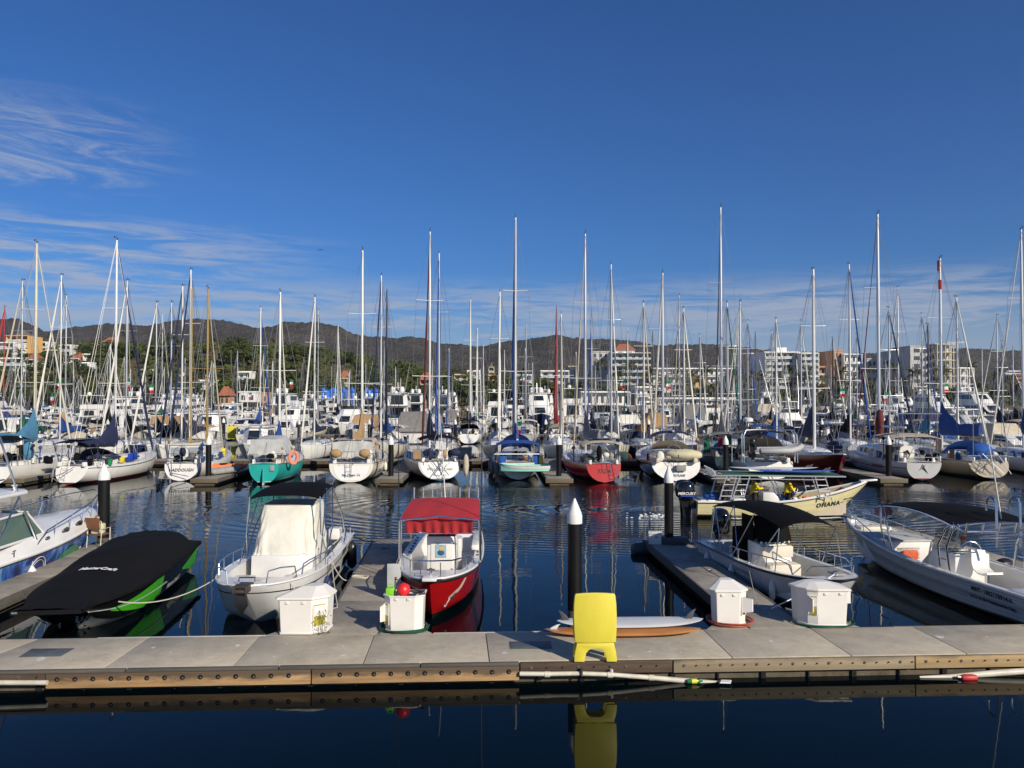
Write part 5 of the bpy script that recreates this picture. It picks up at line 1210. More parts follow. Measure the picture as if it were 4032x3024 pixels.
text_mesh('BOSTON WHALER', .12, lambda a, c: H.pt(.52+a/H.L, .72+c*1.0, -1, .012), 'hull_lettering', mat('lettering_grey', (.25, .27, .28), .5, var=0), oe, bold=.004)
mooring(W(oe, (6.2, 0, 1.05)), G(3036, 2396, ZD+.05), 'white bow line from the bimini boat to the right finger pier', .04, M_textw, .014)
mooring(W(oe, H.pt(.55, 1, -1, -.08)), G(2984, 2392, ZD+.05), 'thin line from the side of the bimini boat to the pier cleat', .05, M_rope, .008)
mooring(W(oe, (.1, -.9, .8)), G(2702, 2150, ZD+.05), 'stern line of the bimini boat to the pier end', .15, M_textw, .012)
for t, lab in ((.15, 'stern'), (.42, 'middle'), (.76, 'bow')):
    tag(fender(None, W(oe, H.pt(t, .55, -1, .12)), .085, .46, M_white2), f'white fender hanging at the {lab} of the bimini boat', 'fender', 'white fenders of the bimini boat')

# --- long white panga on the right ---------------------------------------------------
st, bw = (12.75, 17.1), (11.85, 26.9)
loc, rz = place(st, bw)
of = thing('panga', 'long white open boat with black canopy and tube ladders at the right', 'boat', loc, rz)
H = Hull(9.85, 2.25, .84, .80, 1.20, kd=.3, ks=-.2, tw=.90, tm=.40, pb=2.1, qb=.78, rb=1.3, sec='v', kb=.15, flare=.55)
H.shell(36, 12).build('hull', hullmat('panga_hull', (.50, .51, .50), None, (.02, .02, .025), bz=.03, stripes=((.70, .712, (.25, .26, .26)), (.50, .512, (.25, .26, .26)), (.86, .868, (.25, .26, .26))), rough=.3, ribs=3), of)
H.liner(.22, .20, .10, .90).build('deck', M_white, of)
H.gunwale(M_white2, of, .045, 0, 1, 30, 0)
MB().box((7.0, 0, .62), (1.5, 1.4, .75)).build('foredeck_locker', M_white, of, bevel=.04); MB().box((7.0, 0, 1.02), (1.56, 1.46, .06)).build('locker_cushion', M_lgrey, of, bevel=.02)
MB().box((8.35, 0, 1.0), (.5, 1.1, .3)).build('bow_seat', M_cream, of, bevel=.08)
MB().loft([[(x, y, z) for x, y in ((3.55, -.5), (4.55+k, -.5), (4.55+k, .5), (3.55, .5))] for z, k in ((.22, .25), (.8, .15), (1.18, -.1))]).build('console', M_white, of, bevel=.04)
MB().extr([(4.55, -.5, 1.16), (4.55, .5, 1.16), (4.35, .45, 1.72), (4.35, -.45, 1.72)], (.012, 0, .01)).build('windshield', mat('smoked_glass', (.12, .12, .12), .1, var=0, alpha=.35), of)
b = MB(); b.box((3.95, 0, 1.2), (.5, .8, .03), 0, 0, .2); b.build('dashboard', M_white2, of, bevel=.01)
b = MB(); b.box((4.05, .2, 1.23), (.16, .22, .02), 0, 0, .2); b.box((3.85, .25, 1.20), (.12, .16, .02), 0, 0, .2); b.build('gauges', M_blackp, of)
b = MB(); b.tube([(3.62+.05*cos(a), .28*cos(a)*1, 1.22+.28*sin(a)) for a in [k*pi/8 for k in range(16)]], .014, 5, closed=True); b.tube([(3.62, -.28, 1.22), (3.62, .28, 1.22)], .01, 4); b.tube([(3.62, 0, .94), (3.62, 0, 1.5)], .01, 4); b.build('steering_wheel', M_steel, of)
MB().cyl((3.0, 0, .22), (3.0, 0, .78), .06).build('seat_post', M_steel, of)
MB().loft([[(x, y*k, z) for y in (-.24, -.12, .12, .24)]+[(x-.02, y*k, z-.04) for y in (.24, .12, -.12, -.24)] for x, z, k in ((2.72, .86, .9), (2.85, .80, 1), (3.05, .80, 1), (3.22, .88, 1), (3.30, 1.10, .95), (3.34, 1.32, .8))]).build('helm_seat', M_white, of, smooth=60)
MB().box((5.4, -.35, .6), (.35, .5, .5)).build('life_jacket_bag', M_orange, of, bevel=.12) if False else None
t = thing('life_jacket', 'orange life jacket stowed in the locker hole of the long white boat', 'life jacket', W(of, (6.16, .1, .62)), rz)
MB().box((0, 0, 0), (.12, .5, .28)).box((.02, .12, -.05), (.14, .14, .36)).build('jacket', mat('jacket_orange', (.62, .10, .03), .7, var=.3, vs_=12, bump=.02, bs=10), t, bevel=.05)
MB().box((.10, 0, 0), (.02, .75, .42)).build('strap', M_maroon if False else CANV['maroon'], t, bevel=.01)
t = thing('thermos', 'steel cup with red lid standing on the console of the long white boat', 'cup', W(of, (4.2, -.2, 1.22)), rz)
MB().cyl((0, 0, 0), (0, 0, .22), .06).build('body', M_grey, t); MB().cyl((0, 0, .22), (0, 0, .30), .075).build('lid', MATS['float_red'], t)
# canopy on four ladder legs
def rt(u, v):
    q = 2*v-1; return Vector((lerp(2.7, 6.3, u), q*lerp(1.14, 1.02, u), 2.12+.16*(1-(2*u-1)**2)+.08*(1-q*q)))
MB().grid(rt, 14, 12, .03).build('canopy', M_black, of, smooth=60)
b = MB()
for s in (-1, 1):
    e = [rt(i/10, 0 if s < 0 else 1)-Vector((0, 0, .04)) for i in range(11)]; b.tube(e, .026, 6)
for u in (0, 1): b.tube([rt(u, i/8)-Vector((0, 0, .04)) for i in range(9)], .026, 6)
b.tube([(2.3, -1.14, 2.02), (2.3, 1.14, 2.02)], .03, 6); b.tube([(2.3, -1.14, 2.02), (2.7, -1.14, 2.12)], .026, 6); b.tube([(2.3, 1.14, 2.02), (2.7, 1.14, 2.12)], .026, 6); b.tube([(2.45, -.6, 1.82), (2.45, .6, 1.82)], .024, 6)
b.build('canopy_frame', M_steel, of)
for s in (-1, 1):
    for x0, x1 in ((2.45, 3.0), (6.0, 5.65)):
        b = MB(); dxx = .38
        for e in (0, dxx):
            b.tube([(x1+e, s*(H.hb((x1+e)/H.L)-.08), H.zs((x1+e)/H.L)), (x1+e*.9, s*1.12, 1.5), (lerp(x1, x0, .35)+e*.7, s*1.10, 1.95), (lerp(x1, x0, .7)+e*.5, s*1.05, 2.14)], .026, 6)
        for k in range(3): z = 1.15+.3*k; b.tube([(x1+.0, s*1.11, z), (x1+dxx*.95, s*1.11, z)], .02, 5)
        b.build('ladder_leg', M_steel, of)
for k in range(6):
    MB().cyl((0, 0, 0), (-.08, 0, .26), .03, n=8).build('rod_holder', M_steel, of, loc=(2.3, lerp(-1.1, 1.1, k/5), 1.98))
for s in (-.55, .1):
    b = MB(); b.tube([(2.5, s, 1.55), (2.52, s, 2.65), (2.58, s, 2.78), (2.70, s, 2.82), (2.82, s, 2.78), (2.88, s, 2.62), (2.88, s, 2.45)], .032, 8); b.build('grab_hoop', M_steel, of)
MB().tube([(2.9, -.35, 2.1), (2.7, .05, 3.7), (2.45, .55, 5.3)], [.02, .014, .008], 6).build('antenna', M_mastw, of)
b = MB()
for s in (-1, 1):
    b.tube([H.pt(t, 1, s, -.08)+Vector((0, 0, z)) for t, z in ((.70, .02), (.72, .25), (.85, .30), (.95, .30))]+[Vector((H.L+.05, 0, H.zs(1)+.28))], .016, 6)
    for t in (.78, .86, .94): p = H.pt(t, 1, s, -.08); b.tube([p, p+Vector((.02, 0, .3))], .013, 5)
b.build('bow_rail', M_steel, of)
b = MB(); b.box((H.L-.1, 0, H.zs(1)+.06), (.5, .22, .08)); b.tube([(H.L+.05, 0, H.zs(1)+.1), (H.L+.25, 0, H.zs(1)-.1), (H.L+.15, .12, H.zs(1)-.2)], .025); b.build('anchor', M_steel, of)
text_mesh('MAT- 1802178914-6', .155, lambda a, c: H.at(H.L*.15-a, .60+c, 1, .025), 'registration', M_text, of, bold=.005)
text_mesh('La Cruz de Huanacaxtle Nay.', .125, lambda a, c: H.at(H.L*.15-a, .42+c, 1, .025), 'registration', M_text, of, bold=.004)
MB().box((.5, 0, .80), (1.1, 1.9, .2)).build('engine_well', M_white, of, bevel=.05)
# long pale pier beyond it
finger('pale concrete finger pier on the far side of the long white boat', (14.95, 17.6), (13.85, 29.5), (16.1, 17.6), (15.0, 29.5), end=False)
c = W(of, (3.6, -1.6, .55)); 
tag(MB().lathe((0, 0, 0), [(.03, -.2), (.16, -.16), (.19, 0), (.16, .16), (.03, .2)], 12, 0).build('dock_bumper', M_blackp, loc=Vector((14.1, 21.9, .62)), rz=.3), 'black bumper drum on the pier behind the long white boat', 'bumper')

# --- blue and white fishing boat at far left -------------------------------------------
st, bw = (-15.05, 17.6), (-15.35, 28.2)
loc, rz = place(st, bw)
oa = thing('fishing_boat', 'white fishing boat with blue painted hull and pipe tower at the left edge', 'boat', loc, rz)
H = Hull(10.6, 2.75, .78, .82, 1.22, kd=.3, ks=-.2, tw=.9, tm=.42, pb=2.3, qb=.72, rb=1.5, sec='v', kb=.1, flare=.5)
def artmat():
    m = bpy.data.materials.new('hull_seascape'); m.use_nodes = True; t = m.node_tree; b = t.nodes['Principled BSDF']; b.inputs['Roughness'].default_value = .2
    tcn = t.nodes.new('ShaderNodeTexCoord'); n = t.nodes.new('ShaderNodeTexNoise'); n.inputs['Scale'].default_value = 1.1; n.inputs['Detail'].default_value = 8; n.inputs['Roughness'].default_value = .66; n.inputs['Distortion'].default_value = .8
    t.links.new(tcn.outputs['Object'], n.inputs['Vector']); r = t.nodes.new('ShaderNodeValToRGB'); e = r.color_ramp.elements
    e[0].position = .40; e[0].color = (.006, .010, .06, 1); e[1].position = .70; e[1].color = (.65, .68, .75, 1)
    for p, c in ((.48, (.012, .04, .22)), (.55, (.03, .15, .45)), (.60, (.12, .28, .50))): k = e.new(p); k.color = (*c, 1)
    t.links.new(n.outputs['Fac'], r.inputs[0]); t.links.new(r.outputs[0], b.inputs['Base Color']); return m
H.shell(36, 12).build('hull', artmat(), oa)
MB().grid(lambda u, v: H.pt(lerp(.56, .72, u), lerp(.45, .62+.2*sin(pi*u), v), -1, .006), 10, 6).build('green_graphic', mat('graphic_sea_green', (.03, .25, .10), .3, var=.5, vs_=5), oa)
H.gunwale(M_blackp, oa, .022, 0, 1, 30, 0); H.gunwale(M_white, oa, .04, 0, 1, 30, .05, 'toe_rail')
# raised white topsides and foredeck
HT = Hull(10.6, 2.72, 1.02, 1.10, 1.45, tw=.9, tm=.42, pb=2.3, qb=.72)
b = MB(); rings = []
for i in range(31):
    t = i/30; h = H.hb(t); rise = interp([(0, .18), (.25, .22), (.45, .45), (.7, .45), (.9, .26), (1, .12)], t); z = H.zs(t)+.04
    rings.append([(H.L*t, h*a, z+rise*c_) for a, c_ in ((1, 0), (.97, .35), (.90, .72), (.78, .95), (0, 1.08), (-.78, .95), (-.90, .72), (-.97, .35), (-1, 0))])
b.loft(rings, closed=False, cap=False); b.build('foredeck', M_white, oa, smooth=50)
for t in (.50, .60, .69):
    p = Vector((H.L*t, -H.hb(t)*.925, H.zs(t)+.04+.45*.60)); r_ = .12 if t > .55 else .07
    o = MB().lathe((0, 0, 0), [(r_*1.35, -.02), (r_*1.35, .012), (r_, .018)], 18, 1).build('porthole', M_steel, oa, loc=p); o.rotation_euler = (radians(-28) if False else radians(28), 0, pi*0); MB().lathe((0, 0, 0), [(r_, -.03), (r_, .022)], 18, 1).build('pane', M_glass, o)
    o.scale = (1.3, -1, 1)
MB().loft([[(x, y*k, z) for x, y in ((lerp(3.2, 3.4, s_), -1.08), (lerp(5.6, 4.9, s_), -1.0), (lerp(6.1, 5.2, s_), 0), (lerp(5.6, 4.9, s_), 1.0), (lerp(3.2, 3.4, s_), 1.08))] for z, k, s_ in ((1.25, 1, 0), (2.0, .88, 1))]).build('windshield', M_greenglass, oa, smooth=0)
b = MB()
for y0, x0, x1 in ((-1.08, 3.2, 3.4), (-1.0, 5.6, 4.9), (0, 6.1, 5.2), (1.0, 5.6, 4.9)): b.tube([(x0, y0, 1.25), (x1, y0*.88, 2.02)], .035, 6)
b.tube([(3.2, -1.1, 1.27), (5.6, -1.02, 1.27), (6.12, 0, 1.27)], .04, 6); b.tube([(3.4, -.96, 2.02), (4.9, -.9, 2.02), (5.2, 0, 2.02)], .035, 6); b.build('window_frame', M_white, oa)
b = MB(); b.grid(lambda u, v: Vector((lerp(1.6, 3.5, u), -1.0+.04*sin(u*9), lerp(2.55, 1.15, v))), 10, 4); b.build('side_curtain', mat('curtain_tan', (.42, .31, .22), .9, var=.15), oa)
b = MB(); b.prism([(.8, -1.1), (4.6, -1.1), (5.0, -.8), (5.15, 0), (5.0, .8), (4.6, 1.1), (.8, 1.1)], 2.58, 2.70); b.build('hardtop', M_white, oa, bevel=.05)
MB().lathe((3.8, -.3, 2.70), [(.25, 0), (.25, .015)], 16).build('hatch', M_dgrey, oa)
b = MB(); b.cyl((4.6, -.7, 2.7), (4.6, -.7, 2.82), .04); b.cyl((4.6, -.7, 2.82), (4.6, -.7, 2.86), .08); b.build('antenna_puck', M_white, oa)
b = MB()
for s in (-1, 1):
    b.tube([(2.0, s*1.2, 1.1), (2.8, s*1.05, 2.6), (3.6, s*.6, 4.6), (3.9, s*.35, 5.3)], .032, 6); b.tube([(4.9, s*1.18, 1.2), (4.3, s*1.0, 2.6), (3.9, s*.6, 4.6)], .032, 6)
    b.tube([(1.2, s*1.22, 1.1), (2.0, s*1.08, 2.6), (3.2, s*.6, 4.4)], .03, 6)
    b.tube([(3.0, s*1.12, 1.2), (4.4, s*1.0, 2.62)], .028, 6)
for z, x, yy in ((3.1, 3.0, .95), (3.7, 3.25, .82), (4.3, 3.48, .68), (4.9, 3.72, .5)): b.tube([(x, -yy, z), (x, yy, z)], .022, 6); b.tube([(x, -yy, z), (x+1.1-z*.12, -yy, z)], .022, 6); b.tube([(x, yy, z), (x+1.1-z*.12, yy, z)], .022, 6)
b.build('tower', M_steel, oa)
b = MB()
for k in range(5): b.tube([(1.6+k*.17, -1.17+k*.02, 1.35+k*.27), (2.15+k*.14, -1.15+k*.02, 1.35+k*.27)], .018, 5)
b.build('ladder', M_steel, oa)
b = MB()
for s in (-1, 1):
    f = lambda t, z: Vector((H.L*t, s*H.hb(t)*.93, H.zs(t)+.2+z))
    b.tube([f(.44, 0), f(.50, .38), f(.62, .52), f(.80, .60), f(.93, .62), Vector((H.L*.99, 0, H.zs(1)+.80))], .020, 6)
    for t in (.54, .63, .72, .81, .89, .95): b.tube([f(t-.01, .0), f(t+.012, .56)], .014, 5)
b.build('bow_rail', M_steel, oa)
MB().box((H.L+.05, 0, H.zs(1)+.14), (.7, .4, .09)).build('anchor_platform', M_white, oa, bevel=.03)
text_mesh('1802171111-1', .16, lambda a, c: H.pt(.86+a/H.L, 1, -1, .02)+Vector((0, .03-.05*c, .12+c)), 'registration', M_text, oa, bold=.004)
text_mesh('T', .26, lambda a, c: Vector((3.55+a, -H.hb(.33)*.99-.01, .98+c)), 'hull_lettering', M_text, oa, bold=.004)
b = MB(); p = H.pt(.45, .45, -1, .012); b.tube([H.pt(.45+.042*cos(a), .50+.42*sin(a), -1, .014) for a in [k*pi/10 for k in range(20)]], .012, 4, closed=True); b.tube([H.pt(.45+.034*cos(a), .50+.34*sin(a), -1, .014) for a in [k*pi/10 for k in range(20)]], .007, 4, closed=True); b.build('emblem_ring', M_textw, oa)
tag(fender(None, W(oa, H.pt(.42, .45, -1, .14)), .12, .52, M_white2), 'white fender hanging beside the blue painted hull', 'fender')
mooring(W(oa, H.pt(.52, 1, -1, -.05)+Vector((0, 0, .1))), G(318, 2152, ZD+.04), 'pale mooring line drooping from the blue hulled boat to the pier', .35)
mooring(W(oa, H.pt(.52, 1, -1, -.05)+Vector((0, 0, .1))), G(250, 2180, ZD+.04), 'dark mooring line of the blue hulled boat', .1, M_roped, .012)
# =============== sailboats ===============
def boom_cover(L, h0, h1, w0=.16, seed=0, sag=.12, collar=True):
    """canvas over a flaked mainsail: tall at the mast (x=0), tapering aft (x=-L)"""
    r = random.Random(seed); rings = []
    n = 14
    for i in range(n+1):
        u = i/n; x = -L*u; hh = lerp(h0, h1, min(1, u*2.2)**.8)*(1+.05*sin(u*17+seed)); ww = w0*(1.15-.55*u)*(1+.12*sin(u*23+seed))
        zc = .05-sag*sin(pi*u)
        rings.append([(x-.10*(a_z > .5)*(u < .05), a_y*ww, zc+a_z*hh) for a_y, a_z in ((0, -.16), (-.8, -.05), (-1, .2), (-.75, .55), (-.3, .85), (0, 1), (.3, .85), (.75, .55), (1, .2), (.8, -.05))])
    return MB().loft(rings)
def mast_parts(o, x, z0, h, m=None, r=.075, spreaders=2, boom=4.5, bz=1.1, cover=None, ch=(1.3, .45), furl=None, Lb=None, xs=None, B=3, H=None, wire=.013, gear=True, boomdir=-1, stays=True, furlr=.07, windex=True, seed=0, topz=None):
    """mast stepped at x, from z0 to height h above the water, with spreaders, stays, boom and covers"""
    m = m or M_alu; Lh = H.L if H else Lb
    r = r*(.75 if r > .09 and B > 3 else 1)
    mo = MB().tube([(x, 0, z0), (x, 0, h*.75), (x, 0, h)], [r, r, r*.72], 10).build('mast', m, o)
    for k in range(spreaders):
        z = z0+(h-z0)*(k+1)/(spreaders+1)*1.03; w_ = B*.34*(1-.22*k)
        MB().tube([(x-.12, -w_, z+.03), (x, 0, z), (x-.12, w_, z+.03)], .024, 5).build('spreader', m, mo)
    if windex:
        b = MB(); b.tube([(x, 0, h), (x-.05, 0, h+.35)], .012, 4); b.tube([(x-.35, 0, h+.12), (x+.3, 0, h+.14)], .014, 4); b.box((x-.3, 0, h+.16), (.14, .02, .12)); b.cyl((x+.05, 0, h), (x+.05, 0, h+.16), .03, n=6); b.build('wind_vane', M_mastd, mo)
    if stays:
        b = MB(); cp = B*.42; zd = z0 if z0 < 1.6 else 1.2
        for s in (-1, 1):
            pr = [(x-.05, s*cp, zd)]
            for k in range(spreaders): pr.append((x-.12, s*B*.34*(1-.22*k), z0+(h-z0)*(k+1)/(spreaders+1)*1.03+.03))
            b.tube(pr+[(x, 0, h*.985)], wire, 3)
            zz = z0+(h-z0)/(spreaders+1)*1.0; b.tube([(x-.5, s*cp, zd), (x, 0, zz)], wire, 3); b.tube([(x+.45, s*cp, zd), (x, 0, zz)], wire, 3)
        b.tube([(.1, 0, .9), (x, 0, h)], wire, 3)
        for q in (.35, -.3): b.tube([(x+q, q*.6, z0), (x+.08, 0, h*.96)], wire*.8, 3)
        b.tube([(x-boom*.5 if boom else x-2, .2, bz+.3), (x-.05, .03, z0+(h-z0)*.62)], wire*.7, 3)
        if not furl: b.tube([(Lh-.15, 0, 1.3), (x, 0, h*.985)], wire, 3)
        b.tube([(x-boom*.95 if boom else x-3, .05, bz+.3), (x-.05, .02, h*.98)], wire*.8, 3)
        b.build('rigging', M_wire, o)
    if furl:
        a = Vector((Lh-.2, 0, 1.45)); c = Vector((x+.12, 0, h*.97)); n = 12
        pts = [a.lerp(c, i/n) for i in range(n+1)]
        MB().tube(pts, [furlr*.5]+[furlr]*3+[furlr*.8]*4+[furlr*.5]*4+[furlr*.3], 7).build('furled_sail', CANV[furl] if furl in CANV else furl, o)
    if boom:
        bo = MB().tube([(x-.05, 0, bz+.18), (x-boom, 0, bz+.26)], .07, 8).build('boom', m, o)
        if cover: boom_cover(boom*.93, ch[0], ch[1], .19, seed).build('sail_cover', CANV[cover] if isinstance(cover, str) else cover, bo, smooth=70, loc=(x-.02, 0, bz+.24))
    return mo
def tubes_rail(H, o, z=.55, t0=.12, t1=.9, n=8, m=None, pulpit=True, push=True, r=.018):
    m = m or M_steel
    b = MB()
    for s in (-1, 1):
        pts = []
        for i in range(n+1):
            t = lerp(t0, t1, i/n); p = H.pt(t, 1, s, -.06); q = p+Vector((0, 0, z)); b.tube([p, q], r*.7, 4); pts.append(q)
        b.tube(pts, r*.45, 3); b.tube([p-Vector((0, 0, z*.45)) for p in pts], r*.4, 3)
    b.build('lifeline', m, o)
    if pulpit:
        b = MB(); a = [H.pt(t, 1, 1, -.06) for t in (t1, .955)]+[Vector((H.L+.05, .0, H.zs(1)))]; up = Vector((0, 0, z+.05))
        full = [a[0]+up, a[1]+up, a[2]+up, Vector((a[1].x, -a[1].y, a[1].z))+up, Vector((a[0].x, -a[0].y, a[0].z))+up]
        b.tube(full, r, 5); b.tube([p-Vector((0, 0, z*.45)) for p in full], r*.8, 4)
        for p in full: b.tube([p, p-up], r*.9, 4)
        b.build('pulpit', m, o)
    if push:
        b = MB(); a = [H.pt(t, 1, 1, -.08) for t in (t0+.03, .06, .01)]; up = Vector((0, 0, z+.08))
        L_ = [p+up for p in a]; R_ = [Vector((p.x, -p.y, p.z)) for p in L_]
        b.tube(L_+[Vector((L_[-1].x-.1, L_[-1].y*.4, L_[-1].z))], r, 5); b.tube(R_+[Vector((R_[-1].x-.1, R_[-1].y*.4, R_[-1].z))], r, 5)
        b.tube([p-Vector((0, 0, z*.5)) for p in L_+R_[::-1]], r*.8, 4)
        for p in L_+R_: b.tube([p, p-up], r*.9, 4)
        b.build('pushpit', m, o)
def cabin(H, o, t0=.30, t1=.80, w_=.62, h=.45, m=None, windows=4, steep=.85, name='cabin', zwin=.5, hw=.16, wm=None):
    b = MB(); rings = []; n = 14
    for i in range(n+1):
        u = i/n; t = lerp(t0, t1, u); hb = min(H.hb(t)*w_, H.B/2*w_); k = h*(1-.55*max(0, (u-.35)/.65)**1.5); z = H.zs(t)+.02
        e = 1 if 0 < i < n else .96
        rings.append([(H.L*t, hb*a*e, z+k*c*(1 if i < n else .3)) for a, c in ((1, 0), (steep+.08, .75), (steep-.02, .96), (.45, 1.08), (0, 1.12), (-.45, 1.08), (-steep+.02, .96), (-steep-.08, .75), (-1, 0))])
    b.loft(rings, closed=False, cap=False); b.add(rings[0], [tuple(range(9))]); b.add(rings[-1], [tuple(range(9))])
    c = b.build(name, m or M_white, o, smooth=45)
    MB().box((H.L*t0-.015, 0, H.zs(t0)+h*.5), (.03, .62, h*.85)).build('companionway', M_dgrey, c); MB().box((H.L*lerp(t0, t1, .42), 0, H.zs(t0)+h*1.12), (.6, .6, .06)).build('deck_hatch', M_glass, c, bevel=.01)
    for s in (-1, 1):
        for k in range(windows):
            u0 = .10+.70*k/windows; u1 = u0+.52*.85/windows
            def f(a, v):
                u = lerp(u0, u1, a); t = lerp(t0, t1, u); hb = min(H.hb(t)*w_, H.B/2*w_); kk = h*(1-.55*max(0, (u-.35)/.65)**1.5)
                vz = lerp(zwin-hw, zwin+hw, v); return Vector((H.L*t, s*hb*(lerp(1, steep+.08, vz/.75)+.02), H.zs(t)+.02+kk*vz))
            MB().grid(f, 3, 2).build('window', wm or M_glass, c)
    return c
def deckm(H, o, m=None): return H.deck(24, .0, .0, .06).build('deck', m or M_white2, o, smooth=60)
def bimini(o, x0, x1, w, z, m, rise=.1, cr=.14, z1=None, frame=True, legz=.9, curtain=None):
    z1 = z1 if z1 is not None else z
    b = MB(); canopy(b, x0, x1, w, w*.96, z, z1, rise, cr, .08, 8, 8, .03); bo = b.build('bimini', m, o, smooth=60)
    if frame:
        for s in (-1, 1):
            b = MB()
            for xa, za in ((x0+.05, z), (x1-.05, z1), ((x0+x1)/2, (z+z1)/2+rise)): b.tube([(xa, s*w*.97, za), ((x0+x1)/2+.1*(xa-x0), s*w*1.05, legz)], .016, 4)
            b.build('bimini_frame', M_steel, bo)
    return bo
def dodger(o, x, w, z0, h, L, m, wm=None):
    """spray hood: open aft, sloping forward window"""
    b = MB()
    def f(u, v):
        a = pi*v; y = w*cos(a); zz = (max(0, sin(a))**.6); return Vector((x+L*(u**1.4), y*(1-.12*u), z0+h*zz*(1-.75*u**2)))
    b.grid(f, 8, 14); d = b.build('dodger', m, o, smooth=60)
    if wm:
        def g(u, v):
            a = pi*lerp(.22, .78, v); uu = lerp(.55, .93, u); p = Vector((x+L*(uu**1.4), w*cos(a)*(1-.12*uu), z0+h*(sin(a)**.6)*(1-.75*uu**2))); return p+Vector((.02, 0, .02))
        MB().grid(g, 3, 8).build('dodger_window', wm, d)
    return d
def transom_text(H, o, s, size, z, m, bold=.004, dy=0, name='transom_lettering', shear=0):
    def f(a, c):
        zz = z+c; v = max(0, min(1, (zz-H.zk(0))/(H.zs(0)-H.zk(0)))); return Vector((H.rs*v-.05, -a-dy, zz))
    return text_mesh(s, size, f, name, m, o, bold=bold, shear=shear)
def ladder(o, x, y, z0, z1, w=.34, m=None, lean=.0):
    b = MB()
    for s in (-1, 1): b.tube([(x, y+s*w/2, z0), (x+lean, y+s*w/2, z1)], .018, 5)
    n = max(2, int((z1-z0)/.25))
    for k in range(n): z = z0+(z1-z0)*(k+.3)/n; b.tube([(x+lean*(k+.3)/n, y-w/2, z), (x+lean*(k+.3)/n, y+w/2, z)], .014, 4)
    return b.build('boarding_ladder', m or M_steel, o)
def wheel(o, x, z, r=.42, m=None):
    b = MB(); b.tube([(x, r*cos(a), z+r*sin(a)) for a in [k*pi/10 for k in range(20)]], .016, 4, closed=True)
    for k in range(4): a = k*pi/4; b.tube([(x, r*cos(a), z+r*sin(a)), (x, -r*cos(a), z-r*sin(a))], .009, 3)
    b.cyl((x+.1, 0, z-.55), (x+.1, 0, z+.1), .07, n=8); return b.build('steering_wheel', m or M_steel, o)
def bundle(o, name, p, s, m, seed=0):
    r = random.Random(seed); b = MB()
    def f(u, v):
        a = 2*pi*v; t_ = pi*u; k = 1+.16*mnoise.noise(Vector((cos(a)*2+seed, sin(a)*2, t_*1.5)))
        return Vector((s[0]/2*sin(t_)*cos(a)*k, s[1]/2*sin(t_)*sin(a)*k, -s[2]/2*cos(t_)*k))
    b.grid(f, 8, 12); return b.build(name, m, o, loc=p, smooth=70)
def cockpit(H, o, m=None, seed=0, stuff=3, t0=.03, t1=.30, cols=('navy', 'beige', 'white')):
    """raised coaming round the cockpit plus the gear kept in it"""
    for s in (-1, 1): MB().loft([[(H.L*lerp(t0, t1, u), s*(H.hb(lerp(t0, t1, u))*k), H.zs(lerp(t0, t1, u))+z) for k, z in ((.82, 0), (.80, .26), (.68, .28), (.66, 0))] for u in (0, .5, 1)]).build('coaming', m or M_white, o, bevel=.02)
    r = random.Random(seed)
    for k in range(stuff*2):
        s_ = r.choice((-1, 1)); t = r.uniform(.0, .34); p = H.pt(t, 1, s_, -.12); q = r.random(); c = r.choice(('navy', 'black', 'white', 'tan', 'royal', 'grey', 'beige'))
        if q < .4: MB().box((p.x, p.y, p.z+.24), (r.uniform(.25, .5), .16, r.uniform(.35, .5))).build('lashed_can', CANV[c], o, bevel=.05)
        elif q < .7: MB().grid(lambda u, v: Vector((p.x+1.1*u, (H.hb(t)-.06)*s_+.02*sin(v*5+u*9), p.z+.08+.48*v)), 6, 4).build('weather_cloth', CANV[c], o)
        else: MB().tube([(p.x, p.y, p.z), (p.x+.02, p.y, p.z+r.uniform(.9, 1.6))], .03, 5).ball((p.x+.02, p.y, p.z+r.uniform(.9, 1.5)), .12, 8, 6).build('rail_gear', CANV[c], o)
    for k in range(stuff):
        t = r.uniform(t0+.01, t1); c = cols[k % len(cols)]
        bundle(o, 'gear_bag', (H.L*t, r.uniform(-.75, .75)*H.hb(t), H.zs(t)+r.uniform(.2, .55)), (r.uniform(.3, .6), r.uniform(.3, .55), r.uniform(.3, .7)), CANV[c], seed*7+k)
def gen(kind):
    b = MB(); return b
def fenders(H, o, side, ts, m=None, r=.11, h=.5, v=.72):
    for t in ts: fender(o, H.pt(t, v, side, r+.02), r, h, m)
def sail_row(px, D, head=-2, **k):
    x = (px-2016)/F*D; return (x, D, 0), radians(90-head*-1 if False else 90+(-head))
def new_sail(label, px, D, hull, hm, head=-2, deck=None, group='sailboats of the nearest row', name='sailboat', rub=None, cat='sailboat', mast=None):
    x = (px-2016)/F*D
    if mast:
        dx = (mast[0]-2016)/F*(D+mast[1])-x; head = max(-13, min(11, math.degrees(math.atan(dx/mast[1]))))
    o = thing(name, label, cat, (x, D, 0), radians(90-head), group)
    hull.shell(26, 10).build('hull', hm, o); deckm(hull, o, deck)
    if rub: hull.gunwale(rub, o, .03, 0, 1, 26, .0)
    return o
TIP = 3.05
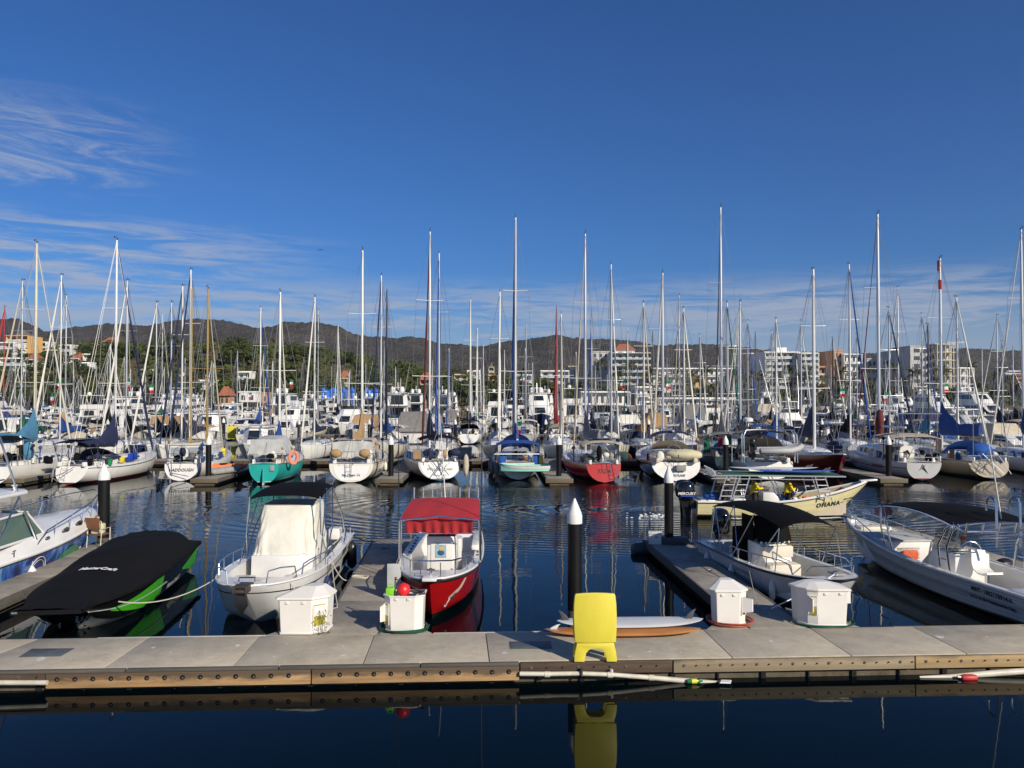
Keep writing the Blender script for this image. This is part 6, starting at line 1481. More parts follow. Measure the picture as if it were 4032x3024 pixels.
# 0 far left, steel blue cover
H = Hull(12.0, 3.7, 1.15, 1.05, 1.45, rs=.25, tw=.72)
o = new_sail('white sailboat with light blue boom cover at the far left edge', -50, 46.5, H, hullmat('h_white_a', (.74, .73, .69), (.05, .10, .2)), 0, mast=(140, 6.0))
cabin(H, o, .30, .74, .6, .5, windows=4); cockpit(H, o, seed=1, stuff=4, cols=('navy', 'tan', 'black')); tubes_rail(H, o)
mast_parts(o, 6.0, 1.4, (1565-958)/F*52.6+CZ, M_mastc, .13, 2, 5.2, 2.35, 'steel blue', (2.0, .55), 'white', H=H, B=3.7, seed=1)
bimini(o, .8, 2.9, 1.2, 2.75, CANV['black']); bundle(o, 'canvas_drop', (2.9, -.9, 1.9), (.5, 1.0, 1.2), CANV['steel blue'], 4)
bundle(o, 'engine_cover', (-.05, -1.2, 1.75), (.5, .5, .6), M_black, 3)
# 1 navy cover, red bottom
H = Hull(10.6, 3.25, 1.12, 1.02, 1.38, rs=.55, tw=.62, ks=.02, kd=.4, tm=.5)
o = new_sail('white sailboat with navy boom cover, dark red bottom and blue sheer stripe', 268, 46.9, H, hullmat('h_white_b', (.76, .74, .69), None, (.12, .02, .02), bz=.16, stripes=((.86, .91, (.06, .14, .22)),)), 3, mast=(455, 5.3))
cabin(H, o, .34, .76, .6, .42, windows=4, m=M_white2); cockpit(H, o, seed=2, stuff=5, cols=('navy', 'black', 'white')); tubes_rail(H, o)
mast_parts(o, 5.3, 1.2, (1565-935)/F*51.5+CZ, M_mastw, .10, 2, 4.4, 2.05, 'navy', (2.1, .5), 'navy', H=H, B=3.25, furlr=.09, seed=2)
bimini(o, .3, 2.2, 1.15, 2.55, CANV['navy'], .08); dodger(o, 3.0, 1.05, 1.35, .75, 1.5, CANV['navy'])
MB().box((.9, -.2, 2.80), (1.5, 1.1, .04)).build('solar_panel', M_solar, o); MB().box((-.1, 1.1, 1.55), (.25, .45, .45)).build('outboard_cover', M_black, o, bevel=.08)
ladder(o, .0, .35, .3, 1.5, m=M_wire, lean=.5)
b = MB(); b.tube([(.1, .9, 1.1), (-.5, .7, .6), (-.3, .4, .25)], .03, 5); b.tube([(.2, -.3, 1.1), (-.4, .2, .7), (-.5, .7, .55)], .025, 5); b.tube([(-.1, .9, .2), (.15, .85, 1.7)], .03, 5); b.build('wind_steering', M_wire, o)
def on(o, name, label, cat, p, fn, m, group=None):
    t = thing(name, label, cat, W(o, p), o.rotation_euler.z, group); fn(t, m); return t
on(o, 'bucket', 'green bucket on the side deck of the navy covered sailboat', 'bucket', (2.2, -1.42, 1.08), lambda t, m: (MB().lathe((0, 0, 0), [(.13, 0), (.16, .34), (.17, .36), (.14, .35)], 14).build('body', m, t), MB().tube([(-.16, 0, .33), (0, -.05, .18), (.16, 0, .33)], .008, 4).build('handle', m, t)), mat('bucket_green', (.01, .25, .08), .4, var=.05))
on(o, 'jerry_can', 'yellow jerry can on the side deck of the navy covered sailboat', 'jerry can', (3.5, -1.50, 1.08), lambda t, m: (MB().box((0, 0, .2), (.34, .2, .36)).build('body', m, t, bevel=.05), MB().tube([(-.1, 0, .37), (-.06, 0, .44), (.08, 0, .44), (.1, 0, .37)], .02).build('handle', m, t)), mat('jerry_yellow', (.75, .60, .02), .4, var=.05))
on(o, 'storage_bag', 'bright blue box bag lashed to the rail of the navy covered sailboat', 'bag', (4.7, -1.56, 1.25), lambda t, m: (MB().box((0, 0, .16), (1.1, .12, .48)).build('body', m, t, bevel=.03), MB().box((0, -.07, .16), (.05, .02, .5)).build('strap', M_black, t)), mat('bag_blue', (.02, .06, .42), .5, var=.08))
# 2 golden mast
H = Hull(10.8, 3.3, 1.10, 1.05, 1.45, rs=.45, tw=.66, ks=.0)
o = new_sail('white sailboat with golden mast and white window enclosure', 712, 49.2, H, hullmat('h_white_c', (.72, .71, .68), None, (.02, .02, .02), bz=.03), -3, mast=(817, 6.2))
cabin(H, o, .34, .78, .62, .4, windows=3); cockpit(H, o, seed=3, stuff=3, cols=('black', 'grey', 'white')); tubes_rail(H, o)
mast_parts(o, 6.2, 1.3, (1565-1137)/F*55.4+CZ, M_mastg, .10, 1, 4.3, 2.15, None, furl='beige', H=H, B=3.3, seed=3)
MB().tube([(2.6, .1, 1.3), (2.6, .1, 12.8)], [.07, .05], 8).build('mizzen_mast', M_mastg, o)
b = MB(); b.loft([[(x, y*k, z) for x, y in ((1.4, -1.15), (3.4, -1.15), (3.4, 1.15), (1.4, 1.15))] for z, k in ((1.3, 1), (2.25, .93))]); e = b.build('enclosure', CANV['white'], o, smooth=0)
for s in (-.56, .56): MB().box((0, 0, 0), (.03, .95, .58)).build('window_panel', mat('clear_vinyl', (.30, .33, .36), .25, var=.15), e, loc=(1.40, s, 1.80))
MB().box((2.4, 0, 2.29), (2.2, 2.4, .07)).build('enclosure_roof', CANV['white'], o, bevel=.03)
bundle(o, 'barbecue_cover', (.5, 0, 1.85), (.42, .42, .6), CANV['navy'], 8)
wheel(o, .25, 1.75, .5, M_black); transom_text(H, o, 'HADDOUGH', .26, .62, M_text)
b = MB(); b.box((.05, .75, 1.45), (.08, .7, .06)); b.tube([(.0, .5, .4), (-.1, .55, 1.4)], .03); b.tube([(-.35, -.6, .35), (.0, .6, .55)], .025); b.build('wind_steering', M_wire, o)
for k, y in enumerate((-1.0, -.62)):
    pass
on(o, 'jerry_can', 'yellow jerry can standing on deck right of the golden mast', 'jerry can', (5.6, -1.3, 1.25), lambda t, m: (MB().box((0, 0, .25), (.45, .3, .5)).build('body', m, t, bevel=.05), MB().tube([(-.1, 0, .5), (0, 0, .58), (.1, 0, .5)], .02).build('handle', m, t)), MATS['jerry_yellow'])
# 3 turquoise double ender
H = Hull(10.2, 3.35, 1.25, 1.05, 1.5, rs=-.2, tw=.46, ks=.0, kd=.4, tm=.5, qb=.75)
_h3 = H.hb; H.hb = lambda t: _h3(t) if t > .12 else lerp(.62, _h3(.12), sm(t, -.10, .12)**.7)
o = new_sail('turquoise hulled sailboat with grey canvas awning and orange lifebuoy', 1042, 47.6, H, hullmat('h_turq', (.03, .40, .36), (.55, .58, .55), (.02, .03, .03), bz=.12, bh=.05), 3, rub=M_teak, mast=(1102, 5.9))
cabin(H, o, .32, .74, .6, .5, windows=3, m=M_white2); cockpit(H, o, seed=4, stuff=3, cols=('white', 'black', 'tan')); tubes_rail(H, o, push=True)
mast_parts(o, 5.9, 1.4, (1565-1148)/F*53.3+CZ, M_mastw, .085, 1, 4.0, 2.1, 'royal', (1.5, .4), 'white', H=H, B=3.35, seed=4)
b = MB()
def aw(u, v):
    q = 2*v-1; x = lerp(.9, 3.9, u); z = lerp(2.75, 2.85, u) if abs(q) < .62 else lerp(2.75, 2.85, u)-(abs(q)-.62)*2.6
    return Vector((x, q*(1.25 if abs(q) < .62 else 1.0+.28), z+.04*sin(v*21)*(abs(q) > .5)))
b.grid(aw, 6, 22); b.add([(.9, -1.2, 1.75), (.9, 1.2, 1.75), (.9, .95, 2.74), (.9, -.95, 2.74)], [(0, 1, 2, 3)]); b.build('awning', M_lgrey, o, smooth=50)
b = MB(); b.extr([(-.05, -.04, -.3), (-.45, -.04, -.3), (-.30, -.04, .9), (.1, -.04, 1.35)], (0, .08, 0)); b.build('rudder', hullmat('h_rud', (.03, .38, .34), None, (.5, .5, .5), bz=.12), o)
tag_o = thing('lifebuoy', 'orange ring lifebuoy hung on the rail of the turquoise sailboat', 'lifebuoy', W(o, (1.0, -1.62, 1.55)), o.rotation_euler.z+.5)
MB().tube([(0, .27*cos(a), .38*sin(a)) for a in [k*pi/12 for k in range(24)]], .085, 8, closed=True).build('ring', mat('lifebuoy_orange', (.80, .22, .13), .6, var=.08), tag_o)
MB().tube([(0.01, .33*cos(a), .44*sin(a)) for a in [k*pi/12 for k in range(24)]], .016, 4, closed=True).build('grab_line', M_textw, tag_o)
bundle(o, 'deck_cover', (7.0, -.2, 1.75), (1.8, 1.0, .5), CANV['steel blue'], 5)
MB().box((-.15, -.5, 1.0), (.1, .26, .36)).build('stern_box', M_grey, o, bevel=.02)
# 4 tan canvas
H = Hull(12.2, 3.75, 1.18, 1.10, 1.5, rs=.35, tw=.74, ks=.0, kd=.4)
o = new_sail('cream white sailboat with clear enclosure and tan canvas covers', 1382, 48.3, H, hullmat('h_cream', (.70, .67, .58), (.62, .60, .52), (.015, .015, .018), bz=.04, bh=.02, stripes=((.90, .92, (.12, .07, .04)),)), 1, rub=M_teak, mast=(1426, 6.3))
MB().loft([[(H.rs*v-.02-.003, y*H.hb(0)*.82*H.yf(v, 0), H.zk(0)+(H.zs(0)-H.zk(0))*v) for y in (-1, 1)] for v in (.12, .2, .35, .5, .7, .9)], closed=False, cap=False).build('transom_panel', M_white, o)
cabin(H, o, .36, .78, .62, .42, windows=4); cockpit(H, o, seed=5, stuff=2, cols=('tan', 'white')); tubes_rail(H, o)
mast_parts(o, 6.3, 1.4, (1565-984)/F*54.5+CZ, M_mastw, .115, 2, 4.9, 2.35, 'tan', (2.1, .55), None, H=H, B=3.75, seed=6)
b = MB()
def en(u, v):
    a = pi*v; x = lerp(1.1, 3.9, u); return Vector((x, 1.42*cos(a)**1 if abs(cos(a)) < .93 else 1.42*cos(a), 1.4+1.25*max(0, min(1, sin(a)*1.9))**.6))
b.grid(en, 6, 18); b.build('enclosure_roof', CANV['beige'], o, smooth=50)
MB().grid(lambda u, v: Vector((1.06+.03*sin(u*17), lerp(-1.30, 1.30, u), lerp(1.45, 2.50+.1*(1-(2*u-1)**2), v))), 24, 4).build('clear_curtain', mat('vinyl_pale', (.50, .50, .47), .35, var=.2, vs_=3), o)
for y in (.95, -.85): bundle(o, 'engine_cover', (.15, y, 1.85), (.55, .75, .55), CANV['tan'], int(y*10)+20)
ladder(o, -.03, .15, .35, 1.25, m=M_wire, lean=.2); transom_text(H, o, 'San Diego, Ca', .20, .42, M_text, shear=.2); 
b = MB(); b.tube([(.1, -.25, 1.2), (.1, -.25, 1.95), (.1, .6, 1.95), (.1, .6, 1.2)], .018, 4); b.build('stern_seat', M_steel, o)
text_mesh('Solsaro', .34, lambda a, c: H.at(2.4+a, .45+c, -1, .03), 'hull_name', M_text, o, bold=.004, shear=.4)
fenders(H, o, -1, (.3,), M_white2); 
# 5 grey hull, wind vane steering
H = Hull(12.0, 3.75, 1.22, 1.12, 1.5, rs=.5, tw=.74, ks=.02, kd=.4)
o = new_sail('white sailboat with cluttered stern, navy covers and black dark furled sail', 1735, 49.3, H, hullmat('h_greyw', (.55, .54, .50), (.04, .14, .20), (.02, .06, .09), bz=.10, bh=.10), -4, mast=(1691, 6.5))
MB().loft([[(H.rs*v-.025, y*H.hb(0)*.92*H.yf(v, 0), H.zk(0)+(H.zs(0)-H.zk(0))*v) for y in (-1, 1)] for v in (.12, .2, .35, .5, .7, .96)], closed=False, cap=False).build('transom_panel', M_white, o)
cabin(H, o, .34, .76, .6, .45); cockpit(H, o, seed=6, stuff=6, cols=('navy', 'tan', 'black', 'beige')); tubes_rail(H, o)
mast_parts(o, 6.5, 1.4, (1565-912)/F*55.8+CZ, M_mastw, .10, 2, 4.8, 2.3, 'navy', (1.9, .6), 'maroon', H=H, B=3.75, seed=7, furlr=.10)
MB().tube([(2.2, -.7, 1.2), (2.2, -.7, 3.0)], .06, 6).build('radar_post', M_mastw, o); MB().lathe((2.2, -.7, 3.05), [(.1, -.05), (.30, 0), (.30, .16), (.2, .24)], 14).build('radar_dome', M_white, o)
bimini(o, 1.0, 3.2, 1.25, 2.65, M_black, .1)
transom_text(H, o, 'Windcharmer', .30, .66, mat('lettering_faded', (.25, .27, .27), .6, var=0)); transom_text(H, o, 'Oxnard, Ca', .17, .32, MATS['lettering_faded'])
b = MB(); b.tube([(-.1, -.2, .2), (.05, -.1, 2.3)], .035, 5); b.tube([(-.3, .5, .4), (.2, -.3, 1.4)], .03, 5); b.tube([(-.3, -.5, .4), (.2, .3, 1.4)], .03, 5); b.tube([(.1, .6, 1.2), (-.25, 0, .3), (.1, -.6, 1.2)], .025, 5); b.tube([(.05, .9, 1.2), (.1, .2, 3.2)], .03, 5); b.build('wind_steering', M_wire, o)
MB().box((.1, -1.6, 1.75), (.05, .9, .9), 0, 0, -.4).build('solar_panel', M_solar, o); MB().box((.2, 1.5, 1.75), (.1, .5, .6)).build('plywood_board', mat('plywood', (.30, .19, .09), .7, var=.2), o)
bundle(o, 'outboard_cover', (.1, -1.0, 1.85), (.4, .75, .5), CANV['navy'], 31); bundle(o, 'outboard_cover', (.2, .65, 1.75), (.4, .45, .75), CANV['navy'], 33); bundle(o, 'fender_bundle', (-.05, -1.65, 1.0), (.4, .4, 1.4), CANV['beige'], 12)
# 6 mint dinghy
H = Hull(11.2, 3.5, 1.15, 1.08, 1.45, rs=-.1, tw=.60, ks=.02, kd=.4)
o = new_sail('white sailboat with blue canvas carrying a mint dinghy across its stern', 2040, 49.8, H, hullmat('h_white_d', (.66, .65, .60), None, (.015, .015, .018), bz=.05), -5, mast=(2030, 5.9))
cabin(H, o, .34, .78, .6, .48); cockpit(H, o, seed=8, stuff=6, cols=('royal', 'black', 'tan', 'navy')); tubes_rail(H, o)
mast_parts(o, 5.9, 1.4, (1565-853)/F*55.6+CZ, M_mastd if False else M_mastw, .11, 2, 4.6, 2.3, 'royal', (1.0, .6), None, H=H, B=3.5, seed=9)
MB().tube([(6.1, .0, 1.6), (6.02, .05, 14)], [.12, .06], 7).build('rolled_sail', CANV['royal'], o); MB().tube([(H.L-.2, 0, 1.5), (8.5, .1, 9), (6.0, 0, 18)], [.1, .11, .05], 7).build('furled_sail', CANV['royal'], o)
bimini(o, .2, 2.9, 1.45, 2.3, CANV['royal'], .1); dodger(o, 4.6, 1.1, 1.5, 1.3, 1.2, CANV['royal'])
MB().box((-.1, 0, 1.72), (.12, 3.1, .06)).build('solar_panel', M_textw, o)
for y, c in ((1.0, 'blue'), (-1.2, 'blue')): MB().box((.1, y, 1.35), (.2, .45, .7)).build('jerry_can', CANV[c], o, bevel=.08)
MB().box((.0, -1.5, 1.25), (.2, .28, .6)).build('jerry_can', mat('can_orange', (.70, .35, .03), .5, var=.1), o, bevel=.06)
fenders(H, o, 1, (.25, .4, .55, .1), mat('fender_grey', (.18, .18, .19), .6, var=.1), .16, .8, .62)
dg = thing('dinghy', 'white dinghy with mint green inside hung across a sailboat stern', 'dinghy', W(o, (-.75, -.35, .62)), o.rotation_euler.z+pi/2+.03)
Hd = Hull(3.3, 1.25, .42, .40, .55, kd=.0, ks=.02, tw=.75, rb=.35, sec='v', kb=.15)
hd = Hd.shell(16, 6).build('hull', M_white2, dg); hd.location.x = -1.65; l_ = Hd.liner(.08, .05, .02, .95).build('inside', mat('mint_paint', (.28, .66, .54), .5, var=.12), dg); l_.location.x = -1.65
MB().box((-.2, 0, .33), (.25, 1.1, .03)).build('seat', MATS['mint_paint'], dg); MB().box((.8, 0, .36), (.25, .9, .03)).build('seat', MATS['mint_paint'], dg)
# 7 red hull
H = Hull(12.0, 3.35, 1.15, 1.05, 1.4, rs=.45, tw=.66, ks=.02, kd=.4)
o = new_sail('red hulled sailboat with long grey boom cover and crowded stern', 2382, 48.2, H, hullmat('h_red', (.40, .012, .010), None, (.03, .01, .01), bz=.04, stripes=((.80, .82, (.5, .4, .4)),)), -6, mast=(2305, 6.7))
cabin(H, o, .36, .80, .6, .4, windows=4); cockpit(H, o, seed=10, stuff=6, cols=('white', 'black', 'beige', 'green')); tubes_rail(H, o)
mast_parts(o, 6.7, 1.3, (1565-918)/F*54.8+CZ, M_alu, .11, 2, 5.2, 2.35, 'grey', (2.0, .6), 'beige', H=H, B=3.35, seed=11)
bimini(o, .7, 3.2, 1.3, 2.35, CANV['beige'], .12, .2); wheel(o, 1.2, 1.75, .5)
MB().box((1.6, -.2, 2.72), (1.0, 1.6, .04)).build('solar_panel', M_solar, o); transom_text(H, o, 'TAZA', .34, .62, mat('lettering_maroon', (.10, .0, .0), .5, var=0), shear=.2)
ladder(o, -.05, -.55, .2, 1.9, lean=.3); bundle(o, 'outboard_cover', (.15, .35, 1.9), (.35, .35, .9), M_black, 41); MB().lathe((.0, -.6, 2.0), [(.05, -.2), (.2, -.1), (.2, .1), (.05, .2)], 12).build('barbecue', M_steel, o)
for dy, c in ((-1.95, mat('kayak_teal', (.15, .50, .48), .4, var=.1)), (-2.2, mat('kayak_orange', (.80, .16, .06), .4, var=.1))):
    t = thing('paddle_board', f"{'teal' if dy > -2 else 'orange'} paddle board strapped upright beside the red sailboat", 'paddle board', W(o, (3.2, dy+.1, 1.45)), o.rotation_euler.z)
    bd = board(3.0, .62, .14, None, None).build('board', c, t); bd.rotation_euler = (radians(82), 0, 0); MB().tube([(-.2, 0, -.3), (-.2, 0, .3)], .02).build('strap', M_black, t)
# 8 navy hull, white scoop transom
H = Hull(13.0, 3.95, 1.18, 1.15, 1.55, rs=.95, tw=.80, ks=.02, kd=.4)
o = new_sail('navy hulled sailboat with white sugar scoop stern and navy bimini', 2668, 49.0, H, hullmat('h_navy', (.008, .012, .05), (.35, .25, .25), (.012, .012, .02), bz=.03, bh=.05, stripes=((.88, .91, (.35, .30, .28)),), rough=.15), -6, mast=(2610, 6.8))
MB().loft([[(H.rs*v-.03, y*H.hb(0)*1.0*H.yf(v, 0), H.zk(0)+(H.zs(0)-H.zk(0))*v) for y in (-1, 1)] for v in (.0, .06, .12, .2, .35, .5, .7, 1.0)], closed=False, cap=False).build('transom_panel', M_white, o)
b = MB(); b.box((.45, -.25, .82), (.5, .62, .34)); b.build('swim_step', M_grey, o, bevel=.03)
cabin(H, o, .36, .80, .62, .45, windows=4); cockpit(H, o, M_cream, seed=12, stuff=2, cols=('beige', 'white')); tubes_rail(H, o)
mast_parts(o, 6.8, 1.4, (1565-1075)/F*55.9+CZ, M_alu, .12, 2, 5.0, 2.9, None, (1.2, .4), 'white', H=H, B=3.95, seed=13, furlr=.11)
bimini(o, 2.0, 3.9, 1.35, 2.85, CANV['navy'], .1, .2); dodger(o, 3.6, 1.35, 1.5, .95, 1.8, CANV['beige'], mat('clear_vinyl2', (.35, .36, .36), .2, var=.15))
Hr = Hull(2.9, 1.5, .4, .4, .5, kd=0, ks=.02, tw=.85, rb=.2); rb_ = MB(); bundle(o, 'dinghy_cover', (1.0, -.55, 1.65), (1.4, 2.6, .75), mat('canvas_cream', (.55, .50, .34), .9, var=.1, bump=.02, bs=4), 17)
ladder(o, .35, .05, .5, 1.7); transom_text(H, o, 'SUPERTRAMP', .19, .30, mat('lettering_g', (.16, .17, .20), .5, var=0), .008, -.05)
transom_text(H, o, 'Vancouver', .10, .95, MATS['lettering_g'], .002, .75); wheel(o, 1.7, 1.75, .5)
tag(MB().ball((0, 0, 0), .34, 16, 12).cyl((0, 0, .3), (0, 0, .45), .06).build('buoy', mat('buoy_pale_blue', (.30, .55, .60), .4, var=.1), loc=G(2868, 1868, .3)), 'pale blue ball fender floating right of the navy sailboat', 'buoy')
# 9 dark cluttered boat
H = Hull(11.5, 3.5, 1.3, 1.1, 1.5, rs=.1, tw=.62, ks=.0, kd=.4)
o = new_sail('dark blue grey sailboat with hanging laundry and long grey boom cover', 2878, 52.5, H, hullmat('h_slate', (.035, .06, .075), (.12, .10, .06), (.01, .01, .01), bz=.05), -3, mast=(2840, 6.2))
cabin(H, o, .34, .78, .6, .5, m=M_lgrey); cockpit(H, o, seed=14, stuff=6, cols=('steel blue', 'black', 'green', 'grey')); tubes_rail(H, o)
mast_parts(o, 6.2, 1.4, (1565-815)/F*58.7+CZ, M_alu, .12, 2, 5.6, 2.2, 'grey', (1.9, .5), M_mastd, H=H, B=3.5, seed=15)
for k, (y, c) in enumerate(((-1.5, 'navy'), (-1.1, 'steel blue'), (.6, 'steel blue'), (1.3, 'green'), (-1.8, 'maroon'))): MB().grid(lambda u, v: Vector((2.0-k*.3+.06*sin(v*9), y+.45*u, 2.5-1.0*v)), 4, 6).build('laundry', CANV[c], o)
bimini(o, .8, 3.3, 1.4, 2.75, CANV['grey'], .05)
fl = thing('flag', 'green white and red flag on a staff near the dark sailboat', 'flag', W(o, (-.35, .0, 1.0)), 0)
MB().tube([(.0, 0, 0), (.02, 0, 1.9)], .02, 5).build('staff', M_textw, fl)
for k, c in enumerate((mat('flag_green', (.0, .22, .08), .8, var=.1), M_textw, mat('flag_red', (.55, .02, .03), .8, var=.1))): MB().grid(lambda u, v: Vector((-.03-.30*(k+u), .07*sin((k+u)*2.2), 1.8-.62*v-.05*(k+u))), 5, 4, .004).build('stripe', c, fl)
bundle(fl, 'emblem', (-.48, -.06, 1.42), (.16, .03, .2), M_teak, 3)
# 10 white boat with arch and inflatable
H = Hull(12.3, 3.9, 1.15, 1.1, 1.5, rs=.7, tw=.80, ks=.02, kd=.4)
o = new_sail('white sailboat with steel arch and grey cockpit enclosure behind the yellow boat', 3040, 49.8, H, hullmat('h_white_e', (.74, .73, .70), None, (.02, .02, .03), bz=.04), 0)
cabin(H, o, .36, .80, .6, .45); cockpit(H, o, seed=16, stuff=3, cols=('grey', 'black', 'white')); tubes_rail(H, o, push=False)
b = MB()
for s in (-1, 1):
    for dx_ in (0, .45): b.tube([(.3+dx_, s*1.75, 1.1), (.4+dx_, s*1.75, 2.9), (.5+dx_, s*1.55, 3.25), (.5+dx_, 0, 3.32)], .035, 6)
    b.tube([(.35, s*1.6, 2.2), (.8, s*1.6, 2.2)], .02, 5)
b.build('arch', M_steel, o)
for y in (-1.1, .0, 1.1): MB().box((.9, y, 3.45), (1.3, 1.0, .04), 0, 0, .05).build('solar_panel', M_solar, o)
MB().tube([(1.2, 1.2, 3.3), (1.2, 1.2, 3.75)], .05, 6).lathe((1.2, 1.2, 3.8), [(.1, -.05), (.32, 0), (.32, .18), (.2, .26)], 14).build('radar_dome', M_white, o)
dodger(o, 2.2, 1.55, 1.4, 1.45, 2.2, mat('canvas_mesh', (.20, .19, .18), .8, var=.2), MATS['clear_vinyl']); bimini(o, 1.3, 3.6, 1.55, 3.0, CANV['grey'], .05)
transom_text(H, o, 'ATARGATIS', .26, .58, mat('lettering_g2', (.22, .20, .15), .5, var=0)); transom_text(H, o, 'La Paz, BCS', .14, .34, MATS['lettering_g2'])
mast_parts(o, 6.9, 1.4, (1565-1192)/F*57+CZ, M_alu, .10, 2, 4.8, 2.4, 'grey', (1.2, .4), 'white', H=H, B=3.9, seed=17)
rib = thing('inflatable_dinghy', 'light grey inflatable dinghy hanging under the steel arch', 'dinghy', W(o, (-.25, -.3, 1.95)), .10)
for s in (-1, 1):
    MB().tube([(-1.5, s*.55, .0), (-1.45, s*.55, .0), (.6, s*.55, .02), (1.15, s*.42, .14), (1.5, s*.12, .26), (1.58, 0, .30)], [.12, .21, .21, .20, .18, .16], 10).build('tube', M_rib, rib, smooth=60)
MB().grid(lambda u, v: Vector((lerp(-1.4, 1.2, u), lerp(-.5, .5, v)*(1-.5*u**4), -.12-.12*(1-abs(2*v-1))+.3*u**5)), 8, 4, .03).build('hull', M_white2, rib)
MB().box((-.4, 0, .12), (.25, 1.0, .04)).build('seat', M_white2, rib); cw_, lg_ = MB(), MB(); outboard(cw_, lg_, (-1.5, 0, .25), .75); cw_.build('engine', M_blackg, rib, smooth=60); lg_.build('engine_leg', M_blackp, rib)
# 11 dark red hull, bow towards us
H = Hull(12.6, 3.6, 1.15, 1.15, 1.6, rs=.3, tw=.7, kd=.4, rb=1.1)
xs_, ys_ = 22.0, 63.2
o = thing('sailboat', 'dark red hulled sailboat with navy boom cover, bow towards the camera', 'sailboat', (21.9, 63.6, 0), radians(-90+1), 'sailboats of the nearest row')
H.shell(26, 10).build('hull', hullmat('h_dred', (.085, .006, .006), None, (.03, .01, .01), bz=.05, rough=.2), o); deckm(H, o); H.gunwale(M_white2, o, .04)
cabin(H, o, .28, .74, .66, .55, windows=4); tubes_rail(H, o)
mast_parts(o, 8.0, 1.5, (1565-1057)/F*55.4+CZ, M_mastw, .15, 2, 5.6, 2.4, 'navy', (2.6, .5), None, H=H, B=3.6, seed=18)
bundle(o, 'staysail_bag', (11.2, .1, 2.0), (2.4, .6, .8), CANV['navy'], 9)
# 12 white, red stripe, pilothouse
H = Hull(13.2, 3.9, 1.2, 1.15, 1.6, rs=-.35, tw=.70, ks=.05, kd=.4)
_h12 = H.hb; H.hb = lambda t: _h12(t)*(1 if t > .12 else lerp(.72, 1, sm(t, -.04, .12)))
o = new_sail('white pilothouse sailboat with red sheer stripe and tan awning', 3628, 49.2, H, hullmat('h_kat', (.74, .73, .72), (.30, .01, .03), (.02, .10, .12), bz=.12, bh=.07, stripes=((.66, .70, (.50, .02, .03)),), rough=.2), 0, mast=(3460, 7.6))
cabin(H, o, .34, .70, .72, .85, windows=3, hw=.22, zwin=.46, m=M_white); cockpit(H, o, seed=18, stuff=5, cols=('maroon', 'beige', 'black', 'white')); tubes_rail(H, o)
mast_parts(o, 7.6, 1.5, (1565-842)/F*56.8+CZ, M_alu, .15, 2, 5.0, 3.1, None, (1, .4), 'maroon', H=H, B=3.9, seed=19, furlr=.05)
bundle(o, 'sail_bag', (7.5, 0, 3.4), (.7, .6, 2.2), CANV['maroon'], 5)
bimini(o, .9, 4.6, 1.65, 2.75, CANV['beige'], .12, .1); MB().grid(lambda u, v: Vector((lerp(1.0, 1.9, u), -1.6, lerp(2.7, 1.6, v))), 4, 4).build('side_curtain', CANV['beige'], o)
text_mesh('KATTEGAT', .30, lambda a, c: H.at(3.0-a, .62+c, 1, .05), 'hull_name', M_text, o, bold=.006)
b = MB(); b.tube([(-.1, -.3, .5), (-.3, 0, .9), (.1, .2, 2.0)], .04, 5); b.tube([(-.1, .5, .6), (-.3, 0, .9)], .03, 5); b.tube([(0, -.4, 1.4), (-.4, 0, 1.0), (0, .5, 1.5)], .03, 5); b.build('wind_steering', M_wire, o)
b = MB(); b.box((.6, 0, 4.35), (.8, 2.6, .05))
for s in (-1, 1): b.tube([(.6, s*1.2, 1.2), (.6, s*1.2, 4.35)], .03, 5); b.tube([(1.4, s*1.2, 1.2), (.7, s*1.2, 4.3)], .025, 5)
b.build('solar_arch', M_steel, o)
# 13 tan hull blue cover
H = Hull(12.6, 3.8, 1.15, 1.10, 1.5, rs=.6, tw=.66, ks=.05, kd=.4)
o = new_sail('tan hulled sailboat with long bright blue boom cover and blue canvas', 3905, 50.2, H, hullmat('h_tan', (.42, .36, .27), None, (.01, .05, .07), bz=.14, stripes=((.94, 1.1, (.15, .07, .05)),)), 2, mast=(3705, 7.4))
cabin(H, o, .34, .78, .62, .45, m=M_cream); cockpit(H, o, seed=20, stuff=3, cols=('blue', 'white', 'blue')); tubes_rail(H, o)
mast_parts(o, 7.4, 1.5, (1565-1015)/F*57.4+CZ, M_alu, .13, 2, 6.2, 2.6, 'royal', (2.2, .75), None, H=H, B=3.8, seed=21)
bundle(o, 'blue_tarp', (1.2, .2, 1.8), (1.3, 1.6, 1.1), CANV['blue'], 8); dodger(o, 3.4, 1.3, 1.4, 1.0, 1.4, CANV['blue'], M_glass)
MB().box((1.8, 1.72, 1.55), (.7, .04, .6)).build('vent_panel', M_dgrey, o)
b = MB()
for k in range(6): b.tube([(-.3+.1*k, lerp(-1, 1, k/5), .4), (.2-.1*k, lerp(-.4, .9, (k*3 % 5)/4), 1.7)], .025, 4)
for s in (-1, 1): b.tube([(.2, s*1.1, 1.2), (.6, s*.9, 4.6)], .03, 5)
b.build('stern_framework', M_wire, o)
MB().tube([(7.4+.1, .0, 15.0), (7.5, .0, 15.8)], .16, 8).build('mast_band', M_mastred, o); MB().tube([(7.4+.0, 0, 13.6), (7.4, 0, 14.3)], .14, 8).build('mast_band', M_mastred, o)
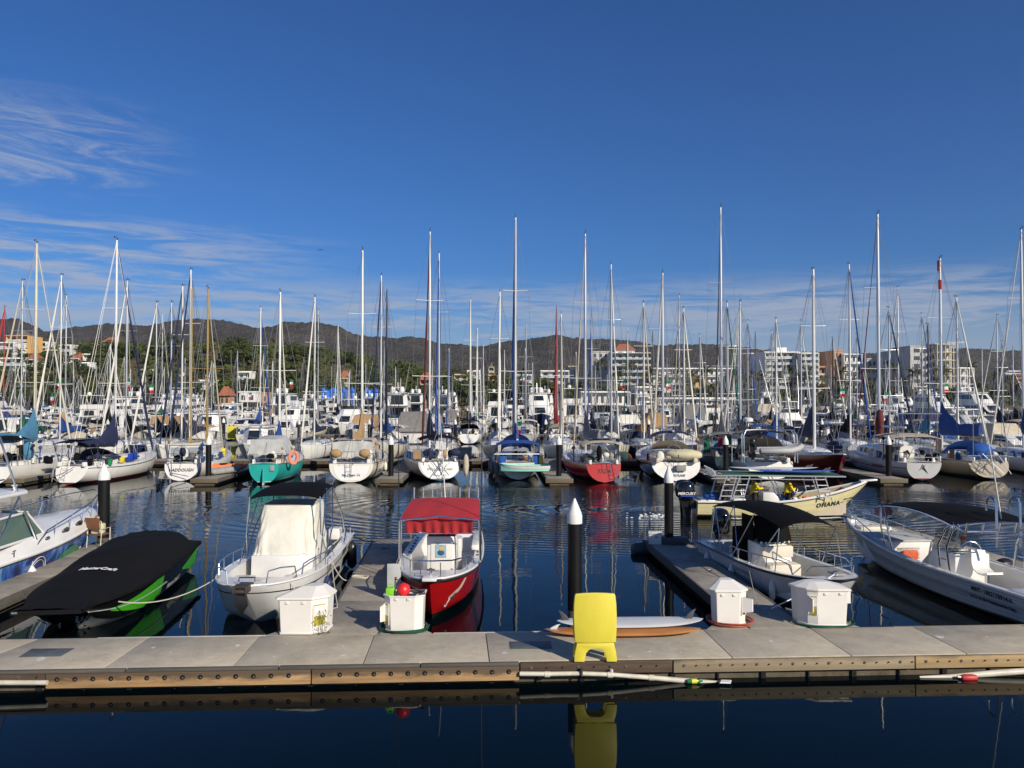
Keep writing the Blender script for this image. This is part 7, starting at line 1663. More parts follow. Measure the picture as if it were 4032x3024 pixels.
# 14 right edge
H = Hull(12.5, 3.8, 1.15, 1.10, 1.5, rs=.4, tw=.74, ks=.02, kd=.4)
o = new_sail('white sailboat with navy covers cut by the right edge', 4225, 50.5, H, hullmat('h_white_f', (.70, .70, .68), (.02, .03, .10), bz=.05), 2, mast=(4025, 6.8))
cabin(H, o, .34, .78, .62, .45, windows=4); cockpit(H, o, seed=22, stuff=3, cols=('navy', 'black')); tubes_rail(H, o)
mast_parts(o, 6.8, 1.5, (1565-900)/F*57+CZ, M_alu, .13, 2, 5.2, 2.6, 'royal', (1.8, .6), 'white', H=H, B=3.8, seed=23)
# fingers and piles of this row
for px, lab, w_ in ((82, 'leftmost', 1.2), (823, 'golden masted', 1.5), (1540, 'cream', 1.5), (2200, 'mint dinghy', 1.5), (2856, 'dark cluttered', 1.3), (3496, 'red striped', 1.5)):
    D = 47.6; x = (px-2016)/F*D
    finger(f"wooden ended finger pier beside the {lab} sailboat", (x-w_/2, D-.6), (x-w_/2-.3, 60), (x+w_/2, D-.6), (x+w_/2-.3, 60), group='finger piers of the nearest row')
    pile((px), 48.6, .175, 2.98, f"black pile with white cone beside the {lab} sailboat")
def pier(D, x0, x1, label):
    o = thing('pier', label, 'pier', (0, D, 0), 0, 'long piers between the boat rows')
    n = int((x1-x0)/6)
    for k in range(n): MB().box((x0+(k+.5)*6, 0, ZD-.08), (5.96, 2.4, .16)).build('deck_slab', M_conc2, o)
    MB().box(((x0+x1)/2, -1.24, ZD-.12), (x1-x0, .08, .24)).build('edge_board', M_woodb, o); MB().box(((x0+x1)/2, 0, -.05), (x1-x0, 2.1, .4)).build('float', M_float, o)
    return o
pier(61.2, -60, 62, 'long pier with brown edge boards behind the nearest sailboats')
# things on the golden masted finger
c = ((823-2016)/F*49.5, 49.5, ZD)
t = thing('kayak', 'orange kayak lying on the pier by the golden masted sailboat', 'kayak', (c[0]+.1, c[1]+2.3, ZD+.25), .25)
MB().tube([(-1.6, 0, .1), (-1.2, 0, .04), (0, 0, 0), (1.2, 0, .04), (1.6, 0, .1)], [.03, .2, .28, .2, .03], 10).build('hull', M_orange, t, smooth=60); MB().lathe((0, 0, .24), [(.30, 0), (.26, .04)], 12).build('cockpit_rim', M_black, t)
t = thing('inflatable_dinghy', 'rolled grey inflatable dinghy on the pier right of the orange kayak', 'dinghy', (c[0]+.85, c[1]+.4, ZD+.22), .9)
for s in (-1, 1): MB().tube([(-1.1, s*.3, 0), (-.9, s*.3, 0), (.8, s*.3, .05), (1.1, s*.1, .1)], [.05, .2, .2, .1], 8).build('tube', M_grey, t, smooth=60)
# =============== the yellow panga under way, its crew and load ===============
st, bw = (8.35, 35.0), (15.75, 34.5)
loc, rz = place(st, bw)
og = thing('panga', 'pale yellow open boat under way with twin black outboards and green canopy', 'boat', loc, rz)
H = Hull(7.75, 2.1, .72, .74, 1.62, kd=.2, ks=-.2, tw=.92, tm=.38, pb=1.9, qb=.8, rb=1.25, sec='v', kb=.35, flare=.5)
H.shell(34, 12).build('hull', hullmat('h_yellow', (.72, .64, .36), None, (.02, .02, .02), bz=.08, stripes=((.97, 1.1, (.7, .7, .68)), (.935, .97, (.01, .01, .01)), (.52, .53, (.35, .31, .17)), (.74, .748, (.35, .31, .17)))), og)
H.liner(.14, .16, .06, .86).build('deck', mat('deck_tan', (.50, .42, .30), .6, var=.1), og); H.gunwale(M_white, og, .05, 0, 1, 30, .03)
MB().box((H.L+.0, 0, 1.66), (.75, .26, .08), 0, 0, -.08).build('bow_sprit', M_white, og, bevel=.03)
for y in (-.38, .38):
    c_, l_ = MB(), MB(); outboard(c_, l_, (-.05, y, .72), 1.25); e = l_.build('engine_leg', M_blackp, og); cc_ = c_.build('engine', M_blackg, og, smooth=60)
    if y < 0: text_mesh('MERCURY', .17, lambda a, c: Vector((-.45+a, y-.30, 1.02+c)), 'engine_lettering', M_textw, cc_, bold=.005, shear=.2); MB().box((-.40, y-.285, .96), (.6, .02, .05)).build('engine_stripe', mat('stripe_blue', (.02, .08, .45), .4, var=0), cc_)
text_mesh('OHANA', .27, lambda a, c: H.at(H.L*.745+a, .56+c+.10*a, -1, .03), 'hull_name', M_text, og, bold=.010, shear=.15, space=1.25)
text_mesh('18011394512', .12, lambda a, c: H.at(H.L*.88+a, .84+c+.12*a, -1, .03), 'registration', M_text, og, bold=.002, shear=.2); text_mesh('CRUZ DE HUANAC.', .09, lambda a, c: H.at(H.L*.875+a, .72+c+.12*a, -1, .03), 'registration', M_text, og, bold=.001)
text_mesh('UPA KAI', .15, lambda a, c: H.at(H.L*.12+a, .34+c, -1, .02), 'stern_lettering', M_text, og, bold=.004)
b = MB(); b.add([H.pt(.11+.02*cos(a)*(1+.4*cos(3*a)), .66+.09*sin(a)*(1+.4*cos(3*a)), -1, .02) for a in [k*pi/12 for k in range(24)]], [tuple(range(24))]); b.build('stern_emblem', M_text, og)
zc = 1.93
b = MB(); b.grid(lambda u, v: Vector((lerp(1.2, 6.2, u), lerp(-.98, .98, v), zc+.08*(1-(2*v-1)**2)-.02*u)), 10, 6, .03); b.build('canopy', mat('canvas_dark_green', (.012, .09, .06), .85, var=.2), og)
b = MB()
for s in (-1, 1): b.tube([(.6, s*.98, zc), (6.4, s*1.0, zc-.02)], .032, 6); b.tube([(.6, s*.98, zc-.14), (5.4, s*1.0, zc-.16)], .022, 6)
b.tube([(.6, -.98, zc), (.6, .98, zc)], .03, 6); b.tube([(6.4, -1, zc-.02), (6.4, 1, zc-.02)], .03, 6)
for k in range(6): b.cyl((.8+.0, lerp(-.9, .9, k/5), zc), (.62, lerp(-.9, .9, k/5), zc+.28), .03, n=6)
b.build('canopy_frame', M_alu, og)
for s in (-1, 1):
    for x0, x1 in ((1.25, .95), (1.85, 1.5), (5.1, 5.35)):
        b = MB()
        for e in (0, .42): b.tube([(x0+e, s*.98, zc-.02), (x1+e*1.15, s*.94, .86)], .028, 6)
        for k in range(4): u = (k+.6)/4.2; b.tube([(lerp(x0, x1, u), s*.97, lerp(zc, .86, u)), (lerp(x0+.42, x1+.48, u), s*.97, lerp(zc, .86, u))], .022, 5)
        b.build('ladder_leg', M_alu, og)
MB().loft([[(x, y, z) for x, y in ((3.0, -.38), (3.7+k, -.38), (3.7+k, .38), (3.0, .38))] for z, k in ((.3, .1), (.9, .0), (1.12, -.25))]).build('console', M_white, og, bevel=.04)
b = MB(); b.tube([(3.75, -.42, .9), (3.65, -.42, 1.4), (3.3, -.42, zc)], .022, 5); b.tube([(3.75, .42, .9), (3.65, .42, 1.4), (3.3, .42, zc)], .022, 5); b.tube([(2.9, -.42, .3), (2.9, -.42, zc)], .022, 5); b.build('console_rail', M_steel, og)
MB().box((.55, .2, .62), (.7, 1.3, .3)).build('stern_seat', M_white, og, bevel=.05); MB().box((1.95, 0, .58), (.55, .9, .5)).build('bench', M_white, og, bevel=.04)
# surfboards on the canopy
for k, (xx, yy, rr, L_, zz, mm, lb) in enumerate(((3.5, -.25, .02, 4.0, .26, M_bo1, 'white and blue surfboard uppermost on the canopy of the yellow boat'), (4.3, -.62, -.02, 3.6, .17, mat('board_blue', (.05, .12, .50), .3, var=.1), 'blue edged surfboard on the near side of the canopy of the yellow boat'))):
    surf('surfboard', lb, W(og, (xx, yy, zc+zz)), rz+rr, L_, .60, .09, mm, [(L_*.42, .18, -1, M_dgrey), (L_*.38, .14, -1, M_dgrey)], None, 'surfboards on the canopy')
t = thing('life_jacket', 'heap of red and yellow life jackets in the bow of the yellow boat', 'life jacket', W(og, (4.7, -.2, .75)), rz)
for k, (c_, p, s_) in enumerate((('yellow', (0, 0, 0), (.5, .4, .35)), ('red', (.2, -.1, .1), (.35, .3, .25)), ('white', (-.25, 0, .05), (.3, .3, .25)))): bundle(t, 'jacket', p, s_, {'yellow': M_yellow, 'red': M_orange, 'white': M_textw}[c_], k)
t = thing('dry_bag', 'blue bag lying beside the outboards of the yellow boat', 'bag', W(og, (.75, -.35, .92)), rz); bundle(t, 'body', (0, 0, 0), (.85, .35, .3), CANV['blue'], 61); MB().tube([(-.3, 0, .1), (0, -.1, .16), (.3, 0, .1)], .015).build('strap', M_black, t)
t = thing('dry_bag', 'blue bag hanging beside the console of the yellow boat', 'bag', W(og, (3.95, -.3, .75)), rz); bundle(t, 'body', (0, 0, 0), (.3, .25, .6), CANV['blue'], 62); MB().tube([(0, 0, .25), (0.02, 0, .45)], .015).build('strap', M_black, t)
# people
def skin_mesh(verts, edges, radii, name, m, parent, sub=1, root=0):
    me = bpy.data.meshes.new(name); me.from_pydata(verts, edges, []); o = bpy.data.objects.new(name, me); col.objects.link(o)
    md = o.modifiers.new('s', 'SKIN'); md.use_smooth_shade = True; sd = o.modifiers.new('u', 'SUBSURF'); sd.levels = sub; sd.render_levels = sub
    for i, r_ in enumerate(radii): sv_ = me.skin_vertices[0].data[i]; sv_.radius = r_ if isinstance(r_, tuple) else (r_, r_); sv_.use_root = (i == root)
    bpy.context.view_layer.update()
    nm = bpy.data.meshes.new_from_object(o.evaluated_get(bpy.context.evaluated_depsgraph_get())); bpy.data.objects.remove(o); bpy.data.meshes.remove(me)
    nm.name = name; nm.materials.clear(); nm.materials.append(m); nm.polygons.foreach_set('use_smooth', [True]*len(nm.polygons))
    return inst(name, nm, parent)
def person(label, p, rz, shirt, trousers, pose, cap=None, hair=True, s=1.0, kneel=0):
    """pose: dict of joints (x forward, y left, z up), feet at z=0"""
    J = dict(pel=(0, 0, .93), spi=(0, 0, 1.15), che=(.0, 0, 1.36), neck=(.01, 0, 1.50), hea=(.03, 0, 1.60), top=(.03, 0, 1.70),
             lsh=(0, .18, 1.42), lel=(-.02, .24, 1.15), lwr=(.08, .24, .92), rsh=(0, -.18, 1.42), rel=(-.02, -.24, 1.15), rwr=(.08, -.24, .92),
             lhi=(0, .10, .90), lkn=(.03, .11, .50), lan=(0, .11, .09), lto=(.16, .12, .04), rhi=(0, -.10, .90), rkn=(.03, -.11, .50), ran=(0, -.11, .09), rto=(.16, -.12, .04))
    J.update(pose); ks = list(J); V = [tuple(c*s for c in J[k]) for k in ks]; ix = {k: i for i, k in enumerate(ks)}
    E_ = [('pel', 'spi'), ('spi', 'che'), ('che', 'neck'), ('neck', 'hea'), ('hea', 'top'), ('che', 'lsh'), ('lsh', 'lel'), ('lel', 'lwr'), ('che', 'rsh'), ('rsh', 'rel'), ('rel', 'rwr'), ('pel', 'lhi'), ('lhi', 'lkn'), ('lkn', 'lan'), ('lan', 'lto'), ('pel', 'rhi'), ('rhi', 'rkn'), ('rkn', 'ran'), ('ran', 'rto')]
    rad = dict(pel=(.13, .10), spi=(.12, .09), che=(.14, .10), neck=.05, hea=(.085, .10), top=(.07, .08), lsh=.06, rsh=.06, lel=.042, rel=.042, lwr=.028, rwr=.028, lhi=.09, rhi=.09, lkn=.058, rkn=.058, lan=.04, ran=.04, lto=.035, rto=.035)
    root = thing('person', label, 'person', p, rz, None)
    body = skin_mesh(V, [(ix[a], ix[b_]) for a, b_ in E_], [rad[k] if isinstance(rad[k], tuple) else (rad[k],)*2 for k in ks], 'body', M_skin, root)
    # hands: palm and five fingers joined into the body
    hb_ = bmesh.new(); hb_.from_mesh(body.data)
    hm = MB()
    for sd_, wr, el in ((1, J['lwr'], J['lel']), (-1, J['rwr'], J['rel'])):
        w_ = Vector(wr)*s; d = (w_-Vector(el)*s).normalized(); u = d.cross(Vector((0, sd_, 0.01))).normalized(); n_ = d.cross(u)
        hm.tube([w_-d*.01, w_+d*.04, w_+d*.085], [.027, .036, .03], 8)
        for k, ln in enumerate((.065, .078, .074, .058)):
            a = w_+d*.08+u*(.027-.018*k); hm.tube([a, a+d*ln*.55, a+d*ln*.85+n_*.02, a+d*ln*.8+n_*.04], [.009, .0085, .008, .006], 5)
        a = w_+d*.03+u*.03; hm.tube([a, a+d*.03+u*.025, a+d*.06+u*.03+n_*.01], [.011, .010, .007], 5)
    hd_ = hm.mesh('h', M_skin); hb_.from_mesh(hd_)
    # face: nose, ears, brow and mouth
    he = Vector(J['hea'])*s; f = MB(); f.tube([he+Vector((.075, 0, .03)), he+Vector((.115, 0, .0)), he+Vector((.085, 0, -.01))], [.012, .018, .012], 6)
    for q in (-1, 1): f.ball(he+Vector((.0, q*.085, .01)), .025, 8, 6, (.7, .35, 1)); f.ball(he+Vector((.082, q*.032, .035)), .011, 6, 5)
    f.ball(he+Vector((.083, 0, -.04)), .02, 8, 5, (.4, 1, .3)); fm = f.mesh('f', M_skin); hb_.from_mesh(fm); hb_.to_mesh(body.data); hb_.free(); body.data.polygons.foreach_set('use_smooth', [True]*len(body.data.polygons))
    J['hem'] = tuple(Vector(J['pel'])-Vector((0, 0, .13)))
    ks2 = ['hem', 'pel', 'spi', 'che', 'lsh', 'lel', 'lw2', 'rsh', 'rel', 'rw2', 'nk']; J2 = dict(J); J2['lw2'] = tuple(Vector(J['lel']).lerp(Vector(J['lwr']), .85)); J2['rw2'] = tuple(Vector(J['rel']).lerp(Vector(J['rwr']), .85)); J2['nk'] = tuple(Vector(J['che']).lerp(Vector(J['neck']), .7))
    V2 = [tuple(c*s for c in J2[k]) for k in ks2]; i2 = {k: i for i, k in enumerate(ks2)}
    skin_mesh(V2, [(i2[a], i2[b_]) for a, b_ in (('hem', 'pel'), ('pel', 'spi'), ('spi', 'che'), ('che', 'lsh'), ('lsh', 'lel'), ('lel', 'lw2'), ('che', 'rsh'), ('rsh', 'rel'), ('rel', 'rw2'), ('che', 'nk'))], [(.19, .15), (.18, .14), (.17, .13), (.185, .14), (.082,)*2, (.062,)*2, (.046,)*2, (.082,)*2, (.062,)*2, (.046,)*2, (.075, .07)], 'shirt', shirt, root)
    ks3 = ['pel', 'lhi', 'lkn', 'lan', 'rhi', 'rkn', 'ran']; V3 = [tuple(c*s for c in J[k]) for k in ks3]; V3[3] = tuple(Vector(V3[3]).lerp(Vector(V3[2]), .08)); V3[6] = tuple(Vector(V3[6]).lerp(Vector(V3[5]), .08))
    skin_mesh(V3, [(0, 1), (1, 2), (2, 3), (0, 4), (4, 5), (5, 6)], [(.155, .12), (.105,)*2, (.078,)*2, (.06,)*2, (.105,)*2, (.078,)*2, (.06,)*2], 'trousers', trousers, root)
    top = Vector(J['top'])*s
    MB().ball(he.lerp(top, .55)+Vector((-.02, 0, .01)), .105, 14, 10, (1.02, .92, .98)).build('hair', M_hair, root, smooth=80)
    if cap: c_ = MB().ball(he.lerp(top, .75)+Vector((-.01, 0, .02)), .112, 14, 8, (1, .95, .75)).build('cap', cap, root, smooth=80); MB().extr([he+Vector((.07, -.07, .085)), he+Vector((.18, -.05, .07)), he+Vector((.18, .05, .07)), he+Vector((.07, .07, .085))], (0, 0, .012)).build('peak', cap, c_)
    return root
M_shirt = mat('shirt_yellow', (.75, .55, .02), .9, var=.12, vs_=6, bump=.01, bs=12); M_dark = mat('cloth_dark', (.015, .018, .03), .9, var=.2, vs_=8); M_pants = mat('trousers_dark', (.025, .024, .024), .9, var=.3, vs_=10)
def at_boat(x, y): q = W(og, (x, y, .14)); return (q.x, q.y, .10)
person('person in a yellow shirt steering at the console of the yellow boat', at_boat(2.62, -.30), rz, M_shirt, M_pants, dict(lwr=(.42, .15, 1.18), lel=(.18, .25, 1.14), rel=(.12, -.26, 1.16), rwr=(.40, -.14, 1.18)), s=1.04)
person('person in a yellow shirt standing forward looking at their hands', at_boat(4.08, -.35), rz+.15, M_shirt, mat('trousers_black', (.008, .008, .008), .9, var=.1), dict(lwr=(.34, .03, 1.22), lel=(.12, .24, 1.12), rel=(.14, -.22, 1.10), rwr=(.36, -.04, 1.20), hea=(.07, 0, 1.59), top=(.09, 0, 1.69)), s=1.04)
person('person in dark clothes and a pale cap bending at the stern', at_boat(1.15, -.45), rz-.9, M_dark, mat('jeans', (.04, .05, .08), .9, var=.2), dict(spi=(.06, 0, 1.12), che=(.18, 0, 1.29), neck=(.28, 0, 1.40), hea=(.33, 0, 1.47), top=(.36, 0, 1.57), lsh=(.18, .18, 1.34), rsh=(.18, -.18, 1.34), lel=(.22, .24, 1.08), rel=(.24, -.22, 1.06), lwr=(.34, .08, .88), rwr=(.36, -.06, .86)), cap=mat('cap_pale', (.5, .5, .48), .8, var=.05), s=1.02)
# wake foam behind the outboards
def foam():
    b = MB(); r = random.Random(8)
    for k in range(80):
        d = abs(r.gauss(0, 1))*.7; x = 7.2-d*1.2; y = 34.8+r.gauss(0, .35+.16*d); s_ = r.uniform(.015, .05)*(1.2-.12*d)
        if s_ <= .01: continue
        n = 6; z = r.uniform(.01, .07*max(.2, 1-d*.2)); b.add([(x+s_*1.8*cos(a)*r.uniform(.6, 1.2), y+s_*sin(a)*r.uniform(.6, 1.2), .006) for a in [j*2*pi/n for j in range(n)]]+[(x, y, z)], [(j, (j+1) % n, n) for j in range(n)])
    for k in range(160):
        t = r.uniform(.2, .95); p = H.ptz(t, .02, -1, .05); q = W(og, p); s_ = r.uniform(.03, .08); b.add([(q.x+s_*2*cos(a), q.y-.1-r.random()*.25+s_*sin(a), .006) for a in [j*pi/3 for j in range(6)]]+[(q.x, q.y-.15, .03)], [(j, (j+1) % 6, 6) for j in range(6)])
    return b
tag(foam().build('wake_foam', mat('foam_white', (.7, .74, .74), .8, var=.1)), 'white foam churned up behind the yellow boat', 'foam', kind='stuff')
# =============== background rows ===============
WHT = ['white', 'white', 'white', 'cream', 'pale grey', 'white', 'navy hulled']
BH = {'white': hullmat('bg_white', (.74, .73, .70), (.05, .06, .12), (.03, .03, .035), bz=.03, bh=.08), 'cream': hullmat('bg_cream', (.62, .57, .45), None, (.03, .03, .03), bz=.06),
      'pale grey': hullmat('bg_grey', (.48, .48, .47), None, (.10, .02, .02), bz=.08), 'navy hulled': hullmat('bg_navy', (.012, .02, .07), (.6, .6, .6), (.03, .02, .02), bz=.03)}
def sail_parts(v):
    """shared meshes of a background sailboat, 10 m long"""
    def mk():
        H = Hull(10.5, 3.3, 1.15, 1.05, 1.4, rs=(.5, -.2, .3)[v], tw=(.72, .5, .66)[v], ks=.0, kd=.4)
        d = {'hull': {}, 'H': H}; tmp = thing('tmp', 'x', 'x'); H_ = H
        d['deck'] = deckm(H, tmp).data; c = cabin(H, tmp, .32, .76, .62, (.45, .55, .4)[v]); d['cabin'] = c.data; d['window'] = [w_.data for w_ in c.children]
        tubes_rail(H, tmp); cockpit(H, tmp, seed=30+v, stuff=4, cols=(('navy', 'white', 'tan'), ('black', 'beige', 'blue'), ('grey', 'navy', 'white'))[v])
        d['rest'] = [(ch.name.split('.')[0], ch.data, ch.location.copy()) for ch in tmp.children if ch.name.split('.')[0] not in ('deck', 'cabin')]
        for ch in list(tmp.children_recursive): bpy.data.objects.remove(ch)
        bpy.data.objects.remove(tmp); return d
    return cached(('sp', v), mk)
def hull_mesh(v, c): return cached(('hm', v, c), lambda: sail_parts(v)['H'].shell(22, 8).mesh('hull', BH[c]))
ROWW = {}
def mast_mesh(h, r, m, sp):
    """mast of height h with its spreaders and stays, as shared meshes"""
    key = ('mm', round(h*2)/2, r, m.name, sp); h = round(h*2)/2
    def mk():
        tmp = thing('tmp', 'x', 'x'); mo = mast_parts(tmp, 6.0, 1.4, h, m, r, sp, 0, 2.2, Lb=10.5, B=3.3, wire=.018)
        out = [('mast', mo.data, [(c.name.split('.')[0], c.data) for c in mo.children])]+[(c.name.split('.')[0], c.data, []) for c in tmp.children if c.name.split('.')[0] == 'rigging']
        for ch in list(tmp.children_recursive): bpy.data.objects.remove(ch)
        bpy.data.objects.remove(tmp); return out
    return cached(key, mk)
def bg_sail(px, D, mh, rown, row, head, r=None, mast='alu', seed=0, far=False, furl=None, cover=None):
    rr = random.Random(seed*13+5); v = rr.randrange(3); hc = rr.choice(WHT); fw = head == 0
    cover = cover or rr.choice(['navy', 'royal', 'tan', 'navy', 'grey', 'white', 'beige', 'black', 'royal', 'steel blue', 'green'])
    a = radians(90+rr.uniform(-2, 2)) if fw else radians(-90+rr.uniform(-2, 2))
    mx_ = (px-2016)/F*D; my = D
    x = mx_-6.0*cos(a); y = my-6.0*sin(a)
    ps = {'alu': M_alu, 'white': M_mastw, 'dark': M_mastd, 'golden': M_mastg, 'cream': M_mastc, 'red': M_mastred}[mast]
    o = thing('sailboat', None, 'sailboat', (x, y, 0), a, f"sailboats moored in the {row} row")
    P = sail_parts(v); inst('hull', hull_mesh(v, hc), o); inst('deck', P['deck'], o); c = inst('cabin', P['cabin'], o)
    if not far:
        for w_ in P['window']: inst('window', w_, c)
    for nm, me, loc_ in P['rest']:
        if far and nm in ('lifeline', 'pulpit', 'pushpit', 'coaming'): continue
        inst(nm, me, o, loc_)
    r = r or (.06 if D < 90 else .075)
    for nm, me, subs in mast_mesh(mh, r, ps, 1 if mh < 13 else 2):
        q = inst(nm, me, o)
        if not far:
            for n2, m2 in subs: inst(n2, m2, q)
    bm_ = cached(('boom', 4.3), lambda: MB().tube([(5.95, 0, 2.3), (1.7, 0, 2.38)], .07, 7).mesh('boom', M_alu)); bo = inst('boom', bm_, o)
    inst('sail_cover', cached(('cov', cover, seed % 3), lambda: boom_cover(4.1, 1.4+.3*(seed % 3), .42, .19, seed % 3).mesh('sail_cover', CANV[cover])), bo, (5.97, 0, 2.36))
    furl = furl or rr.choice([None, None, 'white', 'beige', 'navy', 'white', 'royal', 'white'])
    if furl:
        hh = round(mh*2)/2
        inst('furled_sail', cached(('furl', furl, hh), lambda: MB().tube([Vector((10.3, 0, 1.45)).lerp(Vector((6.12, 0, hh*.96)), i/8) for i in range(9)], [q_*(2.2 if furl == 'red' else 1) for q_ in [.05]+[.095]*3+[.07]*3+[.05, .03]], 6).mesh('furled_sail', CANV[furl])), o)
    bc = rr.choice(['navy', 'beige', 'royal', 'white', 'tan', 'grey', 'black', None])
    if bc: inst('bimini', cached(('bim', bc), lambda: canopy(MB(), .6, 3.0, 1.25, 1.2, 2.6, 2.6, .1, .15, .08, 8, 8, .03).mesh('bimini', CANV[bc])), o)
    if not far and rr.random() < .6: inst('dodger', cached(('dod', bc or 'white'), lambda: (lambda t: (dodger(t, 3.4, 1.15, 1.4, .85, 1.3, CANV[bc or 'white'])).data)(thing('tmp2', 'x', 'x'))), o)
    d = f"{hc} sailboat, {cover} boom cover, {row} row, by {near_mark(px)}"; w_ = d.split()
    PENDING.append((o, ' '.join(w_), px)); return o
# ---- motor yachts -------------------------------------------------------------------------
def yacht_parts(kind):
    """kinds: 0 sport fisher with flybridge, 1 express cruiser, 2 two deck motor yacht, 3 small pilothouse boat, 4 canvas covered cruiser"""
    def mk():
        t = thing('tmp', 'x', 'x'); 
        L, B, fb = ((13, 4.2, 1.9), (11.5, 3.6, 1.5), (16, 4.8, 2.3), (8.5, 2.9, 1.3), (10.5, 3.5, 1.5))[kind]
        H = Hull(L, B, fb*.72, fb*.68, fb*1.15, kd=.4, ks=-.2, tw=.92, tm=.45, pb=2.2, qb=.75, rb=1.5, sec='v', kb=.1, flare=.45)
        H.shell(20, 7).build('hull', BH['white'], t); deckm(H, t, M_white); H.gunwale(M_white2, t, .05)
        z = H.zmid
        def house(x0, x1, w0, h0, h1, slope, nm='deckhouse', win=True, m=None):
            hh = MB().loft([[(xx, yy*k, zz) for xx, yy in ((x0, -w0), (x1-sl, -w0), (x1-sl+.5, -w0*.5), (x1-sl+.5, w0*.5), (x1-sl, w0), (x0, w0))] for zz, k, sl in ((h0, 1, 0), (lerp(h0, h1, .45), .98, slope*.4), (h1, .88, slope))]).build(nm, m or M_white, t, smooth=25)
            if win:
                a, b_ = .45, .88; za, zb = lerp(h0, h1, a), lerp(h0, h1, b_); sa, sb_ = slope*(.4+(a-.45)), slope*(.4+.6*(b_-.45)/.55)
                ka, kb_ = .98, lerp(.98, .88, (b_-.45)/.55)
                for s in (-1, 1): MB().extr([(x0+.5, s*(w0*ka+.01), za), (x1-sa-.15, s*(w0*ka+.01), za), (x1-sb_-.1, s*(w0*kb_+.01), zb), (x0+.7, s*(w0*kb_+.01), zb)], (0, .01*s, 0)).build('window', M_glass, hh)
                MB().extr([(x1-sa+.51, -w0*.48, za), (x1-sa+.51, w0*.48, za), (x1-sb_+.51, w0*.44, zb), (x1-sb_+.51, -w0*.44, zb)], (.01, 0, 0)).build('window', M_glass, hh)
                MB().extr([(x0-.012, -w0*.6, lerp(h0, h1, .1)), (x0-.012, w0*.6, lerp(h0, h1, .1)), (x0-.012, w0*.55, zb), (x0-.012, -w0*.55, zb)], (-.01, 0, 0)).build('window', M_glass, hh)
            return hh
        def top(x0, x1, w, zz, m=M_white, nm='hardtop', posts=None):
            MB().loft([[(x, y, zc_) for x, y in ((x0, -w), (x1-.4, -w), (x1, -w*.5), (x1, w*.5), (x1-.4, w), (x0, w))] for zc_ in (zz, zz+.1)]).build(nm, m, t)
            if posts is not None:
                b = MB()
                for s in (-1, 1):
                    for xx in (x0+.2, (x0+x1)/2, x1-.6): b.tube([(xx+.2, s*w*.9, posts), (xx, s*w*.92, zz)], .03, 5)
                b.build('hardtop_frame', M_steel, t)
        if kind == 0:
            house(3.6, 10.0, 1.75, z, z+2.1, 2.2); house(3.4, 6.6, 1.6, z+2.1, z+2.9, .4, 'flybridge', False); top(3.2, 6.4, 1.5, z+4.5, posts=z+2.9)
            b = MB()
            for s in (-1, 1): b.tube([(5.5, s*1.7, z+2), (4.0, s*2.3, z+6), (2.0, s*2.9, z+11)], [.04, .03, .015], 5)
            b.build('outrigger', M_alu, t); MB().box((6.5, 0, z+3.2), (.1, 2.6, .5), 0, 0, .3).build('windshield', M_glass, t)
            MB().lathe((4.6, .5, z+4.6), [(.1, 0), (.3, .1), (.32, .3), (.2, .52), (.02, .6)], 14).build('radar_dome', M_white, t)
        if kind == 1:
            house(3.4, 8.2, 1.45, z, z+1.35, 2.4); top(2.4, 5.6, 1.4, z+2.0, posts=z+.9); b = MB(); b.tube([(2.2, -1.5, z+.3), (1.7, -1.4, z+2.2), (1.7, 1.4, z+2.2), (2.2, 1.5, z+.3)], .09, 6); b.build('radar_arch', M_white, t); MB().lathe((1.7, 0, z+2.3), [(.1, 0), (.25, .05), (.25, .2), (.1, .28)], 12).build('radar_dome', M_white, t)
        if kind == 2:
            house(3.0, 12.5, 2.0, z, z+2.3, 2.4); house(2.8, 9.3, 1.85, z+2.35, z+4.3, 1.7, 'upper_deckhouse'); top(2.0, 8.2, 1.7, z+4.5, nm='roof'); top(.4, 3.2, 1.9, z+2.35, nm='aft_roof', posts=z)
            for y in (-.8, .8): MB().lathe((3.4, y, z+4.6), [(.15, 0), (.42, .2), (.45, .6), (.3, .95), (.02, 1.1)], 16).build('satellite_dome', M_white, t)
            b = MB(); b.tube([(4.6, 0, z+4.5), (4.2, 0, z+6.4)], .09, 6); b.tube([(4.4, -1.1, z+5.5), (4.4, 1.1, z+5.5)], .06, 5); b.build('mast', M_white, t)
            b = MB()
            for s in (-1, 1): b.tube([(2.6, s*1.75, z+5.2), (8.0, s*1.6, z+5.2)], .03, 4); b.tube([(2.6, s*1.75, z+4.9), (8.0, s*1.6, z+4.9)], .02, 4)
            b.build('upper_rail', M_steel, t)
        if kind == 3:
            house(2.6, 5.6, 1.15, z, z+1.9, .7); top(1.2, 5.6, 1.2, z+1.95); c_, l_ = MB(), MB(); outboard(c_, l_, (-.02, 0, z-.1), 1.1); c_.build('engine', M_blackg, t); l_.build('engine_leg', M_blackp, t)
        if kind == 4:
            house(3.6, 7.8, 1.5, z, z+1.2, 2.2); MB().loft([[(x, y*k, zz) for x, y in ((1.0, -1.5), (5.0-sl, -1.5), (5.0-sl, 1.5), (1.0, 1.5))] for zz, k, sl in ((z+.2, 1, 0), (z+1.5, .95, .5), (z+2.2, .75, .9))]).build('canvas_enclosure', '@CANVAS', t) if False else None
            me = MB().loft([[(x, y*k, zz) for x, y in ((1.0, -1.5), (5.0-sl, -1.5), (5.0-sl, 1.5), (1.0, 1.5))] for zz, k, sl in ((z+.2, 1, 0), (z+1.5, .95, .5), (z+2.2, .75, .9))])
            me.build('canvas_enclosure', CANV['beige'], t, smooth=30)
        b = MB(); up = Vector((0, 0, .7))
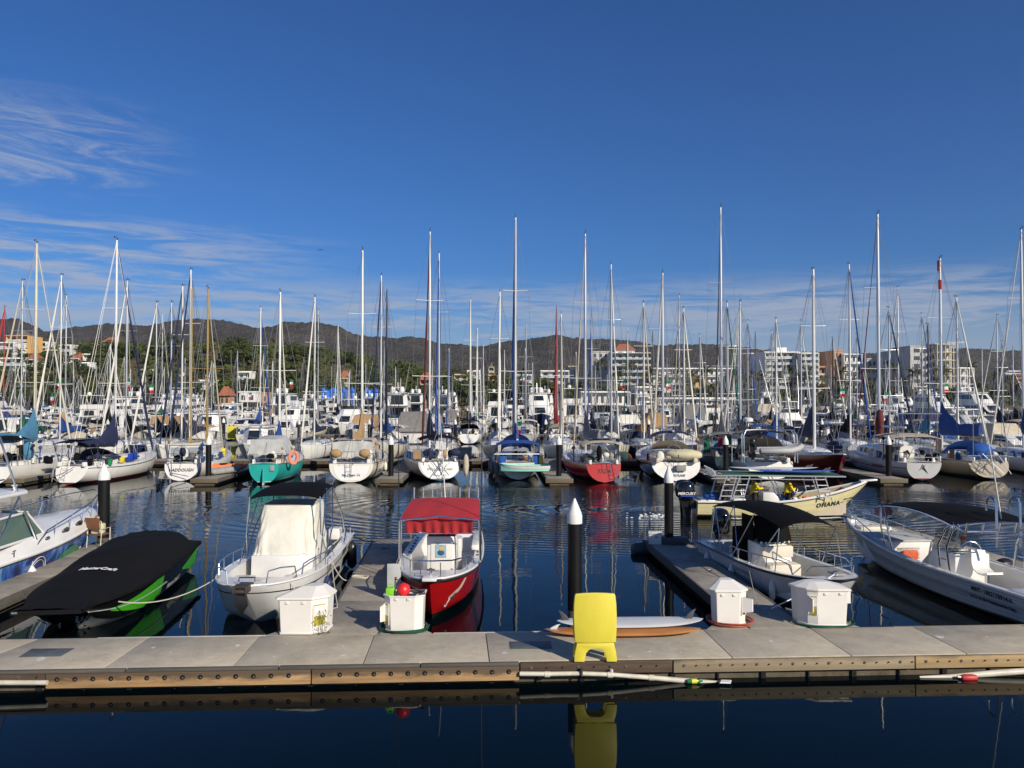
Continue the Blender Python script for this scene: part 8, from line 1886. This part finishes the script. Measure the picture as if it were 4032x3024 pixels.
        for s in (-1, 1):
            pts = [H.pt(lerp(.5, .97, i/7), 1, s, -.08)+up for i in range(8)]+[Vector((L, 0, H.zs(1)+.75))]; b.tube(pts, .022, 4)
            for p in pts[:-1]: b.tube([p, p-up], .016, 4)
        b.build('bow_rail', M_steel, t)
        def snap(o): return (o.name.split('.')[0], o.data, o.location.copy(), [snap(c) for c in o.children])
        out = [snap(c) for c in t.children]
        for ch in list(t.children_recursive): bpy.data.objects.remove(ch)
        bpy.data.objects.remove(t); return out, L, z
    return cached(('yp', kind), mk)
YN = ['white sportfishing boat', 'white express cruiser', 'white two deck motor yacht', 'small white pilothouse boat', 'white cruiser with canvas enclosure']
def bg_motor(px, D, kind, row, fw=True, s=1., seed=0, canvas=None, label=None, far=False, hullc=None):
    parts, L, z = yacht_parts(kind); rr = random.Random(seed); a = radians((90 if fw else -90)+rr.uniform(-3, 3))
    x = (px-2016)/F*D; o = thing('motor_yacht', None, 'motor yacht', (x-L/2*s*cos(a), D-L/2*s*sin(a), 0), a, f"motor boats moored in the {row} row"); o.scale = (s, s, s)
    def put(p, par):
        nm, me, loc_, ch = p
        if far and nm in ('bow_rail', 'hardtop_frame', 'upper_rail'): return
        if canvas and nm == 'canvas_enclosure': me = cached(('ce', canvas), lambda: (lambda m2: (m2.materials.clear(), m2.materials.append(CANV[canvas]), m2)[2])(me.copy()))
        if hullc and nm == 'hull': me = cached(('yh', kind, hullc), lambda: (lambda m2: (m2.materials.clear(), m2.materials.append(BH[hullc]), m2)[2])(me.copy()))
        q = inst(nm, me, par, loc_)
        for c in ch: put(c, q)
    for p in parts: put(p, o)
    if label: o['label'] = label
    else:
        PENDING.append((o, (YN[kind] if not (kind == 4 and canvas) else f"white cruiser with {canvas} canvas enclosure")+f", {row} row, by {near_mark(px)}", px))
    return o
RN = {1: 'second', 2: 'third', 3: 'fourth', 4: 'fifth', 5: 'sixth', 6: 'seventh', 7: 'eighth', 8: 'farthest'}
ROWS = [(1, 69.0, False), (2, 94.0, True), (3, 110.0, False), (4, 138.0, True), (5, 156.0, False), (6, 188.0, True), (7, 204.0, False), (8, 236.0, False)]
occ = {k: [] for k, _, _ in ROWS}
def free(k, D, px, w=4.4):
    x = (px-2016)/F*D; return all(abs(x-q) > (w+w2)/2 for q, w2 in occ[k])
def claim(k, D, px, w=4.4): occ[k].append(((px-2016)/F*D, w))
# the larger motor yachts that can be told apart
for px, k, kind, fw, s, kw in ((485, 3, 0, True, 1.0, dict(label='tall white sportfishing boat with dark windows left of the navy furled sail')),
        (1145, 2, 2, False, .78, dict(label='white trawler with pale blue wheelhouse glass behind the turquoise sailboat')),
        (1235, 4, 2, True, .95, dict()), (1375, 3, 0, False, 1.0, dict(label='white flybridge cruiser behind the cream white sailboat')), (1425, 2, 4, False, 1.0, dict(canvas='tan', label='cruiser with tan canvas enclosure behind the cream white sailboat')),
        (1575, 4, 2, True, 1.15, dict(label='white motor yacht with twin satellite domes')), (1745, 5, 2, True, 1.1, dict()), (1640, 2, 4, True, 1.15, dict(canvas='grey', label='boat under a large grey canvas behind the grey hulled sailboat')),
        (1955, 5, 0, True, 1.25, dict()), (2120, 4, 2, False, 1.15, dict(label='black hulled motor yacht facing the camera with white domes', hullc='navy hulled')), (2250, 5, 0, True, 1.4, dict()),
        (2375, 4, 4, False, 1.2, dict(canvas='black')), (2560, 3, 4, True, 1.0, dict(canvas='tan')), (3110, 2, 0, False, .95, dict(label='white flybridge boat with blue windscreen behind the inflatable dinghy')),
        (2700, 4, 4, True, 1.3, dict(canvas='grey')), (3030, 4, 4, False, 1.3, dict(canvas='beige')), (3690, 4, 2, False, 1.1, dict()), (3860, 5, 2, False, 1.2, dict()), (3500, 5, 1, False, 1.2, dict()), (3680, 2, 4, False, 1.1, dict(canvas='navy')),
        (260, 4, 1, True, 1.1, dict()), (60, 2, 1, True, 1.25, dict()), (700, 3, 3, False, 1.2, dict()), (835, 2, 3, False, 1.2, dict(label='white pilothouse boat with green tinted windows by the golden mast')), (960, 3, 1, False, 1.0, dict()), (620, 2, 4, False, .95, dict(canvas='tan')), (880, 4, 1, False, 1.3, dict(label='sleek white motor yacht with raked dark windows right of the golden mast')),
        (2480, 2, 4, False, 1.0, dict(canvas='white')), (3820, 3, 1, False, 1.2, dict(canvas='navy'))):
    D = [r_ for r_ in ROWS if r_[0] == k][0][1]; s *= .88 if kind in (0, 2) else 1; claim(k, D, px, (4.4, 4.0, 5.2, 3.2, 4.0)[kind]*s); bg_motor(px, D, kind, RN[k], fw, s, px, **kw)
# masts read off the photograph: x, top y, kind of mast, furled sail, boom cover
MASTS = [(84, 1115, 'alu', None, None, 0), (14, 1205, 'red', 'red', None, 0), (237, 1090, 'white', 'white', None, 0), (258, 1166, 'alu', None, 'tan', 1), (497, 1110, 'alu', None, None, 1), (614, 1194, 'alu', 'white', None, 0), (638, 1240, 'alu', None, None, 0), (673, 1200, 'alu', None, None, 0),
  (716, 1126, 'white', 'navy', 'navy', 1), (748, 1067, 'white', None, 'navy', 1), (1025, 1210, 'white', 'royal', 'royal', 1), (1238, 1160, 'white', 'white', 'navy', 1), (1252, 1222, 'alu', None, None, 0), (1330, 1280, 'white', None, None, 0), (1500, 1088, 'white', None, None, 0), (1522, 1142, 'dark', None, 'royal', 1),
  (1728, 1004, 'alu', 'royal', 'blue', 1), (1852, 1172, 'white', None, 'navy', 1), (1880, 1294, 'white', None, None, 0), (1903, 1360, 'alu', None, None, 0), (1968, 1140, 'white', None, 'royal', 1), (2068, 1366, 'white', None, None, 0), (2192, 1203, 'red', 'red', 'red', 1), (2210, 1240, 'white', None, None, 0), (2330, 1230, 'alu', None, 'navy', 0), (2407, 1034, 'alu', None, 'navy', 1), (2472, 1293, 'white', 'green', None, 0),
  (2535, 1192, 'white', None, 'tan', 0), (2570, 1300, 'dark', None, None, 0), (2675, 1163, 'alu', 'beige', 'tan', 1), (2693, 1215, 'white', 'white', None, 0), (2757, 1316, 'alu', None, None, 0), (2865, 1190, 'alu', 'green', 'grey', 1), (2908, 1255, 'alu', 'white', None, 0), (2945, 1262, 'alu', None, None, 0), (2975, 1300, 'dark', None, None, 0), (3057, 1250, 'white', 'white', 'royal', 0), (3040, 1300, 'alu', None, None, 0), (3155, 1262, 'white', 'white', 'tan', 0),
  (3280, 1332, 'dark', None, None, 0), (3347, 1045, 'white', None, 'black', 1), (3375, 1315, 'alu', None, None, 0), (3502, 1206, 'alu', 'navy', 'navy', 0), (3538, 1134, 'white', 'white', 'blue', 1), (3632, 1240, 'alu', None, 'navy', 0), (3656, 1285, 'dark', None, None, 0), (3770, 1172, 'white', 'white', 'white', 1), (3868, 1366, 'alu', None, None, 0), (3928, 1250, 'alu', None, 'navy', 0), (3948, 1350, 'alu', None, None, 0), (3990, 1360, 'alu', None, None, 0), (3790, 1500, 'alu', None, None, 0)]
rb2 = random.Random(77); sd = 0
for px, ty, mk_, fu, cv_, nearest in MASTS:
    best = None
    for k, D, fw in ROWS:
        h = CZ+(1565-ty)/F*D
        if h > 20.5 or h < 9.5: continue
        if not free(k, D, px, 3.2): continue
        sc_ = abs(h-(15.5 if nearest else 14))+(0 if not nearest or k <= 2 else 3)
        if best is None or sc_ < best[0]: best = (sc_, k, D, h, fw)
    if best is None: best = (0, 1, 69.0, CZ+(1565-ty)/F*69, False)
    _, k, D, h, fw = best; sd += 1
    claim(k, D, px, 3.6); bg_sail(px, D, h, None, RN[k], 0 if fw else 180, r=.085 if k <= 2 and nearest else (.07 if k < 4 else .085), mast=mk_, seed=sd, far=k >= 4, furl=fu, cover=cv_)
# everything between them
for k, D, fw in ROWS:
    half = 2016/F*D*1.04; x = -half
    if k >= 7: half *= .93
    while x < half:
        w_ = rb2.uniform(4.3, 5.6)*(.94 if k < 5 else 1.1); px = 2016+(x+w_/2)/D*F
        if free(k, D, px, 3.4) and (k < 6 or px < 3700) and rb2.random() < .985:
            sd += 1
            if rb2.random() < (.6, .6, .5, .5, .5, .45, .45, .4)[k-1]:
                h = rb2.uniform(10.5, 16.0); bg_sail(px, D, min(h, CZ+(1565-rb2.uniform(1265, 1420))/F*D) if k < 6 else h, None, RN[k], 0 if fw else 180, mast=rb2.choice(['alu', 'white', 'alu', 'white', 'dark']), seed=sd, far=k >= 3)
            else:
                kind = rb2.choice([0, 1, 1, 3, 3, 4, 2] if k > 2 else [1, 3, 3, 4]); bg_motor(px, D, kind, RN[k], fw if rb2.random() < .8 else not fw, rb2.uniform(.8, 1.05), sd, rb2.choice([None, 'navy', 'grey', 'tan', 'royal', 'white', 'black']) if kind == 4 else None, far=k >= 4)
            claim(k, D, px, w_-.6)
        x += w_
# piers and their piles
for D, lab in ((102, 'second'), (147, 'third'), (196, 'fourth')): pier(D, -D*.74, D*.74 if D < 200 else 120, f"{lab} long pier between the far boat rows")
rp = random.Random(31)
for k, (D, n) in enumerate(((84.5, 12), (90, 11), (118, 13), (127, 12), (172, 14))):
    for i in range(n):
        px = -40+4100*(i+.5)/n+rp.uniform(-60, 60); o = pile(px, D, .18, 3.0, '', growth=False)
        PENDING.append((o, f"black pile with white cone beyond the {('second', 'third', 'fourth', 'fifth', 'sixth')[k]} row, by {near_mark(px)}", px))
# blue tarpaulin shelters, radar mast lights, small marks on shore
for px, D, w_, lab in ((1300, 246, 60, 'left blue tarpaulin over a boat shed'), (1375, 240, 48, 'middle blue tarpaulin hanging over a boat shed'), (1465, 246, 50, 'right blue tarpaulin beside the palms')):
    x = (px-2016)/F*D; ww = w_/F*D; t = thing('boat_shed', lab, 'shed', (x, D, 0))
    MB().grid(lambda u, v: Vector((lerp(-ww/2, ww/2, u), lerp(-2, 2, v), 8.2-1.4*abs(2*v-1)+.5*sin(u*9+v*3))), 12, 6, .05).build('tarpaulin', mat('tarp_blue', (.03, .17, .62), .6, var=.2, vs_=.8, bump=.1, bs=1), t)
    MB().grid(lambda u, v: Vector((lerp(-ww/2, ww/2, u), -2.05+.2*sin(u*14), lerp(6.9, 4.0+1.2*sin(u*5), v))), 12, 6).build('side_tarpaulin', MATS['tarp_blue'], t)
    b = MB(); [b.tube([(q*ww/2, r_*1.9, 0), (q*ww/2, r_*1.9, 6.8)], .12, 5) for q in (-1, 1) for r_ in (-1, 1)]; b.build('frame', M_mastw, t)
for px, D, lab in ((918, 92, 'yellow plastic sandwich board on a far pier'),):
    x = (px-2016)/F*D; t = thing('sandwich_board', lab, 'sign', (x, D, ZD)); MB().box((0, 0, .9), (1.3, .1, 1.3)).build('panel', M_yellow, t, bevel=.04); MB().box((0, 0, .12), (1.2, .1, .25)).build('legs', M_yellow, t)
# flags of the far boats
rf = random.Random(12)
for i, (px, py, D) in enumerate(((495, 1490, 80), (228, 1500, 110), (590, 1515, 100), (200, 1548, 76), (2445, 1495, 90), (2625, 1500, 100), (3310, 1530, 100), (3718, 1510, 90), (2062, 1478, 120), (978, 1545, 120), (1142, 1495, 120), (3480, 1545, 90), (2030, 1660, 66))):
    p = A(px, py, D); t = thing('flag', None, 'flag', p, rf.uniform(-.4, .4), 'small flags on the far boats'); s_ = .5
    for k, c in enumerate((MATS['flag_green'], M_textw, MATS['flag_red'])): MB().grid(lambda u, v: Vector((.05*sin((k+u)*3), 0, 0))+Vector((.5*v, .06*sin(v*5), -(k+u)*.36)), 3, 4, .004).build('stripe', c, t)
    PENDING.append((t, 'green white and red flag by '+near_mark(px), px))
b = MB(); b.grid(lambda u, v: Vector((.3*(2*u-1), .10*v-.05, .12*abs(2*u-1)-.14*(2*u-1)**2)), 8, 2, .01); b.ball((0, 0, 0), .05, 8, 6, (.8, 2.2, .8))
tag(b.build('bird', M_black, loc=A(1263, 984, 70)), 'dark bird gliding in the sky left of the centre', 'bird')
MB().box((-.2, 0, 0), (.01, .01, .01)) 
for nm in [o for o in bpy.data.objects if o.name.startswith('tmp')]:
    for ch in list(nm.children_recursive): bpy.data.objects.remove(ch)
    bpy.data.objects.remove(nm)
# even sea air round everything below the sky
hz = MB().box((0, 1500, 149), (9000, 3600, 302)); m = bpy.data.materials.new('haze'); m.use_nodes = True; t = m.node_tree; t.nodes.clear()
ou = t.nodes.new('ShaderNodeOutputMaterial'); pv = t.nodes.new('ShaderNodeVolumePrincipled'); pv.inputs['Density'].default_value = .00006; pv.inputs['Color'].default_value = (.86, .92, 1, 1); pv.inputs['Anisotropy'].default_value = .3
t.links.new(pv.outputs[0], ou.inputs['Volume'])
tag(hz.build('haze', m, smooth=0), 'thin sea haze over the marina and hills', 'haze', kind='stuff')
finish_labels()
